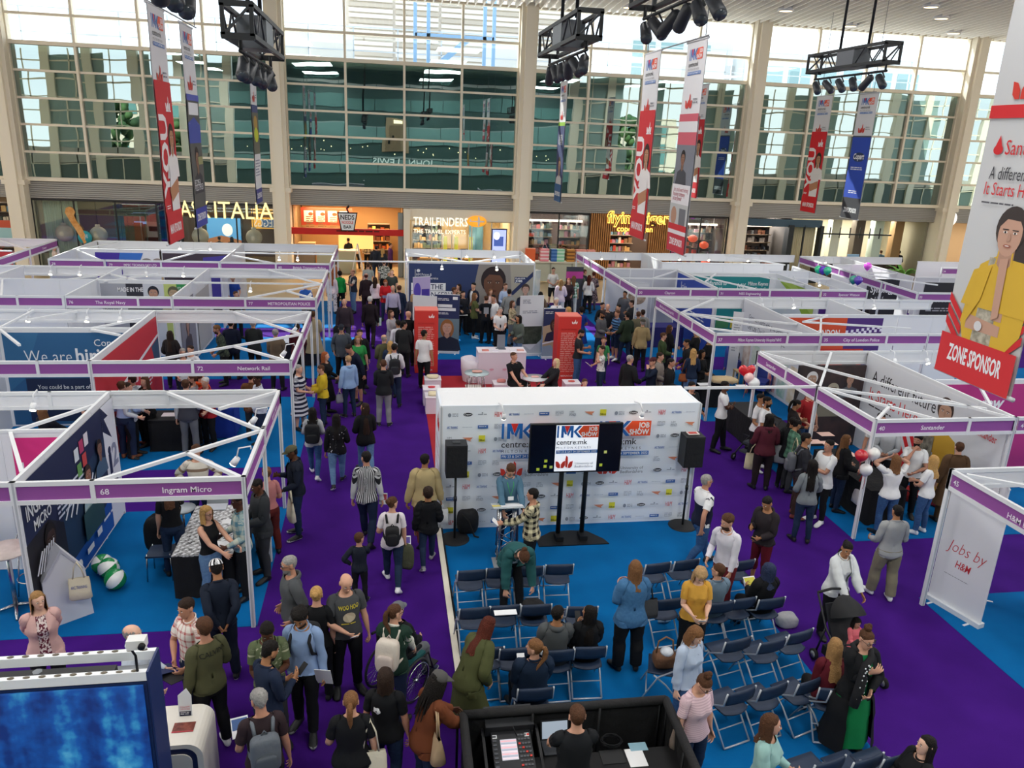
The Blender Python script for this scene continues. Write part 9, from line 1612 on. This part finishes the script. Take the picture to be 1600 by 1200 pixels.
Q(533,508,1.78,0,'young man in slate grey zip jacket and dark cap','jacket=#4c535c','trousers=k','w cap k','pp',hpitch=18,ex=dict(cap=cm('#222630')));Q(559,525,1.68,6,'woman with glasses in bright green T-shirt','tee=#2f8f4a','jeans=k','w bob bd','de',fem=1,girth=1.15,gl_=1);Q(562,515,1.74,8,'dark haired young man behind the green T-shirt','jacket=k','trousers=k','w short dk','dd')
Q(599,562,1.76,178,'young man in black hoodie and grey trousers seen from behind','hoodie=#1e2124','trousers=#8a8b8e','w crop br','ff',W1)
r=Q(616,537,1.78,182,'man in white shirt with black backpack seen from behind','shirt=#dcdce2','trousers=n','w3 short k','ee',W1,legs='step');Bp(r,'black backpack with red cord on the man in white','#181a1f','#22242a')
Q(600,523,1.76,-160,'balding man in olive jacket facing away, left aisle','jacket=#57573f','trousers=dg','w balding gr','ff',hyaw=-50);r=Q(610,533,1.64,170,'blonde woman with dark backpack behind the balding man','jacket=#22304a','jeans=d2','w long bl','ff',fem=1,hlen=1.36)
r=Q(631,502,1.76,175,'dark haired man in black leather jacket, left aisle','jacket=#26282a','trousers=k','w3 short k','ff',hyaw=-60,gl_=1);Q(622,500,1.74,-165,'man in white shirt behind the leather jacket','shirt=#dcdbe4','trousers=n','t short k','dd')
Q(611,485,1.70,55,'woman with brown hair in pale grey dress, left aisle','dressl=#a9a6ac','none=k','w long br','kk',fem=1,girth=1.1);Q(638,486,1.80,172,'bald man in black T-shirt beside the grey dress','tee=k','trousers=k','w bald k','ee',hyaw=-40)
Q(663,516,1.80,165,'young man in white T-shirt and black trousers by the red totem','tee=w','trousers=k','t short k','dd','k',legs='step',hyaw=-40)
r=Q(538,467,1.78,0,'grey haired man in dark jacket carrying a black jacket','jacket=#3a3038','trousers=dg','w balding gr','dd',legs='step');lump('black jacket carried by the grey haired man in dark jacket',*(tuple(r.hand('R'))[:2]),.24,.2,.5,'#15151a','jacket','jacket',4,r.hand('R').z-.42,False)
r=Q(578,463,1.82,178,'white haired man in dark suit walking away up the aisle','blazer=#251c22','trousers=#231b20','w crop wh','dd',legs='walk');Lf(r,'R','pale green folder of the white haired man in dark suit','#b9d4d0',.2,.28,-30,name='folder',cat='folder')
Q(614,446,1.80,2,'man in lilac shirt and dark trousers walking towards the stage','tucked=#b9b2cc','trousers=k','w balding gr','dd');Q(624,446,1.78,165,'man in navy suit behind the lilac shirt','blazer=n','trousers=n','w short br','dd');r=Q(602,438,1.68,-6,'red haired woman in scarlet jacket reading','jacket=#c02028','jeans=d2','w long gi','ff',fem=1,hpitch=25);Lf(r,'L','white leaflet of the woman in scarlet',both=1);Q(586,433,1.66,172,'woman in white top behind the dark suited man','shirt=#e6dee2','trousers=k','w long dk','dd',fem=1)
Q(572,427,1.80,178,'bald man in brown black suit near the noodle bar','blazer=#2c2024','trousers=#241c20','w balding rd','dd');Q(551,421,1.80,-60,'man in navy gilet with folded arms and jeans','polo=#cfc4b8+vest=#272c38','jeans=d3','w3 balding br','xx');Q(531,424,1.70,178,'curly haired woman in bright green top','shirt=#22a04a','trousers=k','w curly k','dd',fem=1);Q(518,425,1.72,175,'red haired woman in pale pink top and spotted trousers','shirt=#e6d4d8','wide=dt:#d8d2d2:#3a3438:16:.35','w long gi','dd',fem=1,hlen=1.2)
Q(575,411,1.78,178,'man in pale grey T-shirt walking to the noodle bar','tee=#aab0aa','trousers=dg','w short br','dd');Q(600,406,1.80,180,'man in white and dark leaf patterned shirt','polo=fl:#d4d6cc:#3a4238:16','trousers=k','w short br','dd');Q(612,421,1.78,4,'fair haired man in dark green T-shirt facing the stage','tee=#39423e','trousers=k','w2 crop sand','dd');Q(524,408,1.70,160,'person in orange brown top at the back left stand corner','shirt=#a8643c','trousers=k','w short br','dd')
Q(544,372,1.76,-150,'man in black at the noodle bar counter','shirt=k','trousers=k','w3 short k','ee');Q(557,372,1.66,178,'long haired woman in cream top at the noodle bar','tee=#d6c0b0','trousers=dg','w long dk','ee',fem=1);Q(574,371,1.74,178,'person in check shirt at the noodle bar','shirt=ck:#d8d2c8:#2c2a2a:7','trousers=k','w short dk','dd');Q(588,384,1.74,170,'big person in dark hat and coat by the noodle bar','jacket=#2a2e38','jeans=d2','w cap k','dd',girth=1.25);Q(598,388,1.66,165,'blonde woman in dark coat near the noodle bar','jacket=#2c3038','jeans=d2','w long bl','dd',fem=1);Q(610,380,1.70,90,'person in purple coat at the right of the noodle bar','jacket=#5a3068','trousers=k','w short dk','dd')
r=Q(489,486,1.76,182,'person in beige hooded coat at the second row corner','coat=#a59678','trousers=#3a3026','w short br','ff');r=Q(425,497,1.80,178,'man in brown coat inside the stand with the red wall','jacket=#6c5c4a','trousers=k','w short gr','ff',pos=at(435,610));Q(0,0,1.74,178,'person in maroon coat beside the brown coat, red wall stand','jacket=#4e1a22','trousers=k','w short dk','ff',pos=at(468,595))
Q(265,517,1.68,175,'long haired woman in black by the red wall','jacket=#241e1e','trousers=k','w long dk','ee',fem=1,hlen=1.15);Q(337,509,1.78,-70,'bearded young man in camouflage shirt near the blue table','shirt=fl:#4a5444:#2c3430:14','trousers=k','w3 top lb','ee',beard='br',lean=14);Q(360,500,1.80,178,'tall man in navy coat by the blue table','jacket=#161c30','trousers=k','w crop k','ff');Q(395,500,1.76,178,'man in charcoal coat at the blue table','jacket=#2a2e2e','trousers=k','w balding gr','ff');Q(285,545,1.66,20,'grey haired woman with glasses near the red wall','tee=#cfd4d8','trousers=n','w bob gr','ee',fem=1,gl_=1);Q(297,540,1.70,-20,'dark haired young man beside the grey haired woman','tee=#d8d8dc','trousers=k','w short dk','ee')
Q(0,0,1.72,-30,'woman in black top with white badge behind the red wall fascia','shirt=k','trousers=k','w long br','kk',pos=at(237,700),fem=1);Q(300,585,1.76,-80,'man with glasses in grey jumper under the fascia numbered 72','sweater=#8c8a90','trousers=k','w short br','ee',gl_=1,beard='br');Q(198,598,1.74,85,'dark haired man at the foot of the red wall','shirt=#b4b8c0','trousers=k','w short dk','ee');Q(320,590,1.72,-30,'person in red jacket under the fascia numbered 72','jacket=#a8242c','trousers=k','w short wh','ee');Q(402,585,1.78,-60,'man in pale check shirt with phone, under the fascia numbered 72','shirt=#c8cedc','trousers=n','d short k','ef')
for a in(('bob lb',(65,640),'person in black seated behind the pink wall',150),('short dk',(135,640),'person in dark top at the table behind the pink wall',-100)):Q(a[1][0],a[1][1]-4,1.68,a[3],a[2],'jacket=#1e2028','trousers=k','w '+a[0],'tt',sit=.46);P0=PEOPLE[-1].root.location;dup(CH0,(P0 .x,P0 .y,.0125),math.radians(a[3]-180),'folding chair of the '+a[2])
Q(480,440,1.70,170,'person in blue jacket at the police stand table','jacket=#2c5aa8','trousers=k','w2 short wh','ff',pos=at(480,512));Q(0,0,1.72,10,'police stand worker in blue top by the back wall','tee=#27489a','trousers=k','w cap k','ee',pos=at(368,500),ex=dict(cap=cm('#d8c0a0')));Q(340,437,1.70,40,'person in dark top under the police stand beam','shirt=#2a2426','trousers=k','w short br','ee',pos=at(373,530))
Q(84,383,1.70,120,'person in pale top by the first column','shirt=#d8c4b8','trousers=k','w short dk','ee')
# lounge and prison stand
def cube(x,y,lab):t=Tg('cube_seat',lab,'stool',(x,y,.013));MB().bx(x-.2,x+.2,y-.2,y+.2,.013,.43,mat('#e2dae4',.5)).Bd('body',t);MB().bx(x-.21,x+.21,y-.21,y+.21,.43,.46,mat('#d8ccda',.6)).Bd('pad',t)
a_,b_=LT2[0]-.55,LT2[1]+.25;cube(a_,b_,'white cube seat under the man in the black polo');Q(0,0,1.84,30,'broad bald man in black polo seated in the lounge','polo=k','trousers=k','w buzz br','tt',pos=(a_,b_),sit=.47,girth=1.2,hyaw=20);a_,b_=LT2[0]+.5,LT2[1]-.1;cube(a_,b_,'white cube seat under the blonde in leather');Q(0,0,1.68,-75,'blonde woman in black leather jacket seated in the lounge','jacket=#202024','trousers=k','w2 long #cdb88c','tt',pos=(a_,b_),sit=.47,fem=1,hlen=1.15)
Q(911,516,1.78,65,'bearded man in black tee and jeans by the right red totem','tee=#26282c','jeans=d1','w3 short k','hf',hpitch=25,beard='k');r=Q(941,541,1.45,-75,'boy in white patterned T-shirt holding an open booklet','tee=dt:#dcdcd8:#5a5a62:12:.25','jeans=d2','w short dk','cf','w/w',kid=1);Lf(r,'R','open booklet of the boy in the white patterned T-shirt');Q(944,527,1.44,-20,'younger child in green behind the boy with the booklet','tee=#3c8a52','jeans=d2','w short br','dd',kid=1);Q(914,593,1.30,0,'fair haired child looking over the stage wall','tee=#c8a8a0','jeans=d2','w2 short br','dd',kid=1)
r=Q(943,486,1.80,40,'dark bearded man in grey hooded jacket and dark cap','hoodie=#5c5c60','jeans=d2','t cap k','ef',beard='k',hpitch=15,ex=dict(cap=cm('#2a2022')));Q(965,485,1.74,-70,'fair man in navy and sky blue striped polo and shorts','polo=st:#5a86b4:#1f2c48:11','shorts=d2','w3 short br','ef','w/w');Q(981,488,1.80,-165,'man in dark green bomber jacket and jeans','jacket=#2c3a2a','jeans=d2','w3 short k','ee',legs='step');r=Q(1005,499,1.74,165,'man in beige jacket and flat cap with a walking stick','jacket=#a08c64','trousers=k','w cap gr','de',ex=dict(cap=cm('#4a463e')));p=r.hand('L');t=Tg('walking_stick','black walking stick of the man in beige','stick',(p.x,p.y,.01));MB().Tu([p+Ve((0,0,.03)),(p.x+.1,p.y-.03,.015)],.012,BLACK,6).Bd('shaft',t);MB().Tu([p+Ve((-.05,0,.03)),p+Ve((.06,0,.03))],.014,BLACK,6).Bd('handle',t)
for a in((942,473,1.74,20,'man in black beside the far right stand','jacket=k','w3 short k'),(950,475,1.76,-20,'grey haired man in black beside the far right stand','jacket=#22242a','w balding gr'),(967,476,1.70,-60,'dark haired person behind the striped polo','jacket=#2a2c36','w short k'),(977,455,1.76,-40,'man in grey at the far right stand counter','jacket=#55565c','t short k'),(987,451,1.80,10,'exhibitor in black with badge at the far right stand','shirt=k','w short br'),(988,469,1.76,-120,'man in dark jacket leaning by the blue table','jacket=#26262a','w short dk'),(998,487,1.70,170,'person in khaki coat by the blue table','jacket=#6a6450','w short br'),(1005,484,1.74,175,'person in pale grey jacket by the blue table','jacket=#8a8a88','w short dk')):Q(a[0],a[1],a[2],a[3],a[4],a[5],'trousers=k',a[6],'ee')
Q(985,555,1.78,125,'grey haired man in long black coat behind the stage wall','coat=#1c1e20','trousers=k','w crop gr','de',hyaw=-20);Q(1021,559,1.72,-80,'person in maroon cap and navy top behind the stage wall','sweater=#182236','trousers=k','w cap k','ce',ex=dict(cap=cm('#4a2226')));Q(1032,551,1.74,60,'young man with dark hair beside the maroon cap','jacket=#8a8078','trousers=k','w short dk','ee');Q(1049,560,1.80,70,'man with cropped hair in black jacket and green tee','tee=#2a5a50+open=#17181a','trousers=k','w3 crop k','de');r=Q(1084,545,1.70,175,'blonde woman in navy jumper with tan handbag','sweater=#1f2c44','jeans=d3','w long bl','ee',fem=1);bag(tuple(r.loc('chest',(.22,.02,1.42))),'tan leather handbag of the blonde in navy','#8a4a24',175,.26,.22,.08,.42)
Q(1073,530,1.80,-100,'bald man in black jacket at the hospital table','jacket=#1a1c20','jeans=d2','t buzz k','ee',lean=10);Q(1109,524,1.70,-95,'blonde hospital worker in black dress','dressl=k','legging=k','w long bl','ff',fem=1,hlen=1.25);Q(1089,514,1.70,-90,'fair haired hospital worker in black behind the table','jacket=k','trousers=k','w long sand','ff',fem=1);Q(1037,520,1.66,80,'boy in green jacket inside the hospital stand','jacket=#3a4a2c','jeans=d2','w short br','ef');Q(1047,508,1.70,100,'woman with long brown hair in black, hospital stand','jacket=k','trousers=k','w long br','ee',fem=1,hlen=1.15);Q(1098,547,1.62,30,'dark haired girl beside the tan handbag','shirt=k','trousers=k','t bob k','ff',fem=1);Q(1082,597,1.76,20,'dark haired person in black between stage wall and tables','jacket=#1a1c20','trousers=k','w3 short k','ee')
for a in((710,449,1.80,90,'man in dark navy jacket, left of the prison wall group','jacket=#20283a','trousers=n','w3 short br','ff'),(717,444,1.68,-60,'woman in brown floral dress at the prison wall','dressl=fl:#2a2220:#a08468:14:.55','none=k','w long dk','ee'),(740,442,1.82,-50,'dark haired man in navy suit at the prison wall','tucked=w+blazer=#161c2e','trousers=n','w short k','ee'),(742,458,1.70,95,'woman with long hair in olive parka and white trainers','longtee=#5a6038','legging=k','w long lb','ff'),(760,462,1.76,178,'person in black T-shirt with a picture on the back','tee=#16181e','trousers=k','w short br','ff'),(767,452,1.66,10,'woman with brown hair in pale pink top, prison stand','shirt=#d8bcb8','trousers=k','w long lb','ee'),(771,461,1.78,-40,'prison officer in white shirt beside the black T-shirt','tuckedtee=w','trousers=k','w3 short k','ef'),(782,480,1.74,2,'prison officer in white shirt and black tie facing the stage','tuckedtee=w','trousers=k','w2 crop gr','ff'),(790,443,1.80,20,'young man in pale blue shirt at the prison wall','shirt=#a8bcdc','trousers=n','w short br','ee'),(796,452,1.80,175,'man in grey shirt seen from behind, prison stand','shirt=#8e9090','trousers=k','w short k','ee'),(801,470,1.66,60,'woman with brown hair in cream patterned top','blouse=fl:#c8b898:#8a7a5a:20','trousers=g','w long br','ee'),(811,493,1.66,-60,'dark haired person in grey green coat by the lounge counter','jacket=#5a645e','jeans=d3','t bob k','ef'),(870,465,1.78,10,'officer in white shirt and black tie holding a white tablet','tucked=#e6e4ea','trousers=k','w2 crop wh','ef'),(888,480,1.70,-85,'blonde woman in black beside the officer with tablet','shirt=k','trousers=k','w bob bl','ff'),(909,480,1.68,178,'woman with black hair in royal blue dress','dress=#1c3a8c','none=k','t curly k','ee'),(877,437,1.68,165,'woman in pale pink jacket and white trousers, far aisle','jacket=#e4d0da','trousers=#e4e0e2','w long bd','de'),(897,431,1.70,170,'woman with very long hair in green check shirt','longtee=ck:#d4dcd4:#3a7a54:8','trousers=#d4d8d6','w long lb','dd'),(907,423,1.78,160,'young man in grey green jumper with white bag','sweater=#6e726a','jeans=d3','w short br','de'),(865,418,1.76,0,'waiter in white tee and black apron before the gift bags','tee=#e2e0da','shorts=k','w short dk','kk'),(928,425,1.70,175,'woman in dark floral dress by the far right stand','dressl=fl:#8a7478:#3a3034:18','legging=#5a5060','w bun rd','ee'),(921,430,1.68,160,'woman in white blouse by the far right stand','shirt=#e6e0da','trousers=k','w long rd','ee'),(845,456,1.68,170,'dark haired woman in brown at the end of the prison wall','jacket=#6a5848','trousers=k','w long k','ee'),(889,435,1.66,-20,'woman in dark jacket behind the pale pink jacket','jacket=#3a2c30','trousers=k','w long gi','ee'),(724,455,1.66,20,'person in dark top behind the navy jacket','shirt=#22242c','trousers=k','w short k','ee'),(645,460,1.64,170,'fair haired woman in grey behind the lilac banner','jacket=#4a464c','trousers=k','w bob sand','ee'),(914,421,1.74,100,'person in dark coat behind the grey green jumper','jacket=#3c3e44','jeans=d2','w short br','ee')):
 fem_=any(s in a[4]for s in('woman','dress'));ex=dict(chestprint=('b',lambda pr:pr.rect(.11,.10,.18,.24,mat('#a8aab0',.6))))if'picture on the back'in a[4]else dict(chestprint=('f',lambda pr:pr.poly([(.185,.0),(.215,.0),(.225,.36),(.2,.40),(.175,.36)],BLACK)))if'black tie'in a[4]else None
 r=Q(a[0],a[1],a[2],a[3],a[4],a[5],a[6],a[7],a[8],'w/w'if'trainers'in a[4]else'k',fem=int(fem_),ex=ex)
 if'tablet'in a[4]and'officer in'in a[4]:Lf(r,'R','white tablet held up by the officer','#dfe6f0',.2,.28,name='tablet',cat='tablet')
 if'white bag'in a[4]:bag(tuple(r.hand('R')),'white and red carrier bag of the young man in grey green','#e6e0e0',90,.34,.42,.06,.1)
# balloon stand
Q(1134,596,1.80,60,'man in white T-shirt and black trousers with folded arms','tee=w','trousers=k','d short k','xx',legs='step')
Q(1200,620,1.80,50,'bearded man in white tee by the red pushchair','longtee=w','trousers=k','t crop k','de','w/w',beard='k');Q(1190,616,1.76,40,'dark haired person in white behind the bearded man','tee=w','trousers=k','t short k','ee')
r=Q(1203,648,1.74,170,'person with long dark hair in maroon hoodie','hoodie=mr','trousers=#2a2022','d longcurl k','ee',girth=1.15,hlen=1.38);bag(tuple(r.hand('L')+Ve((.05,-.05,-.05))),'cream tote bag at the side of the maroon hoodie','#d8cca8',160,.36,.38,.06,.22)
r=Q(1240,652,1.68,140,'dark haired woman in black with a grey bag, balloon stand','jacket=k','jeans=k','t short k','ef',W1,fem=1);bag(tuple(r.loc('chest',(.2,.05,1.40))),'grey shopping bag of the dark haired woman in black','#9a9ea0',140,.34,.40,.07,.34)
Q(1249,626,1.66,80,'woman with ponytail in dark top with phone, balloon stand','shirt=#2c2626','trousers=k','t pony k','hf',fem=1,hpitch=22);Q(1266,606,1.84,20,'large man in red polo shirt and jeans','polo=#8f1c22','jeans=d1','w short br','de',girth=1.3,belly=.06);r=Q(1249,657,1.66,95,'person in green plaid shirt reading, balloon stand','shirt=ck:#5f8a70:#3a5a4a:8','trousers=dg','t bun k','ff',hpitch=20);bag(tuple(r.loc('chest',(-.2,.05,1.40))),'cream shopping bag beside the green plaid shirt','#cfc29c',100,.34,.38,.06,.34)
r=Q(1261,677,1.82,75,'man in dark grey sweater and brown trousers, balloon stand','sweater=#2c2c32','trousers=#3e2c26','t short k','ee','#7a3a30');Bp(r,'grey backpack on the man in the dark grey sweater','#5c5e64',w=.12,h=.36)
r=Q(1271,720,1.68,165,'woman with long curly black hair in grey jumper with a drink','sweater=#7e8488','jeans=d2','t longcurl k','ek',fem=1,hlen=1.16);p=r.hand('R');t=Tg('drink_cup','small pale cup held by the woman with curly black hair','cup',p);MB().La([(.03,0),(.04,.1),(0,.1)],mat('#d8c8a0',.5),(p.x,p.y,p.z),12).Bd('body',t);MB().La([(.042,0),(.042,.015),(0,.015)],WHITE,(p.x,p.y,p.z+.1),12).Bd('lid',t)
Q(1297,688,1.78,-75,'dark haired man in white T-shirt at the pink sheet table','longtee=w','jeans=k','w3 short k','xe','w/w');r=Q(1324,680,1.68,85,'woman with long fading hair in black at the pink sheet table','jacket=k','jeans=d2','w long lb','ee',fem=1,hlen=1.2);bag(tuple(r.hand('R')+Ve((0,-.1,-.05))),'white and red paper bag of the woman in black','#e4dedc',90,.30,.40,.07,.22,hcol='#c8202a')
Q(0,0,1.74,-40,'exhibitor in pale grey shirt and black cap behind the pink sheet table','shirt=#b9bdc2','trousers=k','w cap k','kk',pos=(10.75,14.3),ex=dict(cap=cm('k')));Q(0,0,1.80,-20,'exhibitor in white tee with head hidden by the fascia','tee=w','trousers=k','w3 short k','dd','w/w',pos=at(1355,765))
Q(1402,712,1.68,175,'woman in white T-shirt with both hands behind her head','tee=w','jeans=d1','w long lb','AA',fem=1,girth=1.06,hlen=1.40);Q(1436,680,1.78,-35,'bearded man in white T-shirt touching his chin','tee=w','trousers=k','w3 short k','kc',beard='k',hyaw=-20);Q(1460,712,1.66,-150,'blonde woman in white T-shirt and jeans with folded hands','tee=w','jeans=d1','w long bl','kf','w/w',fem=1,hyaw=-15)
Q(1455,740,1.76,160,'person in brown coat seen behind the blonde in white','coat=#5e4630','trousers=#4a3624','w short br','dd',pos=(11.3,12.9))
for k,(px,py,yw,lab,tp)in enumerate(((1341,445,60,'dark silhouette at the right far stand, left','k'),(1352,446,-30,'dark silhouette at the right far stand, right','#2a2426'))):Q(px,py+4,1.72,yw,lab,'jacket='+tp,'trousers=k','w short k','ee',pos=(18.2+.5*k,27.9))
for px,py,yw,lab,tp,lk in((1185,377,170,'shopper in pale shirt outside the clothes shop','shirt=#c8ccd0','w short dk'),(1208,372,175,'shopper in salmon coat outside the clothes shop','coat=#b88470','w short br'),(1403,352,160,'shopper in denim jacket under the right column','jacket=#5a7486','w short br'),(1420,360,150,'shopper in dark coat by the green plant','jacket=#2c2a2c','w short k'),(1344,387,120,'shopper in black bending by the blue poster stand','jacket=k','w short br'),(826+30,368,170,'shopper in dark coat inside the gift shop','jacket=#4a4038','w long dk'),(876,378,160,'shopper with red hat at the gift shop window','jacket=#6a5240','w beanie rd'),(341,350,175,'diner in dark shirt before the blue picture','shirt=#2a3430','w short k'),(361,355,170,'dark haired diner right of the blue picture','shirt=#2a2226','w long k')):
 yy=YF+(1.6 if px<400 or 800<px<900 or px>1380 else-1.6);X_=29.25 if'denim jacket under'in lab else 30.45 if'green plant'in lab else aty(px,py,yy)[0];Q(0,0,1.70,yw,lab,tp,'trousers=k',lk,'ee',pos=(X_,yy),z=0)
